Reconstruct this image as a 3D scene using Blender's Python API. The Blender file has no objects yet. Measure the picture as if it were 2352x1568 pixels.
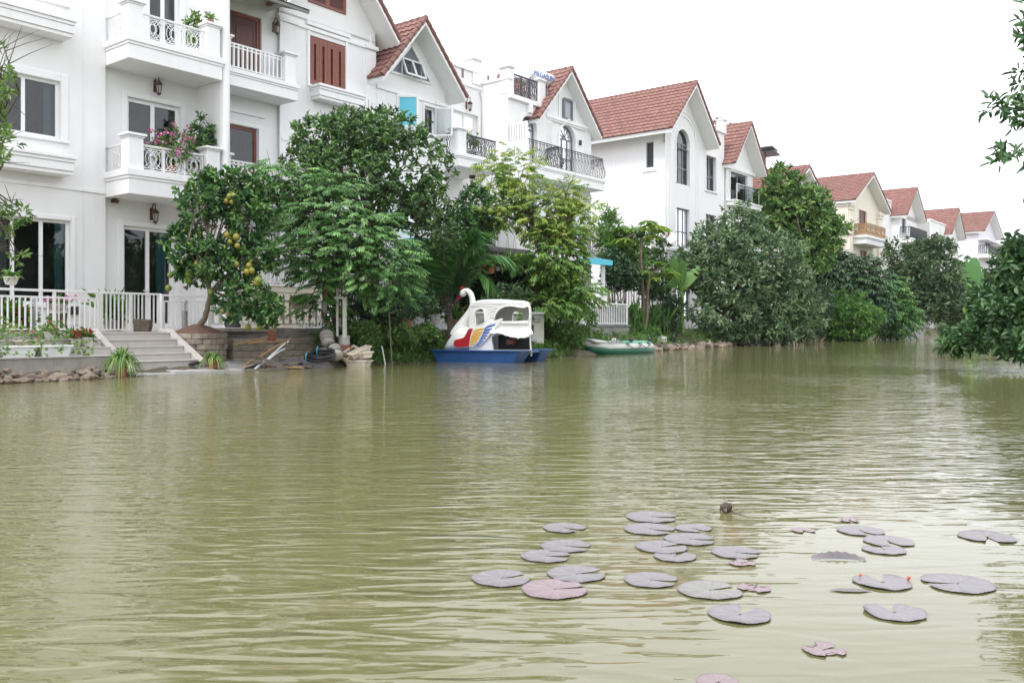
import bpy, bmesh, math, random
import numpy as np
from mathutils import Vector, Matrix
from mathutils.geometry import tessellate_polygon

R = math.radians
scene = bpy.context.scene
COL = scene.collection

# ------------------------------------------------------------------ camera
FD, CX, V0, CAMH = 2039.0, 1176.0, 750.0, 1.03      # focal length, centre and horizon measured on the photograph (2352 px wide)
cam_data = bpy.data.cameras.new("camera")
cam = bpy.data.objects.new("camera", cam_data)
COL.objects.link(cam)
cam.location = (0, 0, CAMH)
cam.rotation_euler = (R(90), 0, 0)
cam_data.sensor_width = 36
cam_data.lens = 36 * FD / 2352
cam_data.shift_y = -34.0 / 2352
cam_data.clip_end = 2000
scene.camera = cam

# ------------------------------------------------------------------ sky, sun, exposure
SUN_EL, SUN_ROT = R(58), R(200)
world = bpy.data.worlds.new("World")
scene.world = world
world.use_nodes = True
wn, wl = world.node_tree.nodes, world.node_tree.links
wn.clear()
sky = wn.new('ShaderNodeTexSky'); sky.sky_type = 'NISHITA'; sky.sun_disc = False
sky.sun_elevation = SUN_EL; sky.sun_rotation = SUN_ROT
sky.air_density = 1.0; sky.dust_density = 5.0; sky.ozone_density = 1.0
hsv = wn.new('ShaderNodeHueSaturation'); hsv.inputs['Saturation'].default_value = 0.10
mixc = wn.new('ShaderNodeMix'); mixc.data_type = 'RGBA'; mixc.inputs[0].default_value = 0.72
mixc.inputs[7].default_value = (15.4, 15.8, 16.9, 1)          # an even bright overcast over the clear sky
bg = wn.new('ShaderNodeBackground'); bg.inputs['Strength'].default_value = 0.10
out = wn.new('ShaderNodeOutputWorld')
wl.new(sky.outputs[0], hsv.inputs['Color']); wl.new(hsv.outputs[0], mixc.inputs[6])
wl.new(mixc.outputs[2], bg.inputs['Color']); wl.new(bg.outputs[0], out.inputs['Surface'])
sun_d = bpy.data.lights.new("sun", 'SUN'); sun_d.energy = 1.3; sun_d.angle = R(14); sun_d.color = (1.0, 0.975, 0.94)
sun = bpy.data.objects.new("sun", sun_d); COL.objects.link(sun)
az = R(215)   # the glow behind the cloud comes from behind the camera, a little to the left
sdir = Vector((math.sin(az) * math.cos(SUN_EL), math.cos(az) * math.cos(SUN_EL), math.sin(SUN_EL)))
sun.rotation_euler = sdir.to_track_quat('Z', 'Y').to_euler()
sky.sun_rotation = az
scene.view_settings.view_transform = 'Standard'
scene.view_settings.look = 'None'
scene.view_settings.exposure = 0.66
scene.view_settings.gamma = 1.0
scene.view_settings.use_curve_mapping = False
scene.cycles.max_bounces = 8
scene.cycles.transparent_max_bounces = 12

# ------------------------------------------------------------------ measuring helpers
def P(u, v, Y):
    return Vector(((u - CX) / FD * Y, Y, CAMH + (V0 - v) / FD * Y))
def W(u, v, z=0.0):
    Y = (CAMH - z) * FD / (v - V0)
    return P(u, v, Y)
TH = R(38.5)
DX, DY = math.sin(TH), math.cos(TH)                  # along the row of houses
NX, NY = -math.cos(TH), math.sin(TH)                 # away from the canal
OX, OY = -11.33, 24.68
ROT = R(90) - TH
def su(u, y=0.0, o=(OX, OY)):
    bx, by = o[0] + y * NX, o[1] + y * NY
    k = (u - CX) / FD
    return (k * by - bx) / (DX - k * DY)
def zv(u, v, y=0.0, o=(OX, OY)):
    s = su(u, y, o)
    return CAMH + (V0 - v) / FD * (o[1] + y * NY + s * DY)
def yu(u, s, o=(OX, OY)):
    bx, by = o[0] + s * DX, o[1] + s * DY
    k = (u - CX) / FD
    return (k * by - bx) / (NX - k * NY)
def zy(u, v, s, o=(OX, OY)):
    y = yu(u, s, o)
    return CAMH + (V0 - v) / FD * (o[1] + s * DY + y * NY)
def wpt(s, y, z=0.0, o=(OX, OY)):
    return Vector((o[0] + s * DX + y * NX, o[1] + s * DY + y * NY, z))

# ------------------------------------------------------------------ object helpers
def tag(o, label=None, cat=None, group=None, kind=None):
    if label: o['label'] = label
    if cat: o['category'] = cat
    if group: o['group'] = group
    if kind: o['kind'] = kind
    return o
def thing(name, label, cat, loc=(0, 0, 0), rz=0.0, group=None):
    o = bpy.data.objects.new(name, None); COL.objects.link(o)
    o.empty_display_size = 0.2
    o.location = loc; o.rotation_euler = (0, 0, rz)
    return tag(o, label, cat, group)
def dup(root, loc, rz=None, label=None, scale=None):
    r = root.copy(); COL.objects.link(r); r.location = loc
    if rz is not None: r.rotation_euler = (root.rotation_euler[0], root.rotation_euler[1], rz)
    if scale: r.scale = scale
    if label: r['label'] = label
    for ch in list(root.children):
        c = ch.copy(); COL.objects.link(c); c.parent = r
        for g in list(ch.children):
            d = g.copy(); COL.objects.link(d); d.parent = c
    return r

class MB:
    def __init__(self):
        self.v = []; self.f = []; self.m = []; self.t = []; self.mi = 0; self.tint = 0.5
    def av(self, pts):
        i = len(self.v)
        self.v.extend([tuple(p) for p in pts]); self.t.extend([self.tint] * len(pts))
        return i
    def face(self, idx):
        self.f.append(tuple(idx)); self.m.append(self.mi)
    def poly(self, pts):
        i = self.av(pts); self.face(range(i, i + len(pts)))
    def box(self, x0, x1, y0, y1, z0, z1, M=None):
        p = [Vector((x, y, z)) for z in (z0, z1) for y in (y0, y1) for x in (x0, x1)]
        if M is not None: p = [M @ q for q in p]
        i = self.av(p)
        for a in ((0, 2, 3, 1), (4, 5, 7, 6), (0, 1, 5, 4), (2, 6, 7, 3), (0, 4, 6, 2), (1, 3, 7, 5)):
            self.face([i + k for k in a])
    def beam(self, a, b, w, h, up=(0, 0, 1)):
        a, b = Vector(a), Vector(b); d = (b - a); L = d.length
        if L < 1e-6: return
        d.normalize(); up = Vector(up)
        if abs(d.dot(up)) > 0.99: up = Vector((1, 0, 0))
        sx = d.cross(up).normalized(); sz = sx.cross(d).normalized()
        M = Matrix((( d.x, sx.x, sz.x, a.x), (d.y, sx.y, sz.y, a.y), (d.z, sx.z, sz.z, a.z), (0, 0, 0, 1)))
        self.box(0, L, -w / 2, w / 2, -h / 2, h / 2, M)
    def tube(self, pts, rad, n=8, closed=False, caps=True):
        pts = [Vector(p) for p in pts]; N = len(pts)
        if not hasattr(rad, '__len__'): rad = [rad] * N
        ref = None; rings = []
        for k in range(N):
            if closed: d = pts[(k + 1) % N] - pts[k - 1]
            else: d = pts[min(k + 1, N - 1)] - pts[max(k - 1, 0)]
            if d.length < 1e-9: d = Vector((0, 0, 1))
            d.normalize()
            if ref is None:
                ref = d.orthogonal().normalized()
            else:
                ref = (ref - d * ref.dot(d))
                ref = ref.normalized() if ref.length > 1e-6 else d.orthogonal().normalized()
            b = d.cross(ref)
            rings.append(self.av([pts[k] + (ref * math.cos(2 * math.pi * j / n) + b * math.sin(2 * math.pi * j / n)) * rad[k] for j in range(n)]))
        for k in range(N if closed else N - 1):
            a, c = rings[k], rings[(k + 1) % N]
            for j in range(n):
                self.face((a + j, a + (j + 1) % n, c + (j + 1) % n, c + j))
        if caps and not closed:
            self.face([rings[0] + j for j in reversed(range(n))]); self.face([rings[-1] + j for j in range(n)])
    def lathe(self, prof, c=(0, 0, 0), n=16, M=None):
        c = Vector(c); rings = []
        for r, z in prof:
            pts = [Vector((c.x + r * math.cos(2 * math.pi * j / n), c.y + r * math.sin(2 * math.pi * j / n), c.z + z)) for j in range(n)]
            if M is not None: pts = [M @ p for p in pts]
            rings.append(self.av(pts))
        for a, b in zip(rings, rings[1:]):
            for j in range(n): self.face((a + j, a + (j + 1) % n, b + (j + 1) % n, b + j))
        self.face([rings[0] + j for j in reversed(range(n))]); self.face([rings[-1] + j for j in range(n)])
    def prism(self, poly, a, b, plane='xz', holes=()):
        """extrude a 2-D outline (with holes) between a and b along the third axis"""
        def m3(p, t):
            if plane == 'xz': return (p[0], t, p[1])
            if plane == 'xy': return (p[0], p[1], t)
            return (t, p[0], p[1])
        loops = [list(poly)] + [list(h) for h in holes]
        flat = [p for l in loops for p in l]
        tris = tessellate_polygon([[Vector((p[0], p[1], 0)) for p in l] for l in loops])
        ia = self.av([m3(p, a) for p in flat]); ib = self.av([m3(p, b) for p in flat])
        for t in tris:
            self.face([ia + k for k in t]); self.face([ib + k for k in reversed(t)])
        o = 0
        for l in loops:
            n = len(l)
            for k in range(n):
                q = (k + 1) % n
                self.face((ia + o + k, ia + o + q, ib + o + q, ib + o + k))
            o += n
    def ring(self, c, r, t, n=18, axis='y', sx=1.0, sz=1.0):
        pts = []
        for k in range(n):
            a = 2 * math.pi * k / n
            if axis == 'y': pts.append((c[0] + r * sx * math.cos(a), c[1], c[2] + r * sz * math.sin(a)))
            elif axis == 'x': pts.append((c[0], c[1] + r * sx * math.cos(a), c[2] + r * sz * math.sin(a)))
            else: pts.append((c[0] + r * sx * math.cos(a), c[1] + r * sz * math.sin(a), c[2]))
        self.tube(pts, t, 5, closed=True)
    def grid(self, fn, nu, nv, flip=False):
        i = self.av([fn(a / (nu - 1), b / (nv - 1)) for b in range(nv) for a in range(nu)])
        for b in range(nv - 1):
            for a in range(nu - 1):
                q = (i + b * nu + a, i + b * nu + a + 1, i + (b + 1) * nu + a + 1, i + (b + 1) * nu + a)
                self.face(q[::-1] if flip else q)
    def build(self, name, mats, parent=None, off=(0, 0, 0), smooth=False, bevel=0.0, fix=True):
        me = bpy.data.meshes.new(name)
        ox, oy, oz = off
        me.from_pydata([(x - ox, y - oy, z - oz) for x, y, z in self.v], [], self.f)
        if not isinstance(mats, (list, tuple)): mats = [mats]
        for m in mats: me.materials.append(m)
        if len(mats) > 1: me.polygons.foreach_set('material_index', self.m)
        at = me.attributes.new('tint', 'FLOAT', 'POINT'); at.data.foreach_set('value', self.t)
        if fix:
            bm = bmesh.new(); bm.from_mesh(me); bmesh.ops.recalc_face_normals(bm, faces=bm.faces); bm.to_mesh(me); bm.free()
        if smooth:
            me.polygons.foreach_set('use_smooth', [True] * len(me.polygons))
            try: me.set_sharp_from_angle(angle=R(45))
            except Exception: pass
        me.update()
        o = bpy.data.objects.new(name, me); COL.objects.link(o)
        if parent is not None: o.parent = parent
        if bevel:
            b = o.modifiers.new('bevel', 'BEVEL'); b.width = bevel; b.segments = 2; b.limit_method = 'ANGLE'
        return o

# ------------------------------------------------------------------ materials
def new_mat(name):
    m = bpy.data.materials.new(name); m.use_nodes = True
    nt = m.node_tree; b = nt.nodes['Principled BSDF']
    return m, nt, b
def rgb(h):
    return tuple(h) + (1.0,)
def mat(name, col, rough=0.6, var=0.10, scale=4.0, bump=0.0, bscale=30.0, metal=0.0, spec=0.5, streak=0.0, tint=None, coat=0.0):
    m, nt, b = new_mat(name); N, L = nt.nodes, nt.links
    b.inputs['Roughness'].default_value = rough; b.inputs['Metallic'].default_value = metal
    b.inputs['Specular IOR Level'].default_value = spec
    if coat: b.inputs['Coat Weight'].default_value = coat; b.inputs['Coat Roughness'].default_value = 0.08
    tc = N.new('ShaderNodeTexCoord')
    nz = N.new('ShaderNodeTexNoise'); nz.inputs['Scale'].default_value = scale; nz.inputs['Detail'].default_value = 6; nz.inputs['Roughness'].default_value = 0.6
    L.new(tc.outputs['Object'], nz.inputs['Vector'])
    rp = N.new('ShaderNodeValToRGB')
    rp.color_ramp.elements[0].position = 0.25; rp.color_ramp.elements[1].position = 0.75
    rp.color_ramp.elements[0].color = rgb([c * (1 - var) for c in col]); rp.color_ramp.elements[1].color = rgb([min(1, c * (1 + var)) for c in col])
    L.new(nz.outputs['Fac'], rp.inputs['Fac'])
    last = rp.outputs['Color']
    if streak:
        mp = N.new('ShaderNodeMapping'); mp.inputs['Scale'].default_value = (2.2, 2.2, 0.22)
        n2 = N.new('ShaderNodeTexNoise'); n2.inputs['Scale'].default_value = 1.6; n2.inputs['Detail'].default_value = 8; n2.inputs['Roughness'].default_value = 0.65
        L.new(tc.outputs['Object'], mp.inputs['Vector']); L.new(mp.outputs[0], n2.inputs['Vector'])
        r2 = N.new('ShaderNodeValToRGB'); r2.color_ramp.elements[0].position = 0.52; r2.color_ramp.elements[1].position = 0.8
        r2.color_ramp.elements[0].color = (0, 0, 0, 1); r2.color_ramp.elements[1].color = (streak, streak, streak, 1)
        L.new(n2.outputs['Fac'], r2.inputs['Fac'])
        mx = N.new('ShaderNodeMix'); mx.data_type = 'RGBA'; mx.inputs[7].default_value = rgb([col[0] * 0.62, col[1] * 0.6, col[2] * 0.55])
        L.new(r2.outputs['Color'], mx.inputs[0]); L.new(last, mx.inputs[6]); last = mx.outputs[2]
    if tint:                                          # per-tile / per-piece colour carried by the mesh
        at = N.new('ShaderNodeAttribute'); at.attribute_name = 'tint'
        r3 = N.new('ShaderNodeValToRGB'); r3.color_ramp.elements[0].color = rgb(tint[0]); r3.color_ramp.elements[1].color = rgb(tint[1])
        L.new(at.outputs['Fac'], r3.inputs['Fac'])
        mx = N.new('ShaderNodeMix'); mx.data_type = 'RGBA'; mx.blend_type = 'MULTIPLY'; mx.inputs[0].default_value = 1
        L.new(last, mx.inputs[6]); L.new(r3.outputs['Color'], mx.inputs[7]); last = mx.outputs[2]
    L.new(last, b.inputs['Base Color'])
    if bump:
        n3 = N.new('ShaderNodeTexNoise'); n3.inputs['Scale'].default_value = bscale; n3.inputs['Detail'].default_value = 5
        L.new(tc.outputs['Object'], n3.inputs['Vector'])
        bp = N.new('ShaderNodeBump'); bp.inputs['Strength'].default_value = bump; bp.inputs['Distance'].default_value = 0.02
        L.new(n3.outputs['Fac'], bp.inputs['Height']); L.new(bp.outputs[0], b.inputs['Normal'])
    return m
def leaf_mat(name, dark, mid, light, rough=0.42, trans=0.25):
    m, nt, b = new_mat(name); N, L = nt.nodes, nt.links
    at = N.new('ShaderNodeAttribute'); at.attribute_name = 'tint'
    rp = N.new('ShaderNodeValToRGB'); e = rp.color_ramp.elements
    e[0].position = 0.0; e[0].color = rgb(dark); e[1].position = 1.0; e[1].color = rgb(light)
    x = e.new(0.5); x.color = rgb(mid)
    L.new(at.outputs['Fac'], rp.inputs['Fac']); L.new(rp.outputs['Color'], b.inputs['Base Color'])
    b.inputs['Roughness'].default_value = rough; b.inputs['Specular IOR Level'].default_value = 0.45
    tr = N.new('ShaderNodeBsdfTranslucent'); L.new(rp.outputs['Color'], tr.inputs['Color'])
    mx = N.new('ShaderNodeMixShader'); mx.inputs[0].default_value = trans
    L.new(b.outputs[0], mx.inputs[1]); L.new(tr.outputs[0], mx.inputs[2])
    L.new(mx.outputs[0], N['Material Output'].inputs['Surface'])
    return m
def glass_mat(name, tintc=(0.55, 0.6, 0.62), refl=1.0):
    m = bpy.data.materials.new(name); m.use_nodes = True; nt = m.node_tree; N, L = nt.nodes, nt.links
    N.clear(); o = N.new('ShaderNodeOutputMaterial')
    t = N.new('ShaderNodeBsdfTransparent'); t.inputs[0].default_value = rgb(tintc)
    g = N.new('ShaderNodeBsdfGlossy'); g.inputs['Roughness'].default_value = 0.015; g.inputs['Color'].default_value = (refl, refl, refl, 1)
    f = N.new('ShaderNodeFresnel'); f.inputs['IOR'].default_value = 1.65
    mx = N.new('ShaderNodeMixShader')
    L.new(f.outputs[0], mx.inputs[0]); L.new(t.outputs[0], mx.inputs[1]); L.new(g.outputs[0], mx.inputs[2]); L.new(mx.outputs[0], o.inputs['Surface'])
    return m

M = {}
M['white'] = mat('white_wall_paint', (0.78, 0.78, 0.775), 0.7, 0.03, 1.2, 0.05, 60, streak=0.08)
M['trim'] = mat('white_trim_paint', (0.80, 0.80, 0.80), 0.6, 0.03, 2.0, streak=0.24)
M['cream'] = mat('cream_wall_paint', (0.74, 0.69, 0.58), 0.7, 0.04, 1.2, streak=0.2)
M['lilac'] = mat('pale_lilac_wall_paint', (0.66, 0.65, 0.70), 0.7, 0.03, 1.2, streak=0.12)
M['pvc'] = mat('white_window_frame', (0.80, 0.81, 0.81), 0.35, 0.02)
M['greyframe'] = mat('grey_window_frame', (0.15, 0.165, 0.20), 0.4, 0.05)
M['wood'] = mat('red_brown_wood', (0.20, 0.062, 0.036), 0.45, 0.25, 9.0, 0.1, 40)
M['wooddark'] = mat('dark_red_wood', (0.10, 0.032, 0.022), 0.45, 0.2, 9.0)
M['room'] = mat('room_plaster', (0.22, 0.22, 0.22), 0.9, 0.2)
M['curtain'] = mat('teal_curtain', (0.16, 0.40, 0.46), 0.9, 0.1)
M['curtainw'] = mat('pale_curtain', (0.42, 0.44, 0.43), 0.9, 0.08)
M['blind'] = mat('grey_blind', (0.4, 0.43, 0.46), 0.7, 0.05)
M['glass'] = glass_mat('window_glass')
M['cyan'] = mat('cyan_film', (0.10, 0.52, 0.66), 0.25, 0.05)
M['cyanp'] = mat('cyan_paint', (0.07, 0.48, 0.62), 0.45, 0.08)
M['tile'] = mat('clay_roof_tile', (0.235, 0.118, 0.10), 0.68, 0.28, 5.0, 0.15, 25, streak=0.25, tint=((0.80, 0.75, 0.74), (1.10, 1.07, 1.02)))
M['tilecap'] = mat('brown_ridge_tile', (0.19, 0.085, 0.07), 0.6, 0.25, 5.0, 0.1, 30)
M['iron'] = mat('black_wrought_iron', (0.035, 0.036, 0.042), 0.45, 0.1)
M['bronze'] = mat('bronze_lantern_metal', (0.12, 0.07, 0.04), 0.4, 0.2, metal=0.6)
M['steel'] = mat('stainless_steel', (0.62, 0.64, 0.66), 0.22, 0.03, metal=1.0)
M['rail'] = mat('white_painted_steel', (0.78, 0.78, 0.78), 0.4, 0.04, 6.0, streak=0.2)
M['grime'] = mat('grimy_white_paint', (0.58, 0.57, 0.54), 0.6, 0.15, 5.0, streak=0.3)
M['tank'] = mat('white_plastic_tank', (0.72, 0.72, 0.72), 0.4, 0.04)
M['concrete'] = mat('stained_concrete', (0.30, 0.275, 0.245), 0.85, 0.3, 3.0, 0.3, 25, streak=0.5)
M['concrete2'] = mat('grey_deck_concrete', (0.24, 0.235, 0.225), 0.85, 0.3, 4.0, 0.3, 25, streak=0.5)
M['tread'] = mat('beige_step_tile', (0.46, 0.43, 0.40), 0.6, 0.08, 3.0, 0.05, 40, streak=0.2)
M['slab'] = mat('grey_paving_slab', (0.42, 0.41, 0.40), 0.7, 0.15, 4.0, 0.15, 30)
M['stone'] = mat('garden_stone', (0.29, 0.24, 0.195), 0.85, 0.4, 6.0, 0.5, 18)
M['stone2'] = mat('rubble_stone', (0.17, 0.145, 0.12), 0.85, 0.55, 7.0, 0.9, 22, tint=((0.45, 0.45, 0.45), (1.7, 1.55, 1.4)))
M['gravel'] = mat('gravel', (0.22, 0.21, 0.21), 0.9, 0.5, 60.0, 0.9, 70)
M['soil'] = mat('reddish_soil', (0.12, 0.07, 0.045), 0.95, 0.4, 14.0, 0.8, 30)
M['terra'] = mat('terracotta', (0.33, 0.115, 0.06), 0.7, 0.15, 8.0)
M['potwhite'] = mat('white_glazed_pot', (0.62, 0.60, 0.56), 0.4, 0.2, 10.0, streak=0.4)
M['plaswhite'] = mat('white_plastic_trough', (0.76, 0.77, 0.77), 0.35, 0.03)
M['plasold'] = mat('dirty_plastic_trough', (0.62, 0.555, 0.46), 0.6, 0.18, 6.0, streak=0.4)
M['bamboo'] = mat('bamboo_cane', (0.36, 0.22, 0.10), 0.5, 0.25, 7.0)
M['timber'] = mat('weathered_timber', (0.17, 0.14, 0.11), 0.8, 0.4, 8.0, 0.4, 30)
M['bark'] = mat('tree_bark', (0.085, 0.065, 0.048), 0.9, 0.35, 9.0, 0.7, 20)
M['barkpale'] = mat('pale_bark', (0.20, 0.155, 0.115), 0.85, 0.3, 9.0, 0.5, 20)
M['rubber'] = mat('black_rubber_hose', (0.012, 0.012, 0.014), 0.35, 0.2)
M['greyplastic'] = mat('grey_plastic', (0.22, 0.22, 0.225), 0.45, 0.1)
M['drum'] = mat('dirty_plastic_drum', (0.40, 0.37, 0.33), 0.5, 0.2, 5.0, streak=0.3)
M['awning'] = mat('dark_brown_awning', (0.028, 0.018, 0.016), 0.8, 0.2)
M['rust'] = mat('rusty_steel', (0.22, 0.085, 0.04), 0.8, 0.35, 12.0, 0.3, 40)
# ------------------------------------------------------------------ foliage
LEAF = {
 'ficus':   leaf_mat('ficus_leaf', (0.017, 0.042, 0.012), (0.065, 0.148, 0.037), (0.216, 0.361, 0.108), 0.36, 0.18),
 'pomelo':  leaf_mat('pomelo_leaf', (0.014, 0.047, 0.013), (0.061, 0.162, 0.042), (0.234, 0.415, 0.09), 0.36, 0.2),
 'fern':    leaf_mat('feathery_leaf', (0.023, 0.069, 0.017), (0.095, 0.226, 0.057), (0.233, 0.424, 0.131), 0.42, 0.3),
 'star':    leaf_mat('yellow_green_leaf', (0.06, 0.15, 0.03), (0.17, 0.31, 0.06), (0.38, 0.46, 0.09), 0.45, 0.4),
 'weep': leaf_mat('grey_green_leaf', (0.036, 0.082, 0.036), (0.11, 0.20, 0.082), (0.29, 0.39, 0.21), 0.5, 0.3),
 'tall':    leaf_mat('mid_green_leaf', (0.026, 0.073, 0.018), (0.109, 0.228, 0.059), (0.315, 0.473, 0.119), 0.42, 0.25),
 'bright':  leaf_mat('bright_green_leaf', (0.038, 0.114, 0.023), (0.101, 0.24, 0.045), (0.215, 0.38, 0.076), 0.45, 0.3),
 'dark':    leaf_mat('dark_green_leaf', (0.018, 0.049, 0.019), (0.042, 0.096, 0.039), (0.105, 0.194, 0.079), 0.4, 0.15),
 'palm':    leaf_mat('palm_leaflet', (0.036, 0.127, 0.033), (0.091, 0.237, 0.064), (0.237, 0.419, 0.127), 0.38, 0.25),
 'papaya':  leaf_mat('papaya_leaf', (0.07, 0.17, 0.025), (0.16, 0.30, 0.045), (0.30, 0.42, 0.07), 0.45, 0.4),
 'banana':  leaf_mat('banana_leaf', (0.04, 0.11, 0.025), (0.09, 0.20, 0.045), (0.18, 0.32, 0.08), 0.38, 0.35),
 'weed':    leaf_mat('bank_weed_leaf', (0.051, 0.129, 0.032), (0.129, 0.251, 0.06), (0.294, 0.449, 0.121), 0.5, 0.3),
 'vine':    leaf_mat('vine_leaf', (0.06, 0.14, 0.03), (0.14, 0.26, 0.06), (0.28, 0.42, 0.11), 0.5, 0.35),
 'near':    leaf_mat('overhanging_leaf', (0.02, 0.055, 0.02), (0.074, 0.162, 0.059), (0.189, 0.34, 0.132), 0.36, 0.22),
 'bush': leaf_mat('riverside_leaf', (0.022, 0.055, 0.022), (0.075, 0.14, 0.055), (0.25, 0.34, 0.16), 0.48, 0.22),
}
FL = {
 'magenta': leaf_mat('magenta_petal', (0.55, 0.06, 0.28), (0.72, 0.14, 0.45), (0.82, 0.36, 0.62), 0.6, 0.4),
 'red':     leaf_mat('red_petal', (0.40, 0.02, 0.03), (0.55, 0.05, 0.06), (0.7, 0.18, 0.18), 0.6, 0.4),
 'yellow':  leaf_mat('yellow_petal', (0.6, 0.38, 0.03), (0.75, 0.5, 0.05), (0.85, 0.65, 0.1), 0.6, 0.4),
}
def unit(a):
    return a / np.maximum(np.linalg.norm(a, axis=1, keepdims=True), 1e-9)
class Leaves:
    """collects leaf blades (two folded quads each) and links them as one mesh"""
    def __init__(self, seed):
        self.r = np.random.default_rng(seed); self.P = []; self.T = []; self.F = []; self.n = 0
    def add(self, c, d, L, Wd, tint, up=None, fold=0.25, curl=0.15):
        c = np.asarray(c, float); d = unit(np.asarray(d, float)); n = len(c)
        if n == 0: return
        L = np.broadcast_to(np.asarray(L, float), (n,))[:, None]; Wd = np.broadcast_to(np.asarray(Wd, float), (n,))[:, None]
        if up is None:
            up = np.tile([0, 0, 1.0], (n, 1)) + self.r.normal(0, 0.45, (n, 3))
        side = np.cross(d, up); side = unit(side + 1e-6); nr = unit(np.cross(side, d))
        b = c; t = c + d * L - nr * L * curl
        l1 = c + d * L * 0.30 + side * Wd * 0.42 + nr * Wd * fold; l2 = c + d * L * 0.68 + side * Wd * 0.40 + nr * (Wd * fold - L * curl * 0.4)
        r1 = c + d * L * 0.30 - side * Wd * 0.42 + nr * Wd * fold; r2 = c + d * L * 0.68 - side * Wd * 0.40 + nr * (Wd * fold - L * curl * 0.4)
        V = np.stack([b, r1, r2, t, l2, l1], 1).reshape(-1, 3)
        i = self.n + 6 * np.arange(n)[:, None]
        f = np.concatenate([i + np.array([[0, 1, 2, 3]]), i + np.array([[0, 3, 4, 5]])], 0)
        self.P.append(V); self.F.append(f); self.n += 6 * n
        self.T.append(np.repeat(np.clip(np.broadcast_to(np.asarray(tint, float), (n,)), 0, 1), 6))
    def build(self, name, m, parent=None):
        V = np.concatenate(self.P); F = np.concatenate(self.F); T = np.concatenate(self.T)
        me = bpy.data.meshes.new(name)
        me.vertices.add(len(V)); me.vertices.foreach_set('co', V.astype(np.float32).ravel())
        me.loops.add(F.size); me.polygons.add(len(F))
        me.loops.foreach_set('vertex_index', F.astype(np.int32).ravel())
        me.polygons.foreach_set('loop_start', np.arange(0, F.size, 4, dtype=np.int32))
        me.polygons.foreach_set('loop_total', np.full(len(F), 4, dtype=np.int32))
        me.update(calc_edges=True)
        at = me.attributes.new('tint', 'FLOAT', 'POINT'); at.data.foreach_set('value', T.astype(np.float32))
        me.materials.append(m)
        o = bpy.data.objects.new(name, me); COL.objects.link(o)
        if parent is not None: o.parent = parent
        return o
def blob3(bl):
    """photo blob (u, v, ru, rv, Y[, depth radius]) -> world centre and radii"""
    u, v, ru, rv, Y = bl[:5]
    c = P(u, v, Y); rx, rz = ru * Y / FD, rv * Y / FD
    ry = bl[5] if len(bl) > 5 else 0.5 * (rx + rz)
    return np.array(c), np.array([rx, ry, rz])
def shell_points(lv, blobs, n, inner=0.35, lump=0.22):
    """points and outward directions spread through the outer part of a union of blobs"""
    r = lv.r; bs = [blob3(b) for b in blobs]
    area = np.array([(s[0] * s[2] + s[0] * s[1] + s[1] * s[2]) for _, s in bs]); area /= area.sum()
    pts, outs = [], []
    for (c, s), a in zip(bs, area):
        k = max(3, int(n * a)); d = unit(r.normal(0, 1, (k, 3)))
        # lumps: a few random bumps and hollows per blob so that the outline is uneven
        q = unit(r.normal(0, 1, (14, 3))); w = r.uniform(-1, 1, 14)
        bump = (np.exp(-((1 - d @ q.T) * 7)) * w).sum(1)
        q2 = unit(r.normal(0, 1, (46, 3))); w2 = r.uniform(-1, 1, 46); bump = bump + .8 * (np.exp(-((1 - d @ q2.T) * 34)) * w2).sum(1)
        rad = (inner + (1 - inner) * r.random(k) ** 0.45) * (1 + lump * bump) * (1 + r.normal(0, 0.05, k))
        p = c + d * s * rad[:, None]
        pts.append(p); outs.append(unit(d / s * s.mean()))
    return np.concatenate(pts), np.concatenate(outs)
def rosettes(lv, pts, outs, k, L, Wd, spread=0.9, rise=0.25, tint=(0.45, 0.2), droop=0.0, hi=0.12):
    """k leaves fanning out from the tip of a short twig at every point"""
    r = lv.r; n = len(pts)
    ax = unit(outs * 0.8 + np.array([0, 0, rise]) + r.normal(0, 0.35, (n, 3)))
    ct = r.normal(tint[0], tint[1], n)
    c = np.repeat(pts, k, 0); a = np.repeat(ax, k, 0)
    d = unit(a * 0.75 + r.normal(0, spread, (n * k, 3)) + np.array([0, 0, -droop]))
    c = c + d * L * 0.12 + a * (r.random((n * k, 1)) - 0.5) * L * 0.8
    t = np.repeat(ct, k) + r.normal(0, 0.12, n * k) + (r.random(n * k) < hi) * 0.35  # last term lightens a random share of leaves as painted glossy highlights
    lv.add(c, d, L * r.uniform(0.7, 1.25, n * k), Wd * r.uniform(0.75, 1.2, n * k), t, up=a + r.normal(0, 0.5, (n * k, 3)))
def sprays(lv, pts, outs, length, k, L, Wd, droop=0.35, tint=(0.45, 0.18), flat=0.8):
    """feathery sprays: a drooping stalk with k pairs of leaflets hanging from it"""
    r = lv.r; n = len(pts)
    o = outs.copy(); o[:, 2] *= (1 - flat); o = unit(o + r.normal(0, 0.25, (n, 3)) * np.array([1, 1, 0.35]) + 1e-5)
    ct = r.normal(tint[0], tint[1], n); ln = length * r.uniform(0.6, 1.3, n)
    side = unit(np.cross(o, np.tile([0, 0, 1.0], (n, 1))) + 1e-6)
    for j in range(k):
        f = (j + 0.6) / k
        base = pts + o * (ln * f)[:, None]; base[:, 2] -= droop * ln * f * f
        for sgn in (-1, 1):
            d = side * sgn * (1.0 - 0.5 * f) + o * (0.45 + 0.4 * f) + r.normal(0, 0.12, (n, 3)); d[:, 2] -= 0.35 + 0.3 * f
            lv.add(base, d, L * (0.75 + 0.5 * math.sin(math.pi * f)) * r.uniform(0.8, 1.2, n), Wd, ct + 0.16 + r.normal(0, 0.08, n), up=np.tile([0, 0, 1.0], (n, 1)) + r.normal(0, 0.15, (n, 3)), fold=0.1, curl=0.25)
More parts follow.
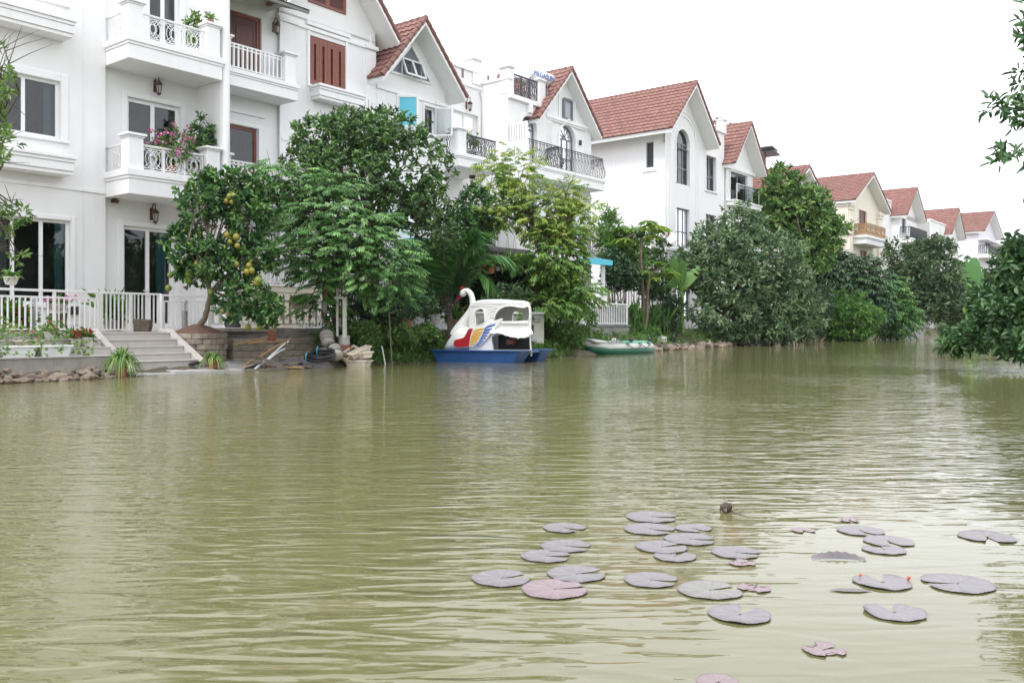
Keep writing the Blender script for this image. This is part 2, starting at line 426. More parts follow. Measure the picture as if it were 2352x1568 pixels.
def limb_mesh(mb, base, forks, tips, r0, rng, nsub=5):
    """a tapered trunk through the forks and a limb to every tip"""
    base = Vector(base); pts = [base] + [Vector(f) for f in forks]
    path = []; N = len(pts)
    for a, b in zip(pts, pts[1:]):
        for k in range(nsub): path.append(a.lerp(b, k / nsub) + Vector((rng.gauss(0, 1), rng.gauss(0, 1), 0)) * r0 * 0.15)
    path.append(pts[-1])
    rad = [r0 * (1.25 if k == 0 else 1) * (1 - 0.45 * k / len(path)) for k in range(len(path))]
    mb.tube(path, rad, 9)
    for t in tips:
        t = Vector(t); j = rng.choice(range(max(1, len(path) // 2), len(path))); a = path[j]
        mid = a.lerp(t, 0.5) + Vector((rng.gauss(0, 1), rng.gauss(0, 1), rng.gauss(0, 0.6) + 0.6)) * (t - a).length * 0.12
        q = [a, a.lerp(mid, 0.5) + Vector((rng.gauss(0, 1), rng.gauss(0, 1), 0)) * 0.03, mid, mid.lerp(t, 0.5), t]
        rr = rad[j] * 0.62
        mb.tube(q, [rr, rr * 0.8, rr * 0.6, rr * 0.4, rr * 0.18], 6)
        for _ in range(3):                              # twigs
            f = rng.uniform(0.45, 0.95); s = mid.lerp(t, f) if f > 0.5 else mid
            e = s + Vector((rng.gauss(0, 1), rng.gauss(0, 1), rng.gauss(0.4, 0.7))).normalized() * (t - a).length * rng.uniform(0.2, 0.45)
            mb.tube([s, s.lerp(e, 0.5) + Vector((0, 0, 0.02)), e], [rr * 0.3, rr * 0.2, rr * 0.08], 5)
def tree(name, label, cat, base, forks, blobs, leaf, fill, r0=0.12, bark='bark', seed=1, ntips=None, group=None, tipb=None):
    """thing > trunk, crown; 'fill(lv)' spreads the leaves; everything is modelled round the tree's base"""
    rng = random.Random(seed); base = Vector(base)
    t = thing(name, label, cat, base, 0, group)
    mb = MB(); tips = []
    for b in (tipb or blobs):
        c, s = blob3(b); tips.append(c)
        for _ in range(2): tips.append(c + s * np.array([rng.uniform(-.6, .6), rng.uniform(-.6, .6), rng.uniform(-.5, .6)]))
    if ntips: tips = tips[:ntips]
    limb_mesh(mb, base, forks, tips, r0, rng)
    mb.build('trunk', M[bark], t, off=base, smooth=True)
    lv = Leaves(seed)
    fill(lv)
    off = np.array(base); lv.P = [p - off for p in lv.P]
    lv.build('crown', LEAF[leaf], t)
    return t
# ------------------------------------------------------------------ water, banks
def water_material():
    m, nt, b = new_mat('canal_water'); N, L = nt.nodes, nt.links
    b.inputs['Roughness'].default_value = 0.03; b.inputs['IOR'].default_value = 1.5
    tc = N.new('ShaderNodeTexCoord')
    nz = N.new('ShaderNodeTexNoise'); nz.inputs['Scale'].default_value = 0.12; nz.inputs['Detail'].default_value = 3
    L.new(tc.outputs['Object'], nz.inputs['Vector'])
    rp = N.new('ShaderNodeValToRGB'); rp.color_ramp.elements[0].position = .3; rp.color_ramp.elements[1].position = .7
    rp.color_ramp.elements[0].color = (0.160, 0.151, 0.068, 1); rp.color_ramp.elements[1].color = (0.180, 0.170, 0.080, 1)
    L.new(nz.outputs['Fac'], rp.inputs['Fac']); L.new(rp.outputs['Color'], b.inputs['Base Color'])
    def noise(scale, loc, sx, sy, rot, det=2.0, dist=0.0, rough=0.5):
        mp = N.new('ShaderNodeMapping'); mp.inputs['Rotation'].default_value = (0, 0, R(rot)); mp.inputs['Scale'].default_value = (sx, sy, 1); mp.inputs['Location'].default_value = loc
        L.new(tc.outputs['Object'], mp.inputs['Vector'])
        n = N.new('ShaderNodeTexNoise'); n.noise_dimensions = '2D'; n.inputs['Scale'].default_value = scale; n.inputs['Detail'].default_value = det; n.inputs['Distortion'].default_value = dist; n.inputs['Roughness'].default_value = rough
        L.new(mp.outputs[0], n.inputs['Vector']); return n.outputs['Fac']
    def math_(op, a, c):
        n = N.new('ShaderNodeMath'); n.operation = op
        for i, x in enumerate((a, c)):
            if hasattr(x, 'links'): L.new(x, n.inputs[i])
            else: n.inputs[i].default_value = x
        return n.outputs[0]
    w1 = noise(1.0, (3, 1, 0), 2.0, 8.0, 4, 1.0, .7)         # main ripples, crests lying across the view
    w2 = noise(1.0, (7, 5, 0), 4.2, 17., -8, .5, .4)
    w3 = noise(1.0, (1, 9, 0), .6, 2.6, 12, 1.0)
    w4 = noise(1.0, (2, 4, 0), 14.0, 34., 6, 0.0)
    patch = noise(.16, (5, 2, 0), 1, 1.3, 20, 2.0)           # calmer and livelier patches
    calm = N.new('ShaderNodeMapRange'); calm.inputs[1].default_value = .36; calm.inputs[2].default_value = .62; calm.inputs[3].default_value = .45; calm.inputs[4].default_value = 1.0
    L.new(patch, calm.inputs[0])
    # sheltered water among the lily pads by the near bank
    sx = N.new('ShaderNodeSeparateXYZ'); L.new(tc.outputs['Object'], sx.inputs[0])
    dd = math_('ADD', math_('POWER', math_('MULTIPLY', math_('SUBTRACT', sx.outputs[0], 1.6), .55), 2.0), math_('POWER', math_('MULTIPLY', math_('SUBTRACT', sx.outputs[1], 2.9), .45), 2.0))
    sh = N.new('ShaderNodeMapRange'); sh.interpolation_type = 'SMOOTHSTEP'; sh.inputs[1].default_value = .15; sh.inputs[2].default_value = 1.6; sh.inputs[3].default_value = .16; sh.inputs[4].default_value = 1.0
    L.new(dd, sh.inputs[0])
    hgt = math_('ADD', math_('ADD', math_('MULTIPLY', w1, WAVE[0]), math_('MULTIPLY', w2, WAVE[1])), math_('ADD', math_('MULTIPLY', w3, WAVE[2]), math_('MULTIPLY', w4, WAVE[3])))
    far = N.new('ShaderNodeMapRange'); far.inputs[1].default_value = 6; far.inputs[2].default_value = 22; far.inputs[3].default_value = 1.0; far.inputs[4].default_value = .38   # stiller towards the sheltered far bank
    L.new(sx.outputs[1], far.inputs[0]); hgt = math_('MULTIPLY', hgt, far.outputs[0])
    hgt = math_('MULTIPLY', hgt, math_('MULTIPLY', calm.outputs[0], sh.outputs[0]))
    bp = N.new('ShaderNodeBump'); bp.inputs['Strength'].default_value = 1.0; bp.inputs['Distance'].default_value = 1.0
    L.new(hgt, bp.inputs['Height']); L.new(bp.outputs[0], b.inputs['Normal'])
    return m
WAVE = (0.0215, 0.0075, 0.011, 0.0016)
M['water'] = water_material()
m_ = MB(); m_.poly([(-200, -60, 0), (400, -60, 0), (400, 420, 0), (-200, 420, 0)])
tag(m_.build('water', M['water']), kind='structure')

BANK = [(-30, -14), (-20, 1), (-13.2, 10.2), (-9.5, 15.6), (-7.68, 18.3), (-6.85, 19.7), (-6.25, 21.2), (-5.16, 22.1), (-3.82, 23.9), (-2.5, 25.9), (-.4, 28.0), (1.6, 29.9), (2.9, 32.3), (6.3, 38), (10.2, 44.7), (15.0, 52.5), (20.7, 60), (29.1, 72), (41.8, 87.5), (58, 106), (95, 128), (160, 140), (330, 150)]
def bank_at(f):
    i = min(int(f), len(BANK) - 2); t = f - i
    a, b = BANK[i], BANK[i + 1]
    return (a[0] + (b[0] - a[0]) * t, a[1] + (b[1] - a[1]) * t)
def bank_pt(u, w=0.0, z=0.0):
    """point w metres inland of the water's edge, seen at photo column u"""
    k = (u - CX) / FD
    for (a, b) in zip(BANK[1:], BANK[2:]):
        fa, fb = a[0] - k * a[1], b[0] - k * b[1]
        if fa * fb <= 0 and a[1] > 0:
            t = fa / (fa - fb); x, y = a[0] + (b[0] - a[0]) * t, a[1] + (b[1] - a[1]) * t
            if w:                                        # step inland square to the bank, then slide back onto the same column
                x2, y2 = x + NX * w, y + NY * w
                return Vector((x2, y2, z))
            return Vector((x, y, z))
_nz = np.random.default_rng(3)
def ground_z(w, i):
    if i == 'g' or (not isinstance(i, str) and 4.4 < i < 8.1):           # low gravel shelf below the stone tiers
        prof = [(-3, -.9), (-.6, -.35), (-.05, -.08), (.05, .02), (.5, .1), (1.4, .2), (2.3, .3), (2.9, .84), (90, .92)]
    elif not isinstance(i, str) and 1.5 < i <= 4.4: prof = [(-3, -.9), (-.6, -.35), (-.05, -.08), (.05, .02), (.5, .07), (1.0, .13), (1.5, .3), (2.2, .84), (90, .92)]
    else: prof = [(-3, -.9), (-.6, -.35), (-.05, -.08), (0.05, .03), (.4, .14), (1.0, .32), (1.7, .62), (2.5, .84), (3.2, .9), (90, .92)]
    for (a, za), (b, zb) in zip(prof, prof[1:]):
        if w <= b: return za + (zb - za) * (w - a) / (b - a)
    return .92
m_ = MB(); ws = [-3, -1.2, -.5, -.15, 0, .15, .4, .7, 1.0, 1.4, 1.9, 2.5, 3.2, 4.5, 8, 20, 60, 130]; n = 0; rows = []
f = 0.0; fs = []
while f <= len(BANK) - 1.001: fs.append(f); f += .125
for i, f in enumerate(fs):
    x, y = bank_at(f)
    rows.append(m_.av([(x + NX * (w + (_nz.normal(0, .05) if -.6 < w < 3 else 0)), y + NY * w, ground_z(w, f) + (_nz.normal(0, .02) if w < 3 else 0)) for w in ws]))
for a, b in zip(rows, rows[1:]):
    for k in range(len(ws) - 1): m_.face((a + k, b + k, b + k + 1, a + k + 1))
M['ground'] = mat('bank_earth', (0.10, 0.085, 0.055), 0.95, 0.45, 1.5, 0.6, 12)
tag(m_.build('ground', M['ground'], smooth=True), kind='structure')
# the near right-hand bank carries the overhanging tree
m_ = MB(); RB = [(3.5, -30), (4.2, -4), (6.3, 5.5), (12.6, 17), (24, 34), (44, 62), (80, 96), (330, 130)]; rows = []
for x, y in RB: rows.append(m_.av([(x, y, -.6), (x + .6, y - .2, .1), (x + 1.4, y - .5, .5), (x + 3, y - 1, .8), (x + 60, y - 40, .9)]))
for a, b in zip(rows, rows[1:]):
    for k in range(4): m_.face((a + k, b + k, b + k + 1, a + k + 1))
tag(m_.build('right_bank', M['ground'], smooth=True), kind='structure')
# ------------------------------------------------------------------ houses
GZ = 0.92                                            # level of the gardens above the water
class House:
    """local axes: x along the row, y away from the canal, z up; the Empty stands at the front corner"""
    def __init__(s, name, label, s0, wallmat='white', o=(OX, OY)):
        s.s0 = s0; s.wm = wallmat; s.o = o
        s.root = thing(name, label, 'house', wpt(s0, 0, GZ, o), ROT)
        s.off = (s0, 0, GZ); s.wallmb = MB(); s.trim = MB()
    def su(s, u, y=0): return su(u, y, s.o)
    def zv(s, u, v, y=0): return zv(u, v, y, s.o)
    def part(s, mb, name, m, parent=None, smooth=False, bevel=0.0):
        return mb.build(name, [M[k] if isinstance(k, str) else k for k in (m if isinstance(m, (list, tuple)) else [m])], parent or s.root, s.off, smooth, bevel)
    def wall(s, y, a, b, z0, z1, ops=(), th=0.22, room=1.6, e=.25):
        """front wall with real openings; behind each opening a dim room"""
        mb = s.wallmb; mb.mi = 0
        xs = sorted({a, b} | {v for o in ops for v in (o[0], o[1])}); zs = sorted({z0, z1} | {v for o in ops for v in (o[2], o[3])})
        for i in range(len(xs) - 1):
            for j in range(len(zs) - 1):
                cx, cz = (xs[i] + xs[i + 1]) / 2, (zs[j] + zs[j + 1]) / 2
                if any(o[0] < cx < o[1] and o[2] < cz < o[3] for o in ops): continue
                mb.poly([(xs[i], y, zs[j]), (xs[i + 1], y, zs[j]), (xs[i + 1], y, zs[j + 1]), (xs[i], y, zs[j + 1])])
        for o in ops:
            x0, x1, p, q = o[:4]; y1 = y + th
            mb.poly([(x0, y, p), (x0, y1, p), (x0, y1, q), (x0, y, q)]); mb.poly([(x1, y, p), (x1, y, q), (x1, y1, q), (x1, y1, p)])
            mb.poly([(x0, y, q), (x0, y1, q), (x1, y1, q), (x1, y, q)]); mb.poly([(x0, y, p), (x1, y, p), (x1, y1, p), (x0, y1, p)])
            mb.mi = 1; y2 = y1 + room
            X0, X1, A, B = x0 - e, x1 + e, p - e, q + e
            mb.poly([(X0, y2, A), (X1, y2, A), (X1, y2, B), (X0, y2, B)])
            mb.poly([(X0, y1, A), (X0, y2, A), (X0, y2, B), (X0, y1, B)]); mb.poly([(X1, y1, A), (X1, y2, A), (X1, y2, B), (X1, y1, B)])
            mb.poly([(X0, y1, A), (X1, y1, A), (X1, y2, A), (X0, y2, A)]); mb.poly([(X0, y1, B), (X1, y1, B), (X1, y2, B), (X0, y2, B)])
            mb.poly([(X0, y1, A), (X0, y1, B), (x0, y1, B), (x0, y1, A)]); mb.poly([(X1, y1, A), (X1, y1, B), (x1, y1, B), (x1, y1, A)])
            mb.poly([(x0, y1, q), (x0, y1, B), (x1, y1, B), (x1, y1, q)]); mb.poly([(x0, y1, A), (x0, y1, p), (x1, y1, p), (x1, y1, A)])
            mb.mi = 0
    def shell(s, a, b, z1, depth, y0=0.0, left=True, right=True, z0=None):
        mb = s.wallmb; z0 = GZ if z0 is None else z0
        if left: mb.poly([(a, y0, z0), (a, y0, z1), (a, depth, z1), (a, depth, z0)])
        if right: mb.poly([(b, y0, z0), (b, depth, z0), (b, depth, z1), (b, y0, z1)])
        mb.poly([(a, depth, z0), (a, depth, z1), (b, depth, z1), (b, depth, z0)])
        mb.poly([(a, y0, z1), (b, y0, z1), (b, depth, z1), (a, depth, z1)])
    def finish(s):
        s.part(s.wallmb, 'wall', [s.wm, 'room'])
        if s.trim.f: s.part(s.trim, 'moulding', 'trim' if s.wm != 'cream' else 'cream', bevel=0.012)
    def window(s, y, x0, x1, z0, z1, fm='pvc', n=2, fw=0.075, setb=0.10, transom=None, curt=(), name='window', gl='glass', wide=None, tr=0.13, sill=True):
        """frame with panes set into an opening; curtains hang behind the glass"""
        mb = MB(); y += setb; d = 0.07
        xs = [x0 + (x1 - x0) * k / n for k in range(n + 1)] if wide is None else wide
        mb.box(x0, x1, y, y + d, z1 - fw, z1); mb.box(x0, x1, y, y + d, z0, z0 + fw)
        for k, x in enumerate(xs):
            w = fw if k in (0, len(xs) - 1) else fw * 1.25
            a = x if k == 0 else (x - w if k == len(xs) - 1 else x - w / 2)
            mb.box(a, a + w, y + 0.002, y + d - 0.002, z0 + fw, z1 - fw)
        if transom:
            for zt in transom:
                for xa, xb in zip(xs, xs[1:]):
                    mb.box(xa + fw, xb - fw * 0.6, y + 0.004, y + d - 0.004, zt - fw / 2, zt + fw / 2)
        w = s.part(mb, name, fm)
        g = MB(); g.poly([(x0 + fw * .5, y + d / 2, z0 + fw * .5), (x1 - fw * .5, y + d / 2, z0 + fw * .5), (x1 - fw * .5, y + d / 2, z1 - fw * .5), (x0 + fw * .5, y + d / 2, z1 - fw * .5)])
        s.part(g, 'pane', gl, w)
        for (ca, cb, cm) in curt:
            c = MB(); n_ = max(6, int((cb - ca) / 0.03)); yy = y + 0.22
            pts = [(ca + (cb - ca) * k / n_, yy + 0.03 * math.sin(k * 1.9)) for k in range(n_ + 1)]
            for p, q in zip(pts, pts[1:]): c.poly([(p[0], p[1], z0), (q[0], q[1], z0), (q[0], q[1], z1), (p[0], p[1], z1)])
            s.part(c, 'curtain', cm, w)
        if tr:
            t = s.trim; yf = y - setb - 0.045
            t.box(x0 - tr, x0 - .003, yf, y - setb + .05, z0 - .003, z1 + tr); t.box(x1 + .003, x1 + tr, yf, y - setb + .05, z0 - .003, z1 + tr)
            t.box(x0, x1, yf, y - setb + .05, z1 + .003, z1 + tr - .002)
            if sill: t.box(x0 - tr - .04, x1 + tr + .04, yf - 0.04, y - setb + .05, z0 - .09, z0 - .006)
        return w
    def arch_window(s, y, xc, hw, z0, zs, fm='greyframe', n=2, setb=0.14, fan=4, mid=None, curt=(), th=0.2, surround=0.14, fill=True):
        """round-headed opening: caller leaves the rectangle (xc±hw, z0..zs+hw) open; corners are filled here"""
        mb = s.wallmb; mb.mi = 0; K = 14
        arc = [(xc + hw * math.cos(math.pi * k / K), zs + hw * math.sin(math.pi * k / K)) for k in range(K + 1)]
        rpoly = [(xc + hw, zs + hw)] + arc[:K // 2 + 1][::-1]; lpoly = [(xc - hw, zs + hw)] + arc[K // 2:]
        if fill: mb.prism(rpoly, y + .001, y + th); mb.prism(lpoly[::-1], y + .001, y + th)
        f = MB(); yy = y + setb; d = 0.07; fw = 0.07
        inner = [(xc + (hw - fw) * math.cos(math.pi * k / K), zs + (hw - fw) * math.sin(math.pi * k / K)) for k in range(K + 1)]
        for k in range(K): f.prism([arc[k], arc[k + 1], inner[k + 1], inner[k]], yy, yy + d)
        f.box(xc - hw, xc + hw, yy - .003, yy + d + .003, zs - fw / 2, zs + fw / 2); f.box(xc - hw, xc + hw, yy, yy + d, z0, z0 + fw)
        for k in range(n + 1):
            x = xc - hw + (2 * hw) * k / n; w = fw * (1 if k in (0, n) else 1.3)
            a = x if k == 0 else (x - w if k == n else x - w / 2)
            f.box(a, a + w, yy + .003, yy + d - .003, z0 + fw, zs - fw / 2)
        if mid: f.box(xc - hw + fw, xc + hw - fw, yy + .006, yy + d - .006, mid - fw / 2, mid + fw / 2)
        for k in range(1, fan):
            a = math.pi * k / fan
            f.beam((xc, yy + d / 2, zs), (xc + (hw - fw) * math.cos(a), yy + d / 2, zs + (hw - fw) * math.sin(a)), 0.05, 0.04)
        w = s.part(f, 'arched_window', fm)
        g = MB(); g.poly([(p[0], yy + d / 2, p[1]) for p in [(xc - hw + .03, z0 + .03), (xc + hw - .03, z0 + .03)] + [(xc + (hw - .03) * math.cos(math.pi * k / K), zs + (hw - .03) * math.sin(math.pi * k / K)) for k in range(K + 1)]])
        s.part(g, 'pane', 'glass', w)
        for (ca, cb, cm) in curt:
            c = MB(); n_ = max(6, int((cb - ca) / 0.04)); y3 = yy + 0.25
            pts = [(ca + (cb - ca) * k / n_, y3 + 0.03 * math.sin(k * 1.9)) for k in range(n_ + 1)]
            for p, q in zip(pts, pts[1:]): c.poly([(p[0], p[1], z0), (q[0], q[1], z0), (q[0], q[1], zs + hw * .8), (p[0], p[1], zs + hw * .8)])
            s.part(c, 'curtain', cm, w)
        if surround:
            t = s.trim; ro = hw + surround; ri = hw + .004
            for k in range(K):
                a, b = math.pi * k / K, math.pi * (k + 1) / K
                t.prism([(xc + ri * math.cos(a), zs + ri * math.sin(a)), (xc + ro * math.cos(a), zs + ro * math.sin(a)), (xc + ro * math.cos(b), zs + ro * math.sin(b)), (xc + ri * math.cos(b), zs + ri * math.sin(b))], y - .05, y + .05)
            for sg in (-1, 1):
                a, b = sorted((xc + sg * ri, xc + sg * ro)); t.box(a, b, y - .05, y + .05, z0, zs - .002)
        return w
    def box(s, *a): s.trim.box(*a)
    def ledge(s, a, b, y, p, ztop, zbot, steps=3):
        """stepped sill box standing p out from the wall at y"""
        mb = MB(); h = (ztop - zbot)
        mb.box(a - .05, b + .05, y - p - .05, y + .1, ztop - h * .18, ztop)
        mb.box(a - .01, b + .01, y - p - .01, y + .1, ztop - h * .36, ztop - h * .18 - .002)
        mb.box(a, b, y - p + .02, y + .1, zbot + h * .2, ztop - h * .36 - .002)
        mb.box(a + .03, b - .03, y - p + .06, y + .1, zbot, zbot + h * .2 - .002)
        return s.part(mb, 'sill_box', 'trim', bevel=0.01)
    def lantern(s, x, y, z, sc=1.0):
        mb = MB()
        mb.box(x - .04 * sc, x + .04 * sc, y - .02, y, z - .16 * sc, z + .12 * sc)
        pts = [(x, y - .02, z + .08 * sc), (x, y - .08 * sc, z + .22 * sc), (x, y - .17 * sc, z + .2 * sc), (x, y - .17 * sc, z + .1 * sc)]
        mb.tube(pts, .014 * sc, 6)
        mb.lathe([(.01, .10), (.05, .07), (.085, .02), (.08, 0), (.075, -.02)] if sc == 1 else [(.01 * sc, .1 * sc), (.085 * sc, .02 * sc), (.075 * sc, -.02 * sc)], (x, y - .17 * sc, z), 8)
        for k in range(4):
            a = math.pi / 4 + k * math.pi / 2
            mb.beam((x + .07 * sc * math.cos(a), y - .17 * sc + .07 * sc * math.sin(a), z - .02 * sc), (x + .045 * sc * math.cos(a), y - .17 * sc + .045 * sc * math.sin(a), z - .2 * sc), .014, .014)
        mb.lathe([(.05 * sc, 0), (.05 * sc, -.03 * sc), (.012 * sc, -.06 * sc)], (x, y - .17 * sc, z - .2 * sc), 8)
        l = s.part(mb, 'wall_lantern', 'bronze', smooth=True)
        g = MB(); g.lathe([(.055 * sc, -.03 * sc), (.038 * sc, -.19 * sc)], (x, y - .17 * sc, z), 8)
        s.part(g, 'lantern_glass', 'curtainw', l)
    def pillar(s, x0, x1, y0, y1, z0, z1, parent=None):
        mb = MB()
        mb.box(x0, x1, y0, y1, z0, z1 - .12); e = .045
        mb.box(x0 - e * .5, x1 + e * .5, y0 - e * .5, y1 + e * .5, z1 - .118, z1 - .07); mb.box(x0 - e * 1.6, x1 + e * 1.6, y0 - e * 1.6, y1 + e * 1.6, z1 - .068, z1)
        return s.part(mb, 'pillar', 'trim', parent, bevel=0.01)
    def slab(s, a, b, y0, y1, ztop, zbot, lip=.06, name='balcony'):
        mb = MB(); h = ztop - zbot
        mb.box(a - lip, b + lip, y0 - lip, y1, ztop - h * .26, ztop)
        mb.box(a - lip * .45, b + lip * .45, y0 - lip * .45, y1, ztop - h * .38, ztop - h * .26 - .002)
        mb.box(a, b, y0, y1, zbot, ztop - h * .38 - .002)
        return s.part(mb, name, 'trim', bevel=0.008)
    def gable(s, L, A, Rr, y0, depth, oh=0.8, tile=True, wallL=None, wallR=None, slab=0.17, zwall=None, wy=None, side_oh=.4, notch=None, zside=None):
        """L, A, Rr = (s, z) of left eave tip, apex, right eave tip at the front edge y0"""
        wy = (y0 + oh) if wy is None else wy
        wl = L[0] + side_oh if wallL is None else wallL; wr = Rr[0] - side_oh if wallR is None else wallR
        slL = (A[1] - L[1]) / (A[0] - L[0]); slR = (A[1] - Rr[1]) / (Rr[0] - A[0])
        soff = slab * 1.25
        # gable triangle of the wall, up to the underside of the roof slabs
        zl = L[1] + (wl - L[0]) * slL - soff; zr = Rr[1] + (Rr[0] - wr) * slR - soff
        zb = min(zl, zr) if zwall is None else zwall
        poly = [(wl, zb), (wr, zb), (wr, max(zr, zb + .001)), (A[0], A[1] - soff), (wl, max(zl, zb + .001))]
        s.wallmb.poly([(p[0], y0 + depth - .5, p[1]) for p in poly])
        if notch:                                       # the head of an arched window cuts into the gable
            xc, hw, zs = notch; K = 14
            q = [(wl, zb), (xc - hw, zb), (xc - hw, zs)] + [(xc + hw * math.cos(math.pi * (1 - k / K)), zs + hw * math.sin(math.pi * k / K)) for k in range(1, K)] + [(xc + hw, zs), (xc + hw, zb)] + poly[1:]
            s.wallmb.prism(q, wy, wy + .2)
        else: s.wallmb.poly([(p[0], wy, p[1]) for p in poly])
        zs_ = zb if zside is None else zside
        s.wallmb.poly([(wl, wy, zs_), (wl, y0 + depth - .5, zs_), (wl, y0 + depth - .5, zl), (wl, wy, zl)]) if zl > zs_ + .01 else None
        s.wallmb.poly([(wr, wy, zs_), (wr, wy, zr), (wr, y0 + depth - .5, zr), (wr, y0 + depth - .5, zs_)]) if zr > zs_ + .01 else None
        # white roof slabs (bargeboard, soffit, eave) under the tiles
        mb = MB(); t = slab
        mb.prism([(L[0], L[1]), (A[0], A[1]), (A[0], A[1] - soff), (L[0] + .02, L[1] - t)], y0, y0 + depth)
        mb.prism([(A[0], A[1]), (Rr[0], Rr[1]), (Rr[0] - .02, Rr[1] - t), (A[0], A[1] - soff)], y0, y0 + depth)
        roof = s.part(mb, 'roof', 'trim')
        tl = MB()
        roof_tiles(tl, (L[0] - .04, y0 + .03, L[1] + .015), (0, 1, 0), depth - .03, Vector((A[0] - L[0], 0, A[1] - L[1] + .02)))
        roof_tiles(tl, (Rr[0] + .04, y0 + depth, Rr[1] + .015), (0, -1, 0), depth - .03, Vector((A[0] - Rr[0], 0, A[1] - Rr[1] + .02)))
        s.part(tl, 'roof_tiles', 'tile', roof)
        cp = MB()
        caps(cp, (A[0], y0 - .02, A[1] + .05), (A[0], y0 + depth, A[1] + .05), .11)
        caps(cp, (L[0] - .03, y0 + .02, L[1] + .05), (A[0], y0 + .02, A[1] + .06), .10)
        caps(cp, (Rr[0] + .03, y0 + .02, Rr[1] + .05), (A[0], y0 + .02, A[1] + .06), .10)
        s.part(cp, 'ridge_tiles', 'tilecap', roof, smooth=True)
        return roof
_rt = random.Random(5)
def roof_tiles(mb, o, along, La, up, tw=0.30, tl=0.34):
    """clay tiles: overlapping courses with a rolled profile, one tint per tile"""
    o = Vector(o); a = Vector(along); Lb = up.length; b = up.normalized(); nr = a.cross(b)
    if nr.z < 0: nr = -nr
    nc = max(1, round(Lb / tl)); nt = max(1, round(La / tw)); tw = La / nt; tl = Lb / nc; S = 5
    prof = [0.0, 0.022, 0.042, 0.03, 0.006]
    for c in range(nc):
        jit = _rt.uniform(-.004, .004)
        for t in range(nt):
            mb.tint = min(1, max(0, _rt.gauss(.55, .22)))
            base = o + a * (t * tw) + b * (c * tl); pts = []
            for k in range(S + 1):
                h = prof[k % S]; x = a * (tw * k / S)
                pts.append(base + x - b * .02 + nr * 0.0)
                pts.append(base + x - b * .02 + nr * (h + .056 + jit))
                pts.append(base + x + b * (tl + .01) + nr * (h + .010 + jit))
            i = mb.av(pts)
            for k in range(S):
                p = i + 3 * k; q = p + 3
                mb.face((p, q, q + 1, p + 1)); mb.face((p + 1, q + 1, q + 2, p + 2))
    mb.tint = .5
def caps(mb, p, q, r, L=0.36):
    p, q = Vector(p), Vector(q); n = max(1, round((q - p).length / L)); d = (q - p) / n
    for k in range(n):
        a = p + d * k
        mb.tube([a - d * .04, a + d * .92], [r * 1.1, r * .9], 7)
def picket_rail(mb, x0, x1, y, z0, z1, n=None, gap=.13, t=.03, axis='x'):
    L = x1 - x0; n = n or max(2, round(L / gap))
    def bx(a0, a1, b0, b1, c0, c1):
        if axis == 'x': mb.box(a0, a1, b0, b1, c0, c1)
        else: mb.box(b0, b1, a0, a1, c0, c1)
    bx(x0, x1, y - .03, y + .03, z1 - .05, z1); bx(x0, x1, y - .02, y + .02, z0, z0 + .035)
    for k in range(n + 1):
        c = x0 + t / 2 + (L - t) * k / n
        bx(c - t / 2, c + t / 2, y - t / 2, y + t / 2, z0 + .036, z1 - .052)
def ornate_panel(mb, x0, x1, y, z0, z1, t=.011, axis='y'):
    """square frame, two interlocking ovals and a burst of bars"""
    def pt(x, z): return (x, y, z) if axis == 'y' else (y, x, z)
    xc, zc, w, h = (x0 + x1) / 2, (z0 + z1) / 2, x1 - x0, z1 - z0
    for a, b in (((x0, z0), (x1, z0)), ((x0, z1), (x1, z1)), ((x0, z0), (x0, z1)), ((x1, z0), (x1, z1)), ((x0, z1 - .08 * h), (x1, z1 - .08 * h)), ((x0, z0 + .08 * h), (x1, z0 + .08 * h))):
        mb.tube([pt(*a), pt(*b)], t * 1.3, 4)
    for sx in (-1, 1):
        K = 18
        mb.tube([pt(xc + sx * w * .13 + w * .27 * math.cos(2 * math.pi * k / K), zc + h * .36 * math.sin(2 * math.pi * k / K)) for k in range(K)], t, 4, closed=True)
    mb.tube([pt(xc + w * .22 * math.cos(2 * math.pi * k / 16), zc + h * .2 * math.sin(2 * math.pi * k / 16)) for k in range(16)], t, 4, closed=True)
    for sx in (-1, 1):
        for sz in (-1, 1):
            mb.tube([pt(xc + sx * w * .1, zc + sz * h * .12), pt(xc + sx * w * .5, zc + sz * h * .42)], t, 4)
            mb.tube([pt(xc + sx * w * .05, zc + sz * h * .16), pt(xc + sx * w * .26, zc + sz * h * .42)], t, 4)
def belly_rail(mb, pts, z0, z1, gap=.13, t=.011, bulge=.16):
    """pot-bellied wrought-iron railing along a plan polyline (outward = right-hand side of travel)"""
    for a, b in zip(pts, pts[1:]):
        a, b = Vector((a[0], a[1], 0)), Vector((b[0], b[1], 0)); d = (b - a).normalized(); o = Vector((d.y, -d.x, 0)); n = max(2, round((b - a).length / gap))
        for zz, tt in ((z1, .022), (z1 - .09, .012), (z0 + .03, .016)): mb.tube([a + Vector((0, 0, zz)), b + Vector((0, 0, zz))], tt, 5)
        for k in range(n + 1):
            p = a.lerp(b, k / n); q = []
            h = z1 - z0
            for f, w in ((1, 0), (.8, .0), (.62, .25), (.42, .85), (.27, 1.0), (.14, .65), (.04, .1), (0, .0)): q.append(p + o * bulge * w + Vector((0, 0, z0 + h * f)))
            mb.tube(q, t, 4)
            if k < n and k % 2 == 0:
                m = a.lerp(b, (k + .5) / n); mb.tube([m + Vector((0, 0, z1)), m + Vector((0, 0, z1 - h * .3)) + o * .02, m + o * bulge * .5 + Vector((0, 0, z1 - h * .45))], t * .8, 4)

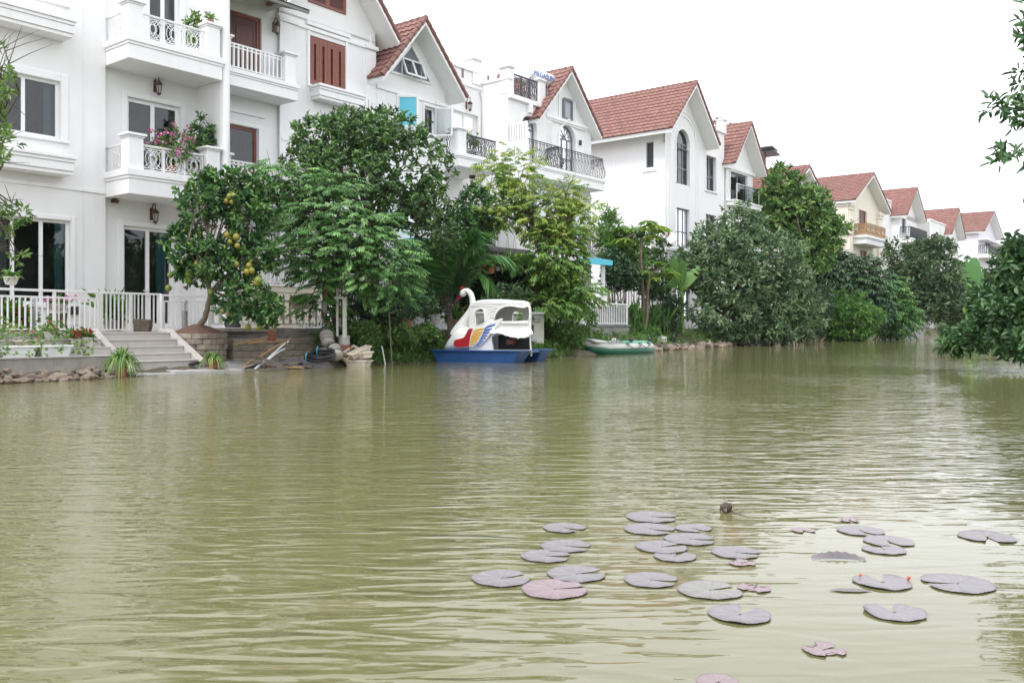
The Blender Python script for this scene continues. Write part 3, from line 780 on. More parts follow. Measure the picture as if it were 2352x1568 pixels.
def tri(h, y, lt, ap, rt):
    """photo points of a gable's left eave tip, apex and right eave tip on plane y"""
    return [(h.su(p[0], y), h.zv(p[0], p[1], y)) for p in (lt, ap, rt)]
def rect(h, y, ul, ur, vt, vb, at=None):
    """photo rectangle (left u, right u, top v and bottom v taken at u=at) on plane y"""
    at = ur if at is None else at
    return h.su(ul, y), h.su(ur, y), h.zv(at, vb, y), h.zv(at, vt, y)

# ---------------------------------------------------------------- house 1: nearest, flat front with two ornate balconies
h = House('villa', 'nearest white villa at the left edge with two white ornate balconies and teal curtains', su(240))
s240 = h.s0; e1 = su(512, -1.3)
yb = 0.1; yl = -0.1
sp = su(190, yl)
# left bay
f1 = zv(296, 386, -1.3); f2 = zv(296, 78, -1.3)
gw = rect(h, yl, 0, 161.5, 508, 700); c = su(103, yl); gw = (2 * c - gw[1] - 1.0, gw[1], gw[2], gw[3])
w1 = rect(h, yl, 0, 138, 188.5, 320.5); c1 = su(57, yl); w1 = (2 * c1 - w1[1], w1[1], w1[2], w1[3])
zt2 = f2 + .75; w2 = (w1[0], w1[1], zt2, zt2 + 1.5)
h.wall(yl, s240 - 7.5, sp, GZ - .6, 12.6, [gw, w1, w2])
h.wallmb.poly([(sp, yl, GZ - .6), (sp, 0, GZ - .6), (sp, 0, 12.6), (sp, yl, 12.6)])
h.box(sp + .005, s240, -.07, .2, GZ - .6, 12.6)
xa = [gw[0], su(32, yl), su(98, yl), gw[1]]
h.window(yl, *gw, n=3, wide=xa, curt=[(su(138, yl), gw[1] - .05, 'curtain'), (gw[0] + .05, su(26, yl), 'curtainw')], tr=.12)
h.window(yl, *w1, n=2, curt=[(su(112, yl), w1[1] - .05, 'curtain'), (w1[0] + .05, w1[0] + .5, 'curtain')], tr=.2)
h.window(yl, *w2, n=2, curt=[(w2[0] + .05, w2[0] + .5, 'curtain')], tr=.2)
for zt_, zb_ in ((zv(177, 46, -.7), zv(172, 87, -.7)), (zv(177, 360, -.7), zv(172, 403, -.7))):
    h.ledge(s240 - 6, su(146, yl) + .02, yl, .6, zt_, zb_)
h.box(s240 - 6, sp - .05, yl - .05, 0, gw[2] - .55, gw[2] - .47); h.box(s240 - 6, sp - .05, yl - .08, 0, GZ - .3, GZ + .12)
h.box(s240 - 7, sp - .003, yl - .04, 0, f1 - .6, f1 - .5); h.box(sp, e1, -.12, 0.12, f1 - .6, f1 - .48)
# balcony bay
d0 = rect(h, yb, 283, 400, 518, 742); d0 = (d0[0], d0[1], GZ + .12, h.zv(283, 518, yb))
d1 = (su(292, yb), su(414, yb), f1 + .02, zv(292, 222, yb)); d2 = (su(341, yb), su(413, yb), f2 + .02, f2 + 2.45)
h.wall(yb, s240, e1, GZ - .6, 12.6, [d0, d1, d2])
h.window(yb, *d0, n=2, fw=.09, curt=[(d0[1] - .4, d0[1] - .08, 'curtain')], tr=.16, sill=False, name='glass_door')
h.window(yb, *d1, n=2, fw=.10, curt=[], tr=.16, sill=False, name='glass_door')
h.window(yb, *d2, n=2, fw=.10, curt=[(d2[0] + .45, d2[1] - .15, 'blind')], tr=.16, sill=False, name='glass_door')
for dd in (d0, d1, d2):
    xm = (dd[0] + dd[1]) / 2; m_ = MB(); m_.box(xm - .035, xm - .005, yb + .06, yb + .1, dd[2] + .85, dd[2] + 1.12); m_.box(xm - .16, xm - .005, yb + .03, yb + .06, dd[2] + 1.02, dd[2] + 1.05); h.part(m_, 'door_handle', 'pvc')
h.box(d0[0] - .2, d0[1] + .2, yb - .35, yb - .06, GZ - .1, GZ + .11)
for fz, st in ((f1, 1), (f2, 2)):
    zb_ = zv(299, 444, -1.3) if st == 1 else zv(300, 133, -1.3)
    b = h.slab(s240 + .0, e1 - .02, -1.3, yb, fz, zb_)
    pw = .42; ph = fz + .98
    h.pillar(s240 + .02, s240 + .02 + pw, -1.28, -1.28 + pw, fz + .002, ph); h.pillar(e1 - .5, e1 - .08, -1.28, -1.28 + pw, fz + .002, ph)
    r_ = MB(); a, b2 = s240 + pw + .06, e1 - .52; ztop = fz + .74
    n = 3
    for k in range(n):
        x0, x1 = a + (b2 - a) * k / n, a + (b2 - a) * (k + 1) / n
        ornate_panel(r_, x0 + .04, x1 - .04, -1.12, fz + .06, ztop - .05); r_.box(x0 - .018, x0 + .018, -1.14, -1.10, fz, ztop - .02)
    r_.box(a - .05, b2 + .05, -1.15, -1.09, ztop - .04, ztop)
    h.part(r_, 'balcony_railing', 'rail')
    r_ = MB(); ornate_panel(r_, -.82, yb - .38, s240 + .10, fz + .06, ztop - .05, axis='x'); r_.box(s240 + .07, s240 + .13, -.88, yb, ztop - .04, ztop)
    for yy in (-.84, yb - .3, yb - .2, yb - .1): r_.box(s240 + .085, s240 + .115, yy - .015, yy + .015, fz + .002, ztop - .042)
    h.part(r_, 'balcony_railing', 'rail')
h.lantern(su(356, yb), yb, zv(356, 197, yb), 1.25); h.lantern(su(348, yb), yb, zv(348, 490, yb), 1.25)
m_ = MB(); m_.tube([(su(259, yb), yb - .1, zv(259, 458, yb)), (su(259, yb) + .02, yb - .22, zv(259, 465, yb))], .06, 8); m_.box(su(259, yb) - .05, su(259, yb) + .05, yb - .1, yb, zv(259, 462, yb) - .05, zv(259, 462, yb) + .05); h.part(m_, 'security_camera', 'bronze')
m_ = MB(); m_.tube([(e1 + .14, -1.22, GZ - .5), (e1 + .14, -1.22, 12.6)], .125, 14); h.part(m_, 'downpipe', 'trim', smooth=True)
h.wallmb.box(e1 + .0, e1 + .24, -1.18, yb + .3, GZ - .6, 12.6)
h.shell(s240 - 7.5, e1 + .1, 12.6, 9.0, y0=.3, right=False)
h.finish()

# ---------------------------------------------------------------- house 2: brown shutters and door
s2 = e1 + .26
h = House('villa', 'white gabled villa with red-brown louvred shutters and a brown balcony door', s2)
sg = su(641); sr = su(862); yd = 0.12; g1 = f1 - .02; g2 = zv(684, 196, -.9)
bd = (s2 + .05, su(601, yd), g2 + .02, zv(601, 43.6, yd)); bw = (s2 + .05, su(593, yd), zv(593, 400, yd), zv(593, 297, yd))
gd = (s2 + .3, s2 + 1.9, GZ + .1, GZ + 2.5)
h.wall(yd, s2, sg, GZ - .6, 13.2, [bd, bw, gd])
sw = (su(711), su(793), zv(711, 192), zv(711, 80)); lw = (sw[0], sw[1], sw[2] - 3.6, sw[3] - 3.6); ld = (sw[0], sw[1], GZ + .2, GZ + 2.5)
h.wall(0, sg, sr, GZ - .6, sw[3] + .5, [sw, lw, ld])
h.wallmb.poly([(sg, 0, GZ - .6), (sg, 0, 13.2), (sg, yd, 13.2), (sg, yd, GZ - .6)])
# brown panelled door
m_ = MB(); y_ = yd + .08
m_.box(bd[0], bd[1], y_, y_ + .1, bd[3] - .12, bd[3]); m_.box(bd[1] - .13, bd[1], y_, y_ + .1, bd[2], bd[3] - .122); m_.box(bd[0], bd[0] + .1, y_, y_ + .1, bd[2], bd[3] - .122)
dr = h.part(m_, 'door_frame', 'wood')
m_ = MB(); m_.box(bd[0] + .1, bd[1] - .13, y_ + .03, y_ + .07, bd[2], bd[3] - .12)
for k in range(2):
    a = bd[0] + .2 + k * (bd[1] - bd[0] - .3) / 2; b = a + (bd[1] - bd[0] - .5) / 2
    for (p, q) in ((bd[2] + .15, bd[2] + .75), (bd[2] + .9, bd[3] - .3)):
        m_.box(a, b, y_ + .02, y_ + .05, p, p + .05); m_.box(a, b, y_ + .02, y_ + .05, q - .05, q); m_.box(a, a + .05, y_ + .02, y_ + .05, p + .051, q - .051); m_.box(b - .05, b, y_ + .02, y_ + .05, p + .051, q - .051)
        m_.box(a + .09, b - .09, y_ + .012, y_ + .05, p + .1, q - .1)
h.part(m_, 'door_leaf', 'wooddark', dr)
h.window(yd, *bw, fm='wood', n=2, fw=.1, wide=[bw[0], bw[0] + (bw[1] - bw[0]) * .3, bw[1]], tr=.12, curt=[])
h.window(yd, *gd, fm='wood', n=2, tr=.12, name='glass_door')
# louvred shutters
m_ = MB(); m_.box(sw[0], sw[1], .02, .12, sw[3] - .07, sw[3]); m_.box(sw[0], sw[0] + .05, .02, .12, sw[2], sw[3] - .071); m_.box(sw[1] - .05, sw[1], .02, .12, sw[2], sw[3] - .071)
fr = h.part(m_, 'shutter_frame', 'wood')
n = 4
for k in range(n):
    a = sw[0] + .055 + (sw[1] - sw[0] - .11) * k / n; b = sw[0] + .055 + (sw[1] - sw[0] - .11) * (k + 1) / n - .008
    m_ = MB(); z0, z1 = sw[2] + .01, sw[3] - .08
    m_.box(a, a + .13, .0, .05, z0, z1); m_.box(b - .13, b, .0, .05, z0, z1); m_.box(a + .131, b - .131, .0, .05, z0, z0 + .16); m_.box(a + .131, b - .131, .0, .05, z1 - .18, z1)
    zz = z0 + .18
    while zz < z1 - .2:
        m_.poly([(a + .131, .04, zz + .03), (b - .131, .04, zz + .03), (b - .131, .005, zz), (a + .131, .005, zz)]); zz += .045
    m_.box(a + .131, b - .131, .045, .05, z0 + .16, z1 - .18)
    h.part(m_, 'shutter', 'wood', fr)
h.window(0, *lw, fm='wood', n=2, tr=.1); h.window(0, *ld, fm='wood', n=2, tr=.1)
# mouldings
h.ledge(su(735, -.5), su(838, -.5), 0, .5, zv(728, 189, -.5), zv(728, 222, -.5))
zc = zv(862, 112)
h.box(sg - .04, sg + .75, -.10, .1, zc - .12, zc + .02); h.box(sg + .75, sr - .55, -.06, .1, zc - .12, zc - .0); h.box(sr - .55, sr + .06, -.13, .1, zc - .12, zc + .03)
h.box(sg, sg + .7, -.05, .1, GZ, zc - .125); h.box(sr - .5, sr, -.05, .1, GZ, zc - .125)
h.box(sw[0] - .12, sw[0] - .004, -.05, .06, sw[2] - .1, zc - .13); h.box(sw[1] + .004, sw[1] + .12, -.05, .06, sw[2] - .1, zc - .13)
zz = zv(702, 47); h.box(su(702), su(802), -.09, .05, zz - .14, zz)
h.box(s2, su(607, yd), yd - .07, yd + .05, zv(570, 258, yd) - .1, zv(570, 258, yd)); h.box(sg + .05, sw[0] - .4, -.07, .05, zc - 4.05, zc - 3.92)
# attic shutters with a cut corner
za, zb_ = zv(707, 4), zv(707, 4) + 1.05; x0, x1 = su(707), su(793)
m_ = MB(); m_.prism([(x0, za), (x1, za), (x1, za + .55), (x1 - .5, zb_ + .3), (x0, zb_ + .3)], -.05, .03); at_ = h.part(m_, 'attic_shutter', 'wood')
m_ = MB(); zz = za + .12
while zz < zb_: m_.box(x0 + .12, (x0 + x1) / 2 - .1, -.075, -.055, zz, zz + .03); m_.box((x0 + x1) / 2 + .1, min(x1 - .14, x1 - .14 - max(0, zz - za - .5) * .7), -.075, -.055, zz, zz + .03); zz += .055
h.part(m_, 'louvres', 'wooddark', at_)
# balcony
bz = zv(680, 232, -.9); b = h.slab(s2, sg + .04, -.92, yd, g2, bz); b = h.slab(s2, sg + .04, -.92, yd, g1, g1 - .47)
for gz in (g1, g2):
    h.pillar(sg - .42, sg + .02, -.88, -.46, gz + .002, gz + 1.0); h.pillar(s2 + .02, s2 + .3, -.88, -.6, gz + .002, gz + 1.0)
    m_ = MB(); picket_rail(m_, s2 + .31, sg - .43, -.72, gz + .1, gz + .84, gap=.17, t=.055); m_.box(s2 + .31, sg - .43, -.74, -.7, gz + .7, gz + .74); h.part(m_, 'balcony_railing', 'rail')
h.lantern(su(628, yd), yd, zv(628, 62, yd), 1.2)
# glass awning over the brown door
m_ = MB(); zf = zv(680, 18, -1.4); zk = zf + .55
for x in (s2 + .1, (s2 + sg) / 2, sg - .1): m_.beam((x, yd, zk), (x, -1.4, zf), .06, .1)
m_.beam((s2, -1.4, zf), (sg + .1, -1.4, zf), .08, .12); m_.beam((s2, -.65, (zf + zk) / 2), (sg + .05, -.65, (zf + zk) / 2), .05, .07)
aw = h.part(m_, 'awning_frame', 'greyplastic')
m_ = MB(); m_.poly([(s2 - .1, yd, zk + .06), (sg + .2, yd, zk + .06), (sg + .2, -1.5, zf + .04), (s2 - .1, -1.5, zf + .04)]); h.part(m_, 'awning_sheet', 'blind', aw)
# gable
y0 = -.8; tip = (su(918, y0), zv(918, 93, y0)); sl = 1.15; mid = (sg + sr) / 2 + .05
ap = (mid, tip[1] + (tip[0] - mid) * sl); lt = (2 * mid - tip[0], tip[1])
h.wall(0, sg, sr, sw[3] + .5, tip[1] - .1)
h.gable(lt, ap, tip, y0, 9.5, wallL=sg, wallR=sr, wy=0, zwall=tip[1] - .1)
h.box(sr - .28, sr - .2, -.05, .05, zc + .05, tip[1] + .2)
h.shell(s2, sr, tip[1] - .1, 8.7, y0=.3, left=False)
h.finish()

# ---------------------------------------------------------------- house 3: gable with glazed triangle and cyan sash
s3 = sr + .01; h = House('villa', 'white gabled villa with glazed attic triangle and an open cyan window sash', s3)
sg3 = su(1022); e3 = su(1167, -.1); yr = 1.4; y0 = -.8
lt, ap, rt = tri(h, y0, (880, 174), (978, 45), (1072, 225))
yc = zv(1022, 248); wtop = rt[1] - .1
wa = (su(914), su(948), zv(914, 290), zv(914, 222)); wb = (su(974), su(1000), zv(974, 305), zv(974, 243)); wc = (wa[0], wb[1], GZ + .9, GZ + 2.4); wd = (wa[0], wb[1], wa[2] - 3.5, wa[3] - 3.5)
h.wall(0, s3, sg3, GZ - .6, wtop, [wa, wb, wc, wd])
h.window(0, *wa, n=1, tr=.09); h.window(0, *wb, n=1, tr=.09, curt=[(wb[0] + .05, wb[1] - .05, 'blind')]); h.window(0, *wc, n=3, tr=.1); h.window(0, *wd, n=3, tr=.1)
for wx, cm, sgn in ((wa, 'cyan', 1), (wb, 'glass', 1)):
    x = wx[1] if wx is wb else wx[0] + .02; z0, z1 = wx[2], wx[3]
    m_ = MB(); w_ = wx[1] - wx[0]
    p0 = Vector((x, -.02, 0)); p1 = p0 + Vector((.55 if wx is wa else .45, -.75, 0)).normalized() * w_ * (.9 if wx is wa else 1.0)
    for a, b in (((p0, z0), (p1, z0)), ((p0, z1), (p1, z1)), ((p0, z0), (p0, z1)), ((p1, z0), (p1, z1))):
        m_.beam((a[0].x, a[0].y, a[1]), (b[0].x, b[0].y, b[1]), .05, .06)
    q = h.part(m_, 'window_sash', 'pvc'); m_ = MB(); m_.poly([(p0.x, p0.y, z0), (p1.x, p1.y, z0), (p1.x, p1.y, z1), (p0.x, p0.y, z1)]); h.part(m_, 'sash_pane', cm, q)
h.gable(lt, ap, rt, y0, 9.5, wallL=s3, wallR=sg3, wy=0, zwall=wtop)
# glazed triangle
zb_ = zv(945, 180); zt = zv(935, 108)
m_ = MB(); B0 = (su(895), zb_); B1 = (su(990), zb_ + .0); T = (su(943), zt); mid = (B0[0] + B1[0]) / 2; fr_ = .06
T = (mid, zt + .1)
for a, b in ((B0, B1), (B0, T), (B1, T)): m_.beam((a[0], -.03, a[1]), (b[0], -.03, b[1]), .06, .08)
zm = zb_ + (T[1] - zb_) * .52; hx = (B1[0] - B0[0]) / 2 * .46
m_.beam((mid - hx, -.03, zm), (mid + hx, -.03, zm), .06, .06)
for x in (mid - hx, mid, mid + hx): m_.beam((x, -.03, zb_), (x, -.03, zm), .06, .05)
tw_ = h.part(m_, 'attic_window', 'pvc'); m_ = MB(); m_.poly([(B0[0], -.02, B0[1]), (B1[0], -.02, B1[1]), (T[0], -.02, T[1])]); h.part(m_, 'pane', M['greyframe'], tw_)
for a, b in ((mid - hx, mid - .02), (mid + .02, mid + hx)):
    m_ = MB(); dz = zm - zb_
    for p, q in (((a, -.06, zm), (b, -.06, zm)), ((a, -.32, zb_ + .03), (b, -.32, zb_ + .03)), ((a, -.06, zm), (a, -.32, zb_ + .03)), ((b, -.06, zm), (b, -.32, zb_ + .03))): m_.beam(p, q, .05, .06)
    q = h.part(m_, 'window_sash', 'pvc'); m_ = MB(); m_.poly([(a, -.06, zm), (b, -.06, zm), (b, -.32, zb_ + .03), (a, -.32, zb_ + .03)]); h.part(m_, 'sash_pane', 'glass', q)
h.box(s3, s3 + .5, -.09, .1, yc - .0, yc + .13); h.box(s3 + .5, sg3 - .6, -.05, .1, yc + .01, yc + .11); h.box(sg3 - .6, sg3 + .04, -.11, .1, yc, yc + .14)
h.box(s3, s3 + .45, -.045, .06, GZ, yc - .004); h.box(sg3 - .55, sg3, -.045, .06, GZ, yc - .004)
h.box(wa[1] + .12, wa[1] + .2, -.045, .05, yc - 1.6, yc); 
# recessed wing with balcony, parapet terrace on top
bz3 = zv(1053, 349, -.73); bb3 = zv(1053, 380, -.73)
ptop = zv(1111, 170, yr); pc = zv(1111, 201, yr)
dd = (su(1040, yr), su(1097, yr), bz3 + .05, zv(1097, 268, yr)); dl = (dd[0], dd[1], GZ + .1, GZ + 2.5); dm = (dd[0], dd[1], bz3 - 3.5, bz3 - 1.2)
h.wall(yr, sg3, e3, GZ - .6, ptop, [dd, dl])
h.window(yr, *dd, n=2, fw=.09, tr=.16, sill=False, curt=[(dd[0] + .1, dd[0] + .9, 'curtainw'), (dd[1] - .9, dd[1] - .1, 'curtainw')], name='glass_door'); h.window(yr, *dl, n=2, tr=.1, name='glass_door')
h.wallmb.poly([(sg3, 0, GZ - .6), (sg3, yr, GZ - .6), (sg3, yr, wtop), (sg3, 0, wtop)])
h.box(sg3 + .0, e3, yr - .08, yr + .02, ptop - .1, ptop + .02); h.box(sg3, e3, yr - .06, yr + .02, pc - .2, pc - .08)
for k in range(3):
    x = su(1075 + 22 * k, yr) if k else su(1060, yr); h.wallmb.mi = 1; h.wallmb.box(x, x + .14, yr - .012, yr, pc + .12, pc + .6); h.wallmb.mi = 0
h.pillar(e3 - .65, e3 - .1, yr - .06, yr + .5, pc, ptop + .55)
b3 = su(1150, -.73)
h.slab(sg3 + .01, b3, -.73, yr, bz3, bb3); h.slab(sg3 + .01, b3, -.73, yr, bz3 - 3.6, bb3 - 3.6)
for q in (0, -3.6):
    h.pillar(sg3 + .03, sg3 + .5, -.7, -.24, bz3 + q + .002, bz3 + q + 1.0)
    m_ = MB(); a, b2 = sg3 + .55, b3 - .05
    for k in range(3):
        ornate_panel(m_, a + (b2 - a) * k / 3 + .04, a + (b2 - a) * (k + 1) / 3 - .04, -.5, bz3 + q + .06, bz3 + q + .8, t=.014)
    m_.box(a, b2, -.53, -.47, bz3 + q + .82, bz3 + q + .86); h.part(m_, 'balcony_railing', 'iron')
m_ = MB(); ornate_panel(m_, -.2, .3, sg3 + .1, bz3 + .06, bz3 + .8, axis='x', t=.014); m_.box(sg3 + .07, sg3 + .13, -.24, .5, bz3 + .82, bz3 + .86); h.part(m_, 'balcony_railing', 'iron')
m_ = MB(); x = su(1107, yr); m_.tube([(x, yr - .08, GZ), (x, yr - .08, zv(1107, 232, yr)), (x - .15, yr - .08, zv(1100, 225, yr) + .25)], .07, 8); h.part(m_, 'downpipe', 'trim', smooth=True)
h.lantern(su(1071, yr) , yr, zv(1071, 240, yr), 1.3)
m_ = MB(); m_.lathe([(.14, 0), (.14, -.1), (.1, -.14)], (su(1085, .4), .4, bb3), 12); h.part(m_, 'ceiling_lamp', 'bronze')
h.shell(s3, sg3, wtop, 8.7, y0=.3, left=False); h.shell(sg3, e3, ptop - .5, 8.7, y0=yr + .3, left=False, right=False)
h.finish()

# ---------------------------------------------------------------- house 4: arched doors and pot-bellied iron balconies
s4 = e3; h = House('villa', 'white villa with grey arched doors and pot-bellied black iron balconies', s4)
sg4 = su(1252); sr4 = su(1356); y4 = -.1; y0 = -.55
lt, ap, rt = tri(h, y0, (1238, 272), (1324, 163), (1383, 313))
apx = (lt[0] + rt[0]) / 2; ap = (apx, ap[1])
wtop = zv(1356, 283)
bl = zv(1280, 387, -1.05); br = zv(1368, 408, -.75)
xc = su(1302.5); hw = (su(1320.5) - su(1284.5)) / 2; zs = zv(1302, 320); a0 = (xc - hw, xc + hw, br + .05, zs + hw)
a1 = (xc - hw, xc + hw, br - 3.5, br - 1.15); a2 = (xc - hw, xc + hw, GZ + .1, GZ + 2.4)
h.wall(0, sg4, sr4, GZ - .6, wtop, [a0, a1, a2])
h.arch_window(0, xc, hw, br + .05, zs, n=3, fan=6, mid=br + .8, curt=[(xc - hw + .1, xc + hw - .1, 'curtainw')])
h.window(0, *a1, fm='greyframe', n=2, tr=.12); h.window(0, *a2, fm='greyframe', n=2, tr=.12)
lc = su(1214, y4); lw_ = .56; zs4 = zv(1211, 295, y4); b0 = (lc - lw_, lc + lw_, bl + .05, zs4 + lw_)
tz = zv(1240, 238, y4); b1 = (lc - lw_, lc + lw_, bl - 3.5, bl - 1.2)
h.wall(y4, s4, sg4, GZ - .6, tz, [b0, b1], e=.04); h.arch_window(y4, lc, lw_, bl + .05, zs4, n=2, fan=5, mid=bl + .8, curt=[(lc - .5, lc + .5, 'curtainw')]); h.window(y4, *b1, fm='greyframe', n=2, tr=.12)
h.wallmb.poly([(sg4, y4, GZ - .6), (sg4, y4, tz), (sg4, .0, tz), (sg4, .0, GZ - .6)])
# party wall towards house 3
zf0, zf1 = zv(1204, 319, -1.1), zv(1168, 177, y4)
h.wallmb.box(s4 + .0, s4 + .18, -1.1, y4 - .003, GZ - .6, zf0); h.wallmb.box(s4 + .002, s4 + .178, y4 + .003, yr + .02, GZ - .6, zf1 - .1); h.box(s4 - .05, s4 + .22, y4 - .1, yr + .1, zf1 - .1, zf1 + .02)
h.wallmb.box(s4 + .002, s4 + .178, yr + .02, 8.7, GZ - .6, zf1 - .1)
h.pillar(s4 - .02, su(1178, y4), y4 - .06, y4 + .45, tz, zf1 + .5)
m_ = MB(); picket_rail(m_, -1.08, y4 - .05, s4 + .09, zf0 + .01, zv(1204, 275, -1.1), gap=.16, t=.10, axis='y'); h.part(m_, 'slatted_screen', 'rail')
h.box(s4 - .02, sg4 + .02, y4 - .16, y4 + .1, tz - .22, tz - .02)
m_ = MB()
ra_, rb_ = su(1180, y4), su(1236, y4)
for k in range(3): ornate_panel(m_, ra_ + (rb_ - ra_) * k / 3 + .03, ra_ + (rb_ - ra_) * (k + 1) / 3 - .03, y4 + .05, tz + .08, tz + .9, t=.016)
m_.box(ra_, rb_, y4 + .02, y4 + .08, tz + .92, tz + .96); h.part(m_, 'roof_railing', 'iron')
h.pillar(rb_, rb_ + .5, y4 - .06, y4 + .42, tz, tz + 1.1)
for z_ in (zs4 + lw_ + .12,): h.box(lc - .14, lc + .14, y4 - .16, y4, z_, z_ + .4)
h.box(xc - .1, xc + .1, -.14, 0, zs + hw + .12, zs + hw + .3)
# fluted pilasters and string course
def fluted(x0, x1, y, z0, z1):
    h.box(x0, x1, y - .06, y + .05, z0, z1); n = 5
    for k in range(n): c_ = x0 + (x1 - x0) * (k + .5) / n; h.box(c_ - .022, c_ + .022, y - .085, y - .05, z0 + .2, z1 - .2)
zc4 = zv(1356, 300)
for (p, q) in ((br + .02, zc4 - .05), (bl - 3.5, bl - .6), (GZ, bl - 4.1)):
    fluted(sg4 + .02, sg4 + .5, 0, p, q); fluted(sr4 - .5, sr4 - .02, 0, p, q)
h.box(sg4 - .06, sr4 + .06, -.14, .1, zc4 - .04, zc4 + .12); h.box(sg4 - .03, sr4 + .03, -.1, .1, zc4 - .12, zc4 - .042)
# attic sash in an arched panel
h.gable(lt, ap, rt, y0, 9.5, wallL=sg4, wallR=sr4, wy=0, zwall=wtop)
wx = (su(1293), su(1311), zv(1303, 275), zv(1303, 231)); m_ = MB()
for a, b in (((wx[0], wx[2]), (wx[1], wx[2])), ((wx[0], wx[3]), (wx[1], wx[3])), ((wx[0], wx[2]), (wx[0], wx[3])), ((wx[1], wx[2]), (wx[1], wx[3]))): m_.beam((a[0], -.05, a[1]), (b[0], -.05, b[1]), .1, .12)
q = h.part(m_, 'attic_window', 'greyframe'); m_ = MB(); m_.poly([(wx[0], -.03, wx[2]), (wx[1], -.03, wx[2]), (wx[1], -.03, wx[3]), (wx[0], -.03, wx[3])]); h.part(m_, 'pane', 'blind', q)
cx_ = (wx[0] + wx[1]) / 2; r_ = .62
for k in range(12):
    a, b = math.pi * k / 12, math.pi * (k + 1) / 12; zq = wx[3] - .1
    h.trim.prism([(cx_ + r_ * math.cos(a), zq + r_ * 1.3 * math.sin(a)), (cx_ + (r_ + .1) * math.cos(a), zq + (r_ + .1) * 1.3 * math.sin(a)), (cx_ + (r_ + .1) * math.cos(b), zq + (r_ + .1) * 1.3 * math.sin(b)), (cx_ + r_ * math.cos(b), zq + r_ * 1.3 * math.sin(b))], -.05, .02)
for sg_ in (-1, 1): a, b = sorted((cx_ + sg_ * r_, cx_ + sg_ * (r_ + .1))); h.box(a, b, -.05, .02, zc4 + .12, wx[3] - .1)
# balconies
xb4 = sg4 - .15
for q in (0, -3.55):
    h.slab(s4 + .2, xb4, -1.05, y4, bl + q, bl + q - .55); h.slab(xb4 + .12, sr4 + .1, -.75, -.0, br + q, br + q - .55)
    m_ = MB(); belly_rail(m_, [(s4 + .25, -1.0), (xb4 - .05, -1.0), (xb4 - .05, -.15)], bl + q, bl + q + 1.0); h.part(m_, 'balcony_railing', 'iron')
    m_ = MB(); belly_rail(m_, [(xb4 + .18, -.12), (xb4 + .18, -.7), (sr4 + .05, -.7), (sr4 + .05, -.02)], br + q, br + q + 1.0); h.part(m_, 'balcony_railing', 'iron')
m_ = MB(); x = su(1331); m_.tube([(x, -.06, zv(1331, 323)), (x, -.06, zv(1331, 334))], .07, 8); h.part(m_, 'wall_lamp', 'iron')
h.shell(sg4, sr4, wtop, 8.7, y0=.3, left=False); h.shell(s4 + .1, sg4, tz - .05, 8.7, y0=y4 + .3, left=False, right=False)
h.finish()
H4 = dict(s=s4, sg=sg4, sr=sr4, tz=tz, y=y4, ap=ap)

# ---------------------------------------------------------------- house 5: large roof, arched window, flat wing
s5 = su(1528); h = House('villa', 'large white villa with the longest red tiled roof and a tall arched grey window', s5)
sg5 = su(1614); se5 = su(1664); y0 = -.85
lt, ap, rt = tri(h, y0, (1547.7, 299), (1603, 191), (1653, 332))
ze = (lt[1] + rt[1]) / 2; lt = (lt[0] - .25, ze); rt = (rt[0], ze); ap = ((lt[0] + rt[0]) / 2, ap[1])
zs = zv(1568, 330); xc = su(1568); hw = (su(1583) - su(1553)) / 2; zb5 = zv(1553, 420)
aw_ = (xc - hw, xc + hw, zb5, zs + hw); lo = (su(1554), su(1584), zv(1554, 566), zv(1554, 476)); gr = (lo[0], lo[1], GZ + .4, GZ + 2.6)
wtop = ze - .15
zk = min(zs, wtop) - .3
h.wall(0, s5, sg5, GZ - .6, zk, [(aw_[0], aw_[1], aw_[2], zk - .002), lo, gr])
h.wallmb.mi = 1; h.wallmb.box(aw_[0] - .2, aw_[1] + .2, 1.4, 1.5, zk - .3, zs + hw + .3); h.wallmb.mi = 0
h.arch_window(0, xc, hw, zb5, zs, fm='greyframe', n=3, fan=1, mid=zb5 + .95, fill=False, curt=[(xc - hw + .1, xc + hw - .1, 'curtainw')])
h.window(0, *lo, fm='greyframe', n=3, tr=.0, setb=.16, transom=[lo[2] + .9], curt=[(lo[0] + .1, lo[1] - .1, 'curtainw')]); h.window(0, *gr, fm='greyframe', n=3, tr=.0)
h.gable(lt, ap, rt, y0, 12.5, wallL=s5, wallR=sg5, wy=0, zwall=zk, slab=.2, notch=(xc, hw, zs), zside=wtop)
K = 16
for r_ in (hw + .75, hw + 1.0):
    for k in range(K):
        a, b = math.pi * k / K, math.pi * (k + 1) / K; q = r_ + .09
        h.trim.prism([(xc + .1 + r_ * math.cos(a), zs + r_ * math.sin(a)), (xc + .1 + q * math.cos(a), zs + q * math.sin(a)), (xc + .1 + q * math.cos(b), zs + q * math.sin(b)), (xc + .1 + r_ * math.cos(b), zs + r_ * math.sin(b))], -.04, .02)
    for sg_ in (-1, 1): a, b = sorted((xc + .1 + sg_ * r_, xc + .1 + sg_ * (r_ + .09))); h.box(a, b, -.04, .02, GZ + 3, zs)
wtop5 = zv(1661, 302); wr_ = (su(1622), su(1645), zv(1622, 436), zv(1622, 356)); wq = (wr_[0], wr_[1], lo[2], lo[3])
h.wall(0.02, sg5, se5, GZ - .6, wtop5, [wr_, wq, (wr_[0], wr_[1], GZ + .4, GZ + 2.6)])
h.window(.02, *wr_, fm='greyframe', n=2, setb=.16, tr=.14, transom=[wr_[2] + .9], curt=[(wr_[0] + .1, wr_[1] - .1, 'curtainw')]); h.window(.02, *wq, fm='greyframe', n=2, setb=.16, tr=.0, transom=[wq[2] + .9]); h.window(.02, wr_[0], wr_[1], GZ + .4, GZ + 2.6, fm='greyframe', n=2, tr=0)
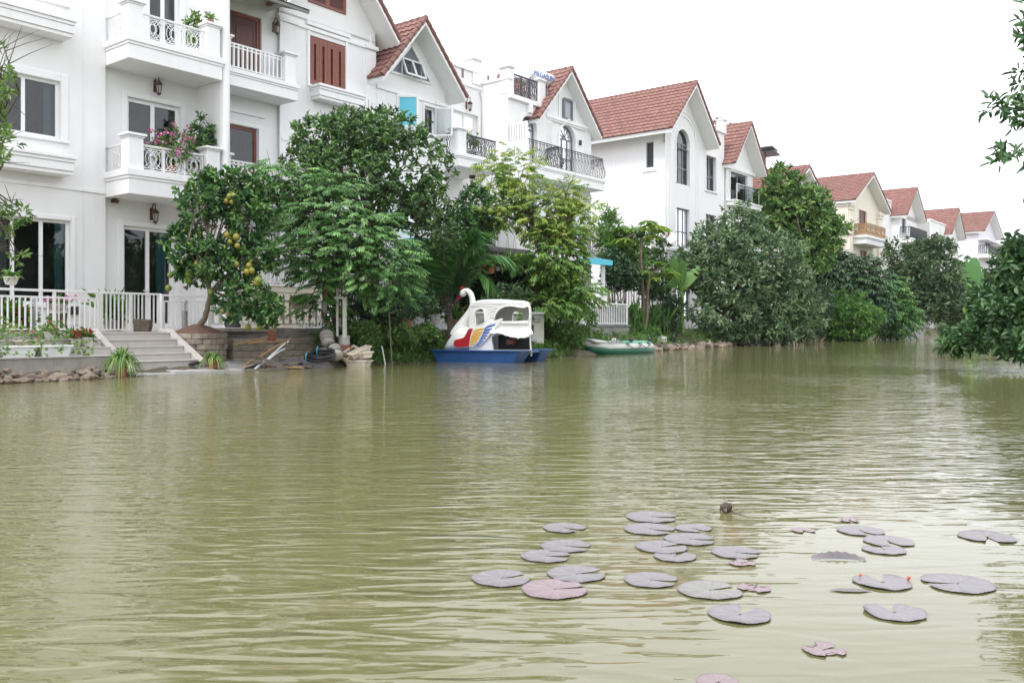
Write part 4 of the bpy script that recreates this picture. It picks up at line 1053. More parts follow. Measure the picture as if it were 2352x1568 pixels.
h.box(sg5, se5 + .1, -.1, .12, wtop5 - .14, wtop5 + .02); h.pillar(se5 - .4, se5 + .06, -.1, .35, wtop5 + .02, wtop5 + .75)
zc5 = zv(1553, 572); h.box(s5 - .12, se5, -.12, .1, zc5 - .16, zc5); h.box(s5 - .07, se5, -.07, .1, zc5 - .3, zc5 - .162); h.box(s5 - .1, se5, -.1, .1, zc5 - .75, zc5 - .62)
h.box(s5 - .10, s5 + .02, .102, 9.0, zc5 - .16, zc5); h.box(s5 - .06, s5 + .02, .102, 9.0, zc5 - .3, zc5 - .162)
# side wall with a small window
yw0, yw1 = yu(1501, s5), yu(1484, s5); zw0, zw1 = zy(1492, 385, s5), zy(1492, 327, s5); D5 = 11.6
mb = h.wallmb
for (a, b, p, q) in ((0, yw0, GZ - .6, wtop), (yw1, D5, GZ - .6, wtop), (yw0, yw1, GZ - .6, zw0), (yw0, yw1, zw1, wtop)): mb.poly([(s5, a, p), (s5, b, p), (s5, b, q), (s5, a, q)])
for p in ([(yw0, zw0), (yw0, zw1)], [(yw1, zw0), (yw1, zw1)], [(yw0, zw0), (yw1, zw0)], [(yw0, zw1), (yw1, zw1)]):
    mb.poly([(s5, p[0][0], p[0][1]), (s5, p[1][0], p[1][1]), (s5 + .22, p[1][0], p[1][1]), (s5 + .22, p[0][0], p[0][1])])
m_ = MB(); x = s5 + .14
for a, b in (((yw0, zw0), (yw1, zw0)), ((yw0, zw1), (yw1, zw1)), ((yw0, zw0), (yw0, zw1)), ((yw1, zw0), (yw1, zw1))): m_.beam((x, a[0], a[1]), (x, b[0], b[1]), .1, .1)
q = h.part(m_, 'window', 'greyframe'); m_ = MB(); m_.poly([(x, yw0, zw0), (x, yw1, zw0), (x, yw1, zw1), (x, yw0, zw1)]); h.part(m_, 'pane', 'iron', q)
h.box(s5 - .05, s5 + .02, yw0 - .2, yw1 + .2, zw0 - .24, zw0 - .14); h.box(s5 - .02, s5 + .01, 3.3, 3.4, GZ, wtop)
mb.poly([(s5, D5, GZ), (se5, D5, GZ), (se5, D5, wtop), (s5, D5, wtop)]); mb.poly([(sg5, .3, wtop5 - .5), (se5, .3, wtop5 - .5), (se5, D5, wtop5 - .5), (sg5, D5, wtop5 - .5)]); mb.poly([(se5, .02, GZ), (se5, .02, wtop5), (se5, D5, wtop5), (se5, D5, GZ)])
h.finish()
H5 = dict(s=s5, sg=sg5, se=se5, top=wtop5)

# ---------------------------------------------------------------- the five farther villas, one routine with its own measures each
def far_house(name, label, tipL, apex, tipR, uc, ur, depth, wallmat='white', side_win=(), front=(), wing=None, oh=.8, extra=None, fm='greyframe', zoff=0.0):
    s0 = su(uc); h = House(name, label, s0, wallmat); y0 = -oh
    lt, ap, rt = tri(h, y0, tipL, apex, tipR); ze = (lt[1] + rt[1]) / 2
    sr_ = su(ur); half = (sr_ - s0) / 2 + .45; mid = (s0 + sr_) / 2
    lt, ap, rt = (mid - half, ze), (mid, ap[1]), (mid + half, ze); wtop = ze - .15
    ops = [(h.su(a), h.su(b), h.zv((a + b) / 2, q), h.zv((a + b) / 2, p)) for (a, b, p, q) in front]
    h.wall(0, s0, sr_, GZ - .6, wtop, ops)
    for o in ops: h.window(0, *o, fm=fm, n=2, tr=.12, fw=.09, gl='glass' if fm == 'greyframe' else 'wooddark')
    h.gable(lt, ap, rt, y0, depth, wallL=s0, wallR=sr_, wy=0, zwall=wtop, slab=.2)
    mb = h.wallmb; D = depth - 1.0
    mb.poly([(s0, 0, GZ - .6), (s0, D, GZ - .6), (s0, D, wtop), (s0, 0, wtop)]); mb.poly([(sr_, 0, GZ - .6), (sr_, 0, wtop), (sr_, D, wtop), (sr_, D, GZ - .6)]); mb.poly([(s0, D, GZ), (sr_, D, GZ), (sr_, D, wtop), (s0, D, wtop)])
    for (ua, ub, va, vb) in side_win:
        ya, yb_ = yu(ub, s0), yu(ua, s0); za, zb_ = zy((ua + ub) / 2, vb, s0), zy((ua + ub) / 2, va, s0)
        m_ = MB()
        for a, b in (((ya, za), (yb_, za)), ((ya, zb_), (yb_, zb_)), ((ya, za), (ya, zb_)), ((yb_, za), (yb_, zb_)), (((ya + yb_) / 2, za), ((ya + yb_) / 2, zb_))): m_.beam((s0 - .02, a[0], a[1]), (s0 - .02, b[0], b[1]), .12, .1)
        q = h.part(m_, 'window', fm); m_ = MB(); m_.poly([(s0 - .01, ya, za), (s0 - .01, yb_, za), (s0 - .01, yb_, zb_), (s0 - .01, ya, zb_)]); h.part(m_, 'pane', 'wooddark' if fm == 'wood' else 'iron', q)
        h.box(s0 - .08, s0 + .02, ya - .25, yb_ + .25, zb_ + .1, zb_ + .3); h.box(s0 - .06, s0 + .02, ya - .2, yb_ + .2, za - .25, za - .1)
    if wing:                                            # flat-roofed wing set beside the gable: (right u, top v at its left, setback)
        sa, sb = (sr_, h.su(wing[0])) if wing[3] > 0 else (h.su(wing[0]), s0)
        zt = h.zv(wing[0], wing[1], wing[2]); yw = wing[2]
        h.wall(yw, sa, sb, GZ - .6, zt, []); h.shell(sa, sb, zt - .3, D, y0=yw); h.box(sa, sb, yw - .08, yw + .1, zt - .12, zt + .03)
        mb.poly([(sa, yw, GZ), (sa, yw, zt), (sa, D, zt), (sa, D, GZ)])
    if extra: extra(h, s0, sr_, wtop)
    h.finish(); return h
def x6(h, s0, sr_, wtop):
    a, b = s0 + .4, sr_ - .2; fz = h.zv(1710, 470)
    m_ = MB(); m_.box(a, b, -.55, -.5, fz, fz + 1.0); q = MB()
    h.slab(s0, sr_, -.6, 0, fz, fz - .35)
    for x in (a, (a + b) / 2, b): q.box(x - .025, x + .025, -.56, -.49, fz, fz + 1.05)
    q.box(a, b, -.56, -.49, fz + 1.0, fz + 1.05); r = h.part(q, 'balcony_railing', 'steel'); m_ = MB(); m_.poly([(a, -.52, fz + .05), (b, -.52, fz + .05), (b, -.52, fz + 1.0), (a, -.52, fz + 1.0)]); h.part(m_, 'rail_glass', 'glass', r)
    h.box(s0, sr_ + .2, -.12, .1, h.zv(1690, 393), h.zv(1690, 393) + .25)
far_house('villa', 'white gabled villa right behind the arched-window one with glass balcony rail', (1685, 374), (1723.5, 282), (1761, 399), 1668, 1729, 11, front=[(1677, 1716, 399, 470)], extra=x6)
far_house('villa', 'white villa mostly hidden by the tall tree with only its small roof peak showing', (1800, 430), (1848, 378), (1866, 429), 1806, 1862, 10, front=[(1820, 1845, 470, 520)])
def x8(h, s0, sr_, wtop):
    z1 = wtop
    for x in (s0, sr_ - 1.1):
        h.box(x - .05, x + 1.0, -.22, .02, z1 - 2.6, z1 - .2); h.box(x - .12, x + 1.07, -.3, .02, z1 - .55, z1 - .3); h.box(x - .16, x + 1.12, -.36, .02, z1 - .28, z1 + .02)
        h.box(x + .05, x + .9, -.2, .02, GZ, z1 - 2.7)
        for k in range(4): h.trim.lathe([(.02, -.12), (.12, -.06), (.14, 0), (.1, .1), (.02, .14)], (x + .15 + .22 * k, -.22, z1 - 1.3 - .12 * (k % 2)), 8)
    h.box(s0 - .25, s0 + .02, -.2, 3.0, z1 - .28, z1 + .02); h.box(s0 - .18, s0 + .02, -.12, 1.2, z1 - 2.6, z1 - .29)
    sb0, sb1 = su(1986, -1.0), su(2032, -1.0); zf = h.zv(2010, 546, -1.0)
    h.slab(sb0, sb1, -1.1, 0, zf, zf - .7, lip=.15)
    m_ = MB(); n = 4
    for k in range(n): ornate_panel(m_, sb0 + (sb1 - sb0) * k / n + .05, sb0 + (sb1 - sb0) * (k + 1) / n - .05, -1.05, zf + .1, zf + 1.0, t=.03)
    for k in range(2): ornate_panel(m_, -1.0 + .5 * k, -.55 + .5 * k, sb0 + .05, zf + .1, zf + 1.0, t=.03, axis='x')
    m_.box(sb0, sb1, -1.09, -1.01, zf + 1.02, zf + 1.08); h.part(m_, 'balcony_railing', 'bamboo')
    zm_ = h.zv(1975, 552); xm_ = h.su(1980)
    h.box(xm_ - .9, xm_ + .9, -.06, .02, zm_ - .7, zm_ + .7)
    for k in range(9): h.trim.lathe([(.01, -.1), (.13, 0), (.01, .1)], (xm_ - .5 + .13 * k, -.08, zm_ + .25 * math.sin(k * 1.3)), 8)
    sl = (h_ap[1] - 0) if False else 0
    for k in range(10):
        f = k / 10.0; mid = (s0 + sr_) / 2; z = wtop + .35 + (1 - f) * 0 + f * 3.0 - 0; x = sr_ - .15 - f * (sr_ - mid) * .98
        h.box(x - .1, x + .1, -.18, .02, z - .25, z - .05)
h_ap = (0, 0)
far_house('villa', 'cream villa with carved capitals, brown shutters and a gilded balcony rail', (1975, 466), (2003, 397), (2027, 477), 1946, 2022, 11.5, wallmat='cream', fm='wood',
          side_win=[(1903, 1929, 482, 513), (1906, 1929, 575, 616)], front=[(1972, 1990, 484, 528), (1974, 1991, 575, 614)], extra=x8)
far_house('villa', 'narrow white villa with steep roof between the cream villa and the low parapet', (2075, 491), (2096, 428), (2117, 504), 2067, 2106, 11, front=[(2071, 2080, 492, 536)], wing=(2036, 458, .8, -1),
          extra=lambda h, s0, sr_, wtop: [h.slab(s0, sr_, -1.0, 0, h.zv(2085, 552), h.zv(2085, 562)), [belly_rail(m, [(s0, -.02), (s0, -.95), (sr_, -.95)], h.zv(2085, 552), h.zv(2085, 552) + 1.1, gap=.2, t=.03, bulge=.05) or h.part(m, 'balcony_railing', 'iron') for m in [MB()]]])
far_house('villa', 'white villa with boxy parapet in front of its tiled roof', (2171, 535), (2190, 474), (2207, 542), 2171, 2199, 12, front=[(2166 + 9, 2184, 548, 575)], wing=(2135, 503, .0, -1))
def x11(h, s0, sr_, wtop):
    zf = h.zv(2270, 590); h.slab(s0 + .1, sr_ + .8, -1.2, 0, zf, zf - .5); m_ = MB(); belly_rail(m_, [(s0 + .15, -.02), (s0 + .15, -1.15), (sr_ + .7, -1.15)], zf, zf + 1.1, gap=.22, t=.03, bulge=.0); h.part(m_, 'balcony_railing', 'iron')
    h.box(s0, sr_, -1.0, 0, wtop - .9, wtop - .75)
far_house('villa', 'farthest pale lilac villa on the right with dark balcony rail', (2257, 532), (2279, 484), (2296, 542), 2247, 2289, 14, wallmat='lilac', front=[(2262, 2276, 552, 590)], extra=x11)
far_house('villa', 'low terracotta roofed villa showing only as a strip behind the right-hand leaves', (2330, 610), (2365, 560), (2390, 610), 2318, 2392, 14, front=[])
# ------------------------------------------------------------------ trees and shrubs
def gz_at(p):
    return .9
def Pz(u, Y, z):
    return Vector(((u - CX) / FD * Y, Y, z))
# pomelo tree with fruit, in a round stone-edged bed
pom = [(470, 470, 62, 50, 21.3), (425, 560, 34, 60, 21.2), (530, 425, 70, 32, 21.6), (575, 500, 62, 60, 21.5), (490, 590, 70, 55, 21.0), (590, 590, 45, 55, 21.3), (550, 690, 62, 42, 20.8), (612, 715, 34, 40, 20.9), (425, 625, 26, 32, 21.1), (605, 440, 45, 35, 21.8), (470, 410, 30, 20, 21.5)]
def f_(lv):
    p, o = shell_points(lv, pom, 1050, .25, .35); rosettes(lv, p, o, 7, .15, .075, .75, .3, (.36, .2))
pomelo = tree('pomelo_tree', 'pomelo tree hung with round yellow-green fruit, standing in the brick-edged bed beside the steps', 'tree', Pz(455, 21.8, 1.0), [Pz(470, 21.6, 1.25), Pz(482, 21.4, 1.75), Pz(472, 21.3, 2.4), Pz(500, 21.3, 3.1)], pom, 'pomelo', f_, .075, 'barkpale', 11)
M['pomelo'] = mat('pomelo_skin', (0.20, 0.215, 0.04), .45, .15, 12, .15, 90, tint=((.55, .85, .6), (1.35, .95, .6)))
def fruit(t, u, v, Y, r, tint):
    m = MB(); m.tint = tint; c = P(u, v, Y) - t.location
    m.lathe([(.001 + r * math.sin(math.pi * k / 10), -r * 1.02 * math.cos(math.pi * k / 10) + (.12 * r * (k / 10) ** 3)) for k in range(11)], c, 14)
    m.tube([c + Vector((0, 0, r)), c + Vector((.01, 0, r + .08))], .008, 5)
    m.build('fruit', M['pomelo'], t, smooth=True)
for (u, v, r, k) in ((433, 645, .085, .15), (434, 632, .07, .5), (452, 608, .085, .65), (463, 610, .07, .6), (472, 614, .085, .6), (527, 452, .07, .6), (537, 450, .065, .5), (520, 462, .06, .7), (533, 465, .06, .7), (543, 545, .085, .55), (521, 540, .07, .8), (528, 556, .06, .75), (545, 565, .065, .75), (543, 608, .075, .45), (567, 625, .08, 1.0), (578, 622, .08, .5), (572, 610, .07, .8), (593, 645, .10, .2), (590, 650, .09, .75), (484, 672, .08, .15), (512, 715, .07, .6), (528, 722, .085, .35), (600, 724, .075, .5), (570, 752, .07, .55), (596, 753, .065, .45), (387, 662, .075, .2), (391, 632, .07, .15), (545, 695, .06, .55)):
    fruit(pomelo, u, v, 20.85 if u > 400 else 21.1, r, k)
# feathery layered tree
fern = [(690, 425, 70, 36, 22.8), (770, 420, 50, 32, 22.8), (640, 395, 50, 28, 23.0), (760, 480, 80, 40, 22.4), (830, 520, 80, 45, 22.3), (700, 520, 70, 45, 22.5), (790, 570, 110, 50, 22.0), (880, 585, 72, 55, 22.2), (735, 620, 66, 40, 22.2), (740, 685, 50, 36, 22.6), (850, 640, 76, 36, 21.9), (915, 635, 42, 50, 22.2), (655, 575, 38, 50, 22.8), (655, 480, 40, 40, 22.9)]
fern = [b[:4] + (b[4] + 1.0,) for b in fern]
def f_(lv):
    p, o = shell_points(lv, fern, 1150, .35, .3); p[:, 2] = np.round(p[:, 2] / .30) * .30 + lv.r.normal(0, .085, len(p)); sprays(lv, p, o, .46, 9, .125, .044, .24, (.38, .24), .9)
tree('feathery_tree', 'layered tree of drooping feathery leaves beside the white post', 'tree', Pz(770, 24.5, .85), [Pz(770, 24.1, 1.9), Pz(775, 23.8, 3.0), Pz(760, 23.7, 4.2)], fern, 'fern', f_, .10, 'bark', 12)
# domed broadleaf tree
fic = [(760, 320, 92, 58, 26.4), (850, 312, 110, 58, 26.6), (930, 375, 95, 75, 26.4), (985, 465, 55, 60, 26.4), (800, 400, 120, 52, 25.6), (710, 375, 56, 52, 26.0), (905, 480, 80, 45, 26.2), (830, 290, 80, 40, 26.9), (1000, 530, 50, 42, 26.5), (700, 450, 50, 36, 26.5)]
def f_(lv):
    p, o = shell_points(lv, fic, 1500, .62, .3); rosettes(lv, p, o, 8, .165, .075, .8, .45, (.42, .18), hi=.2)
tree('broadleaf_tree', 'tall domed tree of dark glossy leaves in front of the brown-shuttered villa', 'tree', Pz(862, 26.8, .9), [Pz(862, 26.7, 2.6), Pz(856, 26.6, 4.1), Pz(850, 26.4, 5.0)], fic, 'ficus', f_, .15, 'bark', 13)
# dark fruit tree behind the palm
bk = [(1090, 470, 40, 42, 30.5), (1062, 525, 44, 50, 30.0), (1040, 590, 50, 50, 30.0), (985, 600, 40, 60, 29.5), (1105, 520, 40, 22, 31.0)]
def f_(lv):
    p, o = shell_points(lv, bk, 620, .3, .3); rosettes(lv, p, o, 7, .17, .08, .8, .3, (.34, .17))
t = tree('pomelo_tree', 'dark fruit tree behind the palm with two pale green pomelos', 'tree', Pz(1050, 30.6, .9), [Pz(1050, 30.4, 2.2), Pz(1065, 30.4, 3.4)], bk, 'pomelo', f_, .09, 'bark', 14)
for (u, v) in ((1101, 482), (1126, 486), (1157, 484), (965, 632)): fruit(t, u, v, 29.9, .11, .1)
# yellow-green tree
st1 = [(1135, 395, 34, 40, 32), (1190, 395, 40, 52, 32), (1165, 470, 56, 50, 31.8), (1235, 480, 60, 58, 31.6), (1300, 445, 40, 36, 31.8), (1302, 510, 52, 46, 31.6), (1278, 540, 56, 36, 31.2), (1125, 500, 46, 26, 31.4), (1350, 480, 26, 18, 31.8)]
st2 = [(1268, 600, 66, 48, 30.9), (1312, 605, 30, 54, 31.2), (1320, 670, 56, 34, 31.0), (1245, 700, 76, 20, 30.4), (1275, 640, 46, 34, 31.0)]
def f_(lv):
    p, o = shell_points(lv, st1, 900, .2, .5); sprays(lv, p, o, .40, 6, .13, .062, .2, (.58, .24), .45)
    p, o = shell_points(lv, st2, 560, .3, .4); sprays(lv, p, o, .42, 5, .16, .075, .3, (.22, .15), .6)
tree('star_fruit_tree', 'airy yellow-green tree rising behind the swan boat in front of the iron balconies', 'tree', Pz(1250, 32.5, .85), [Pz(1245, 32.2, 2.4), Pz(1235, 31.9, 4.2), Pz(1205, 31.9, 5.6)], st1 + st2, 'star', f_, .09, 'bark', 15)
# shrubs in the shade behind the swan
def shrub(name, label, base, blobs, leaf, n, L, Wd, seed, k=7, inner=.3, tint=(.4, .2), r0=.035, group=None, cat='shrub', lump=.35, style=0, bark='bark'):
    def f_(lv):
        p, o = shell_points(lv, blobs, n, inner, lump)
        if style == 0: rosettes(lv, p, o, k, L, Wd, .85, .3, tint)
        else: sprays(lv, p, o, L * 3, k, L, Wd, .35, tint, .6)
    return tree(name, label, cat, base, [Vector(base) + Vector((0, 0, .3))], blobs, leaf, f_, r0, bark, seed, group=group, ntips=9)
shrub('shrub', 'dark thicket under the feathery tree right of the white post', Pz(860, 25.4, .6), [(850, 715, 60, 45, 25.2), (905, 705, 50, 45, 25.6), (830, 680, 40, 40, 25.0), (950, 680, 40, 56, 26.4)], 'dark', 520, .15, .06, 21)
shrub('shrub', 'dark brown-green bush left of the swan head below the palm', Pz(980, 29.5, .7), [(960, 640, 40, 40, 29.8), (985, 700, 40, 42, 29.6), (1010, 650, 36, 50, 30.2)], 'dark', 380, .16, .06, 22)
shrub('shrub', 'clipped grey-green bush just above the swan roof', Pz(1160, 30.4, .8), [(1170, 672, 40, 24, 30.4), (1130, 690, 26, 22, 30.4), (1205, 690, 26, 22, 30.4)], 'weep', 260, .11, .05, 23)
shrub('shrub', 'tall dark bush under the brown awning', Pz(1110, 33.5, .9), [(1060, 645, 54, 66, 33.6), (985, 640, 44, 70, 33.0), (1120, 650, 60, 55, 33.8), (1190, 655, 60, 55, 33.8), (1250, 665, 50, 50, 33.6)], 'dark', 1050, .2, .08, 24)
shrub('shrub', 'low dark bush at the end of the deck fence', Pz(1270, 32.2, .8), [(1265, 725, 44, 38, 32.0), (1235, 745, 28, 26, 31.4), (1305, 705, 40, 34, 32.4), (1340, 735, 30, 28, 33.6)], 'bright', 420, .14, .06, 25)
# coconut palm
def frond(lv, mb, pts, n=74, L=.7, Wd=.055, droop=.5, hang=.45):
    """rachis through the given points; leaflets in two ranks"""
    pts = [Vector(p) for p in pts]; r = lv.r
    def at(t):
        k = t * (len(pts) - 1); i = min(int(k), len(pts) - 2); f = k - i
        p0, p1, p2, p3 = pts[max(i - 1, 0)], pts[i], pts[i + 1], pts[min(i + 2, len(pts) - 1)]
        return .5 * ((2 * p1) + (p2 - p0) * f + (2 * p0 - 5 * p1 + 4 * p2 - p3) * f * f + (3 * p1 - p0 - 3 * p2 + p3) * f ** 3)
    path = [at(k / 16) for k in range(17)]; mb.tube(path, [.028 * (1 - .85 * k / 16) for k in range(17)], 6)
    C, D, LL = [], [], []
    for k in range(n):
        t = .16 + .83 * k / (n - 1); p = at(t); d = (at(min(1, t + .02)) - at(t - .02)).normalized(); s = d.cross(Vector((0, 0, 1)))
        if s.length < 1e-3: s = Vector((1, 0, 0))
        s.normalize()
        for sg in (-1, 1):
            C.append(p); D.append(s * sg * .85 + d * .75 + Vector((0, 0, -hang * (.6 + r.random() * .8)))); LL.append(L * (.35 + .65 * math.sin(math.pi * min(1, t * .9 + .08))) * r.uniform(.85, 1.1))
    lv.add(np.array(C), np.array(D), np.array(LL), Wd, np.clip(r.normal(.45, .2, len(C)), 0, 1), up=np.tile([0, 0, 1.], (len(C), 1)), fold=.15, curl=.12)
base = Pz(1032, 27.6, .4); t = thing('coconut_palm', 'young coconut palm with long arching fronds behind the swan head', 'palm', base)
lv = Leaves(31); mb = MB(); c0 = P(1032, 722, 27.6)
for tip, mid, Ln in (((1086, 535), (1058, 600), 1.05), ((1070, 555), (1046, 620), 1.0), ((1016, 556), (1022, 620), .85), ((1160, 588), (1095, 600), .75), ((1120, 640), (1085, 630), .6), ((985, 610), (1010, 640), .7), ((1050, 575), (1042, 630), .7), ((955, 660), (985, 650), .6)):
    q = c0 + Vector((0, _nz.uniform(-.1, .1), 0)); dy = _nz.uniform(-.7, .5)
    e = P(tip[0], tip[1], 27.6 + dy); m2 = P(mid[0], mid[1], 27.6 + dy * .4); e2 = e + (e - m2) * .22 + Vector((0, 0, -.35)); frond(lv, mb, [q, m2, e, e2], L=Ln * 1.15)
mb.tube([base, base.lerp(c0, .5) + Vector((.03, 0, 0)), c0], [.13, .10, .07], 9)
lv.P = [p - np.array(base) for p in lv.P]; mb.build('trunk', M['bark'], t, off=base, smooth=True); lv.build('fronds', LEAF['palm'], t)
# papaya trees
def papaya(label, base, top, crown, R0, n, seed, fruits=()):
    base, top = Vector(base), Vector(top); t = thing('papaya_tree', label, 'tree', base, 0, None); rng = np.random.default_rng(seed)
    mb = MB(); mb.tube([base, base.lerp(top, .35) + Vector((.05, 0, 0)), base.lerp(top, .7) + Vector((-.03, 0, 0)), top], [.10, .085, .07, .05], 8)
    lv = Leaves(seed)
    for k in range(n):
        a = k * 2.4 + rng.uniform(-.2, .2); el = rng.uniform(-.35, .7); d = Vector((math.cos(a) * math.cos(el), math.sin(a) * math.cos(el), math.sin(el)))
        e = top + d * R0 * rng.uniform(.65, 1.0); mb.tube([top, top.lerp(e, .5) + Vector((0, 0, .06)), e], .014, 5)
        out = Vector((d.x, d.y, .1)).normalized(); side = out.cross(Vector((0, 0, 1))).normalized(); tn = np.clip(rng.normal(.55, .22), 0, 1)
        for j in range(-4, 5):
            b = j * .62; dd = out * math.cos(b) + side * math.sin(b) + Vector((0, 0, -.28 - .1 * abs(j) / 4)); L = R0 * .62 * (1 - .10 * abs(j)) * rng.uniform(.9, 1.1)
            lv.add([e], [dd], [L], L * .30, [tn], up=[[0, 0, 1.]], fold=.05, curl=.2)
            for sg in (-1, 1):
                q = dd + side.cross(dd).cross(dd) * 0 + (Vector((0, 0, 1)).cross(dd)).normalized() * sg * .75; lv.add([np.array(e) + np.array(dd.normalized()) * L * .4], [q], [L * .42], L * .2, [tn], up=[[0, 0, 1.]], fold=.05, curl=.15)
    mb.build('trunk', M['barkpale'], t, off=base, smooth=True); lv.P = [p - np.array(base) for p in lv.P]; lv.build('crown', LEAF['papaya'], t)
    for u, v, Y, r in fruits:
        m = MB(); m.lathe([(.01, -r * 1.25), (r * .6, -r), (r, -.1 * r), (r * .75, r * .8), (.02, r * 1.2)], P(u, v, Y) - base, 12); m.build('fruit', LEAF['dark'], t, smooth=True)
papaya('taller papaya tree with bright lobed leaves against the big white side wall', Pz(1476, 42.0, .6), P(1472, 535, 42.0), None, 1.25, 15, 41, [(1466, 537, 41.8, .16), (1474, 535, 41.7, .17)])
papaya('shorter papaya tree leaning from the same spot as the taller one', Pz(1478, 41.6, .5), P(1493, 628, 41.8), None, 1.05, 14, 42)
# banana
def banana(label, base, leaves, Y, seed, leaf='banana', name='banana_plant', cat='plant', Wd=.46):
    base = Vector(base); t = thing(name, label, cat, base); r = random.Random(seed); mb = MB(); st = MB(); c = base + Vector((0, 0, leaves[0][4] if len(leaves[0]) > 4 else 1.2))
    st.tube([base, base.lerp(c, .5), c], [.14, .12, .08], 9)
    for L in leaves:
        u, v, mu, mv = L[:4]; dy = r.uniform(-.5, .5); e = P(u, v, Y + dy); m2 = P(mu, mv, Y + dy * .5); sd = (e - c).cross(Vector((r.uniform(-.3, .3), 1, r.uniform(-.2, .2)))).normalized(); K = 14; mb.tint = min(1, max(0, r.gauss(.5, .2)))
        rows = []
        for k in range(K + 1):
            f = k / K; p = c * (1 - f) ** 2 + m2 * 2 * f * (1 - f) + e * f * f; w = Wd * (0 if f < .18 else math.sin(math.pi * min(1, (f - .18) / .84)) ** .6) * .5 + .012
            rows.append(mb.av([p + sd * w + Vector((0, .04, .05 * w)), p, p - sd * w + Vector((0, .04, .05 * w))]))
        for a, b in zip(rows, rows[1:]):
            if r.random() < .12: mb.face((a, a + 1, b + 1)); continue
            mb.face((a, a + 1, b + 1, b)); mb.face((a + 1, a + 2, b + 2, b + 1))
        st.tube([c, c.lerp(m2, .5), m2.lerp(e, .3)], [.035, .028, .012], 6)
    st.build('stem', LEAF['papaya'], t, off=base, smooth=True); mb.build('leaves', LEAF[leaf], t, off=base, smooth=True, fix=False)
banana('banana plant with broad upright leaves in front of the arched-window villa', Pz(1566, 44, .7), [(1543, 588, 1556, 625, 2.0), (1568, 598, 1566, 630), (1592, 622, 1578, 640), (1606, 612, 1580, 645), (1528, 660, 1550, 635), (1580, 668, 1574, 640)], 44, 51)
banana('fan-shaped palm of big upright leaves far along the bank', Pz(2226, 84, .9), [(2205, 598, 2222, 650, 2.2), (2222, 588, 2228, 640), (2240, 592, 2232, 640), (2255, 612, 2238, 645), (2190, 640, 2215, 660), (2262, 640, 2240, 660)], 84, 52, 'palm', Wd=1.5)
banana('pale yellow-green fan palm at the water behind the overhanging tree', Pz(2228, 70, .4), [(2222, 690, 2228, 715, .8), (2232, 682, 2230, 715), (2242, 694, 2233, 718), (2214, 705, 2226, 722)], 70, 53, 'papaya', Wd=.5)
# small trees around the deck
shrub('tree', 'small round dark tree on a thin trunk behind the deck fence', Pz(1432, 41, .85), [(1425, 628, 40, 34, 41), (1412, 602, 26, 22, 41), (1448, 645, 24, 18, 41)], 'dark', 420, .22, .09, 61, cat='tree', r0=.06)
shrub('tree', 'slender light green tree with willowy leaves left of the papayas', Pz(1415, 43.5, .85), [(1400, 545, 32, 40, 43.5), (1420, 580, 44, 34, 43.2), (1398, 500, 10, 26, 43.6), (1448, 560, 26, 30, 43.4), (1462, 600, 32, 24, 43.2)], 'bright', 420, .3, .07, 62, cat='tree', r0=.05, tint=(.62, .2), inner=.15)
shrub('tree', 'leafy dark tree half hidden behind the papaya crowns', Pz(1505, 45, .85), [(1500, 570, 30, 40, 45), (1520, 640, 36, 50, 45), (1490, 660, 30, 34, 44.5)], 'ficus', 380, .22, .09, 63, cat='tree', r0=.06)
for i, (u, v, Y, lb) in enumerate(((1445, 712, 40.8, 'clump of tall canna leaves right of the white deck fence'), (1505, 712, 42.5, 'clump of tall strap leaves right of the papaya trunks'))):
    base = Pz(u, Y, .5); t = thing('canna_clump', lb, 'plant', base); lv = Leaves(70 + i); n = 70; r = lv.r
    c = np.array(base) + r.normal(0, 1, (n, 3)) * np.array([.45, .3, 0]) + np.array([0, 0, 1]) * r.uniform(0, 1.1, (n, 1)); d = r.normal(0, .35, (n, 3)) + np.array([0, 0, 1.])
    lv.add(c, d, r.uniform(.5, .95, n), .17, r.normal(.4, .2, n), up=r.normal(0, 1, (n, 3)), curl=.2); lv.P = [p - np.array(base) for p in lv.P]; lv.build('leaves', LEAF['banana'], t)
    m = MB(); [m.tube([(q[0] - base.x, q[1] - base.y, 0), (q[0] - base.x, q[1] - base.y, 1.0)], .02, 5) for q in c[:14]]; m.build('stems', LEAF['weed'], t)
shrub('shrub', 'round dark shrub in a black tub beside the upturned troughs', Pz(1530, 43.2, .35), [(1528, 738, 40, 38, 43.0), (1545, 700, 30, 30, 43.4)], 'dark', 420, .16, .07, 64)
shrub('shrub', 'small reddish-green bush at the water behind the dinghy', Pz(1485, 40.5, .3), [(1478, 778, 24, 16, 40.3), (1495, 768, 20, 18, 40.6)], 'bright', 160, .13, .06, 65)
# big riverside bush
wp = [(1700, 515, 62, 42, 49), (1640, 565, 70, 52, 48.5), (1745, 590, 96, 66, 48.5), (1680, 645, 100, 66, 47.6), (1800, 660, 70, 70, 49), (1600, 630, 44, 52, 48), (1775, 725, 84, 50, 48.5), (1660, 725, 80, 50, 47.2), (1848, 705, 36, 56, 50), (1560, 600, 20, 30, 48.5), (1720, 760, 90, 22, 47.6), (1840, 750, 40, 30, 50)]
def f_(lv):
    p, o = shell_points(lv, wp, 2200, .35, .45); rosettes(lv, p, o, 8, .33, .115, .8, .0, (.42, .22), .25, hi=.22)
tree('riverside_tree', 'largest grey-green tree leaning over the water from the stone-edged bank', 'tree', Pz(1650, 49.5, .6), [Pz(1665, 49.2, 1.8), Pz(1690, 48.9, 3.0)], wp, 'weep', f_, .2, 'bark', 81)
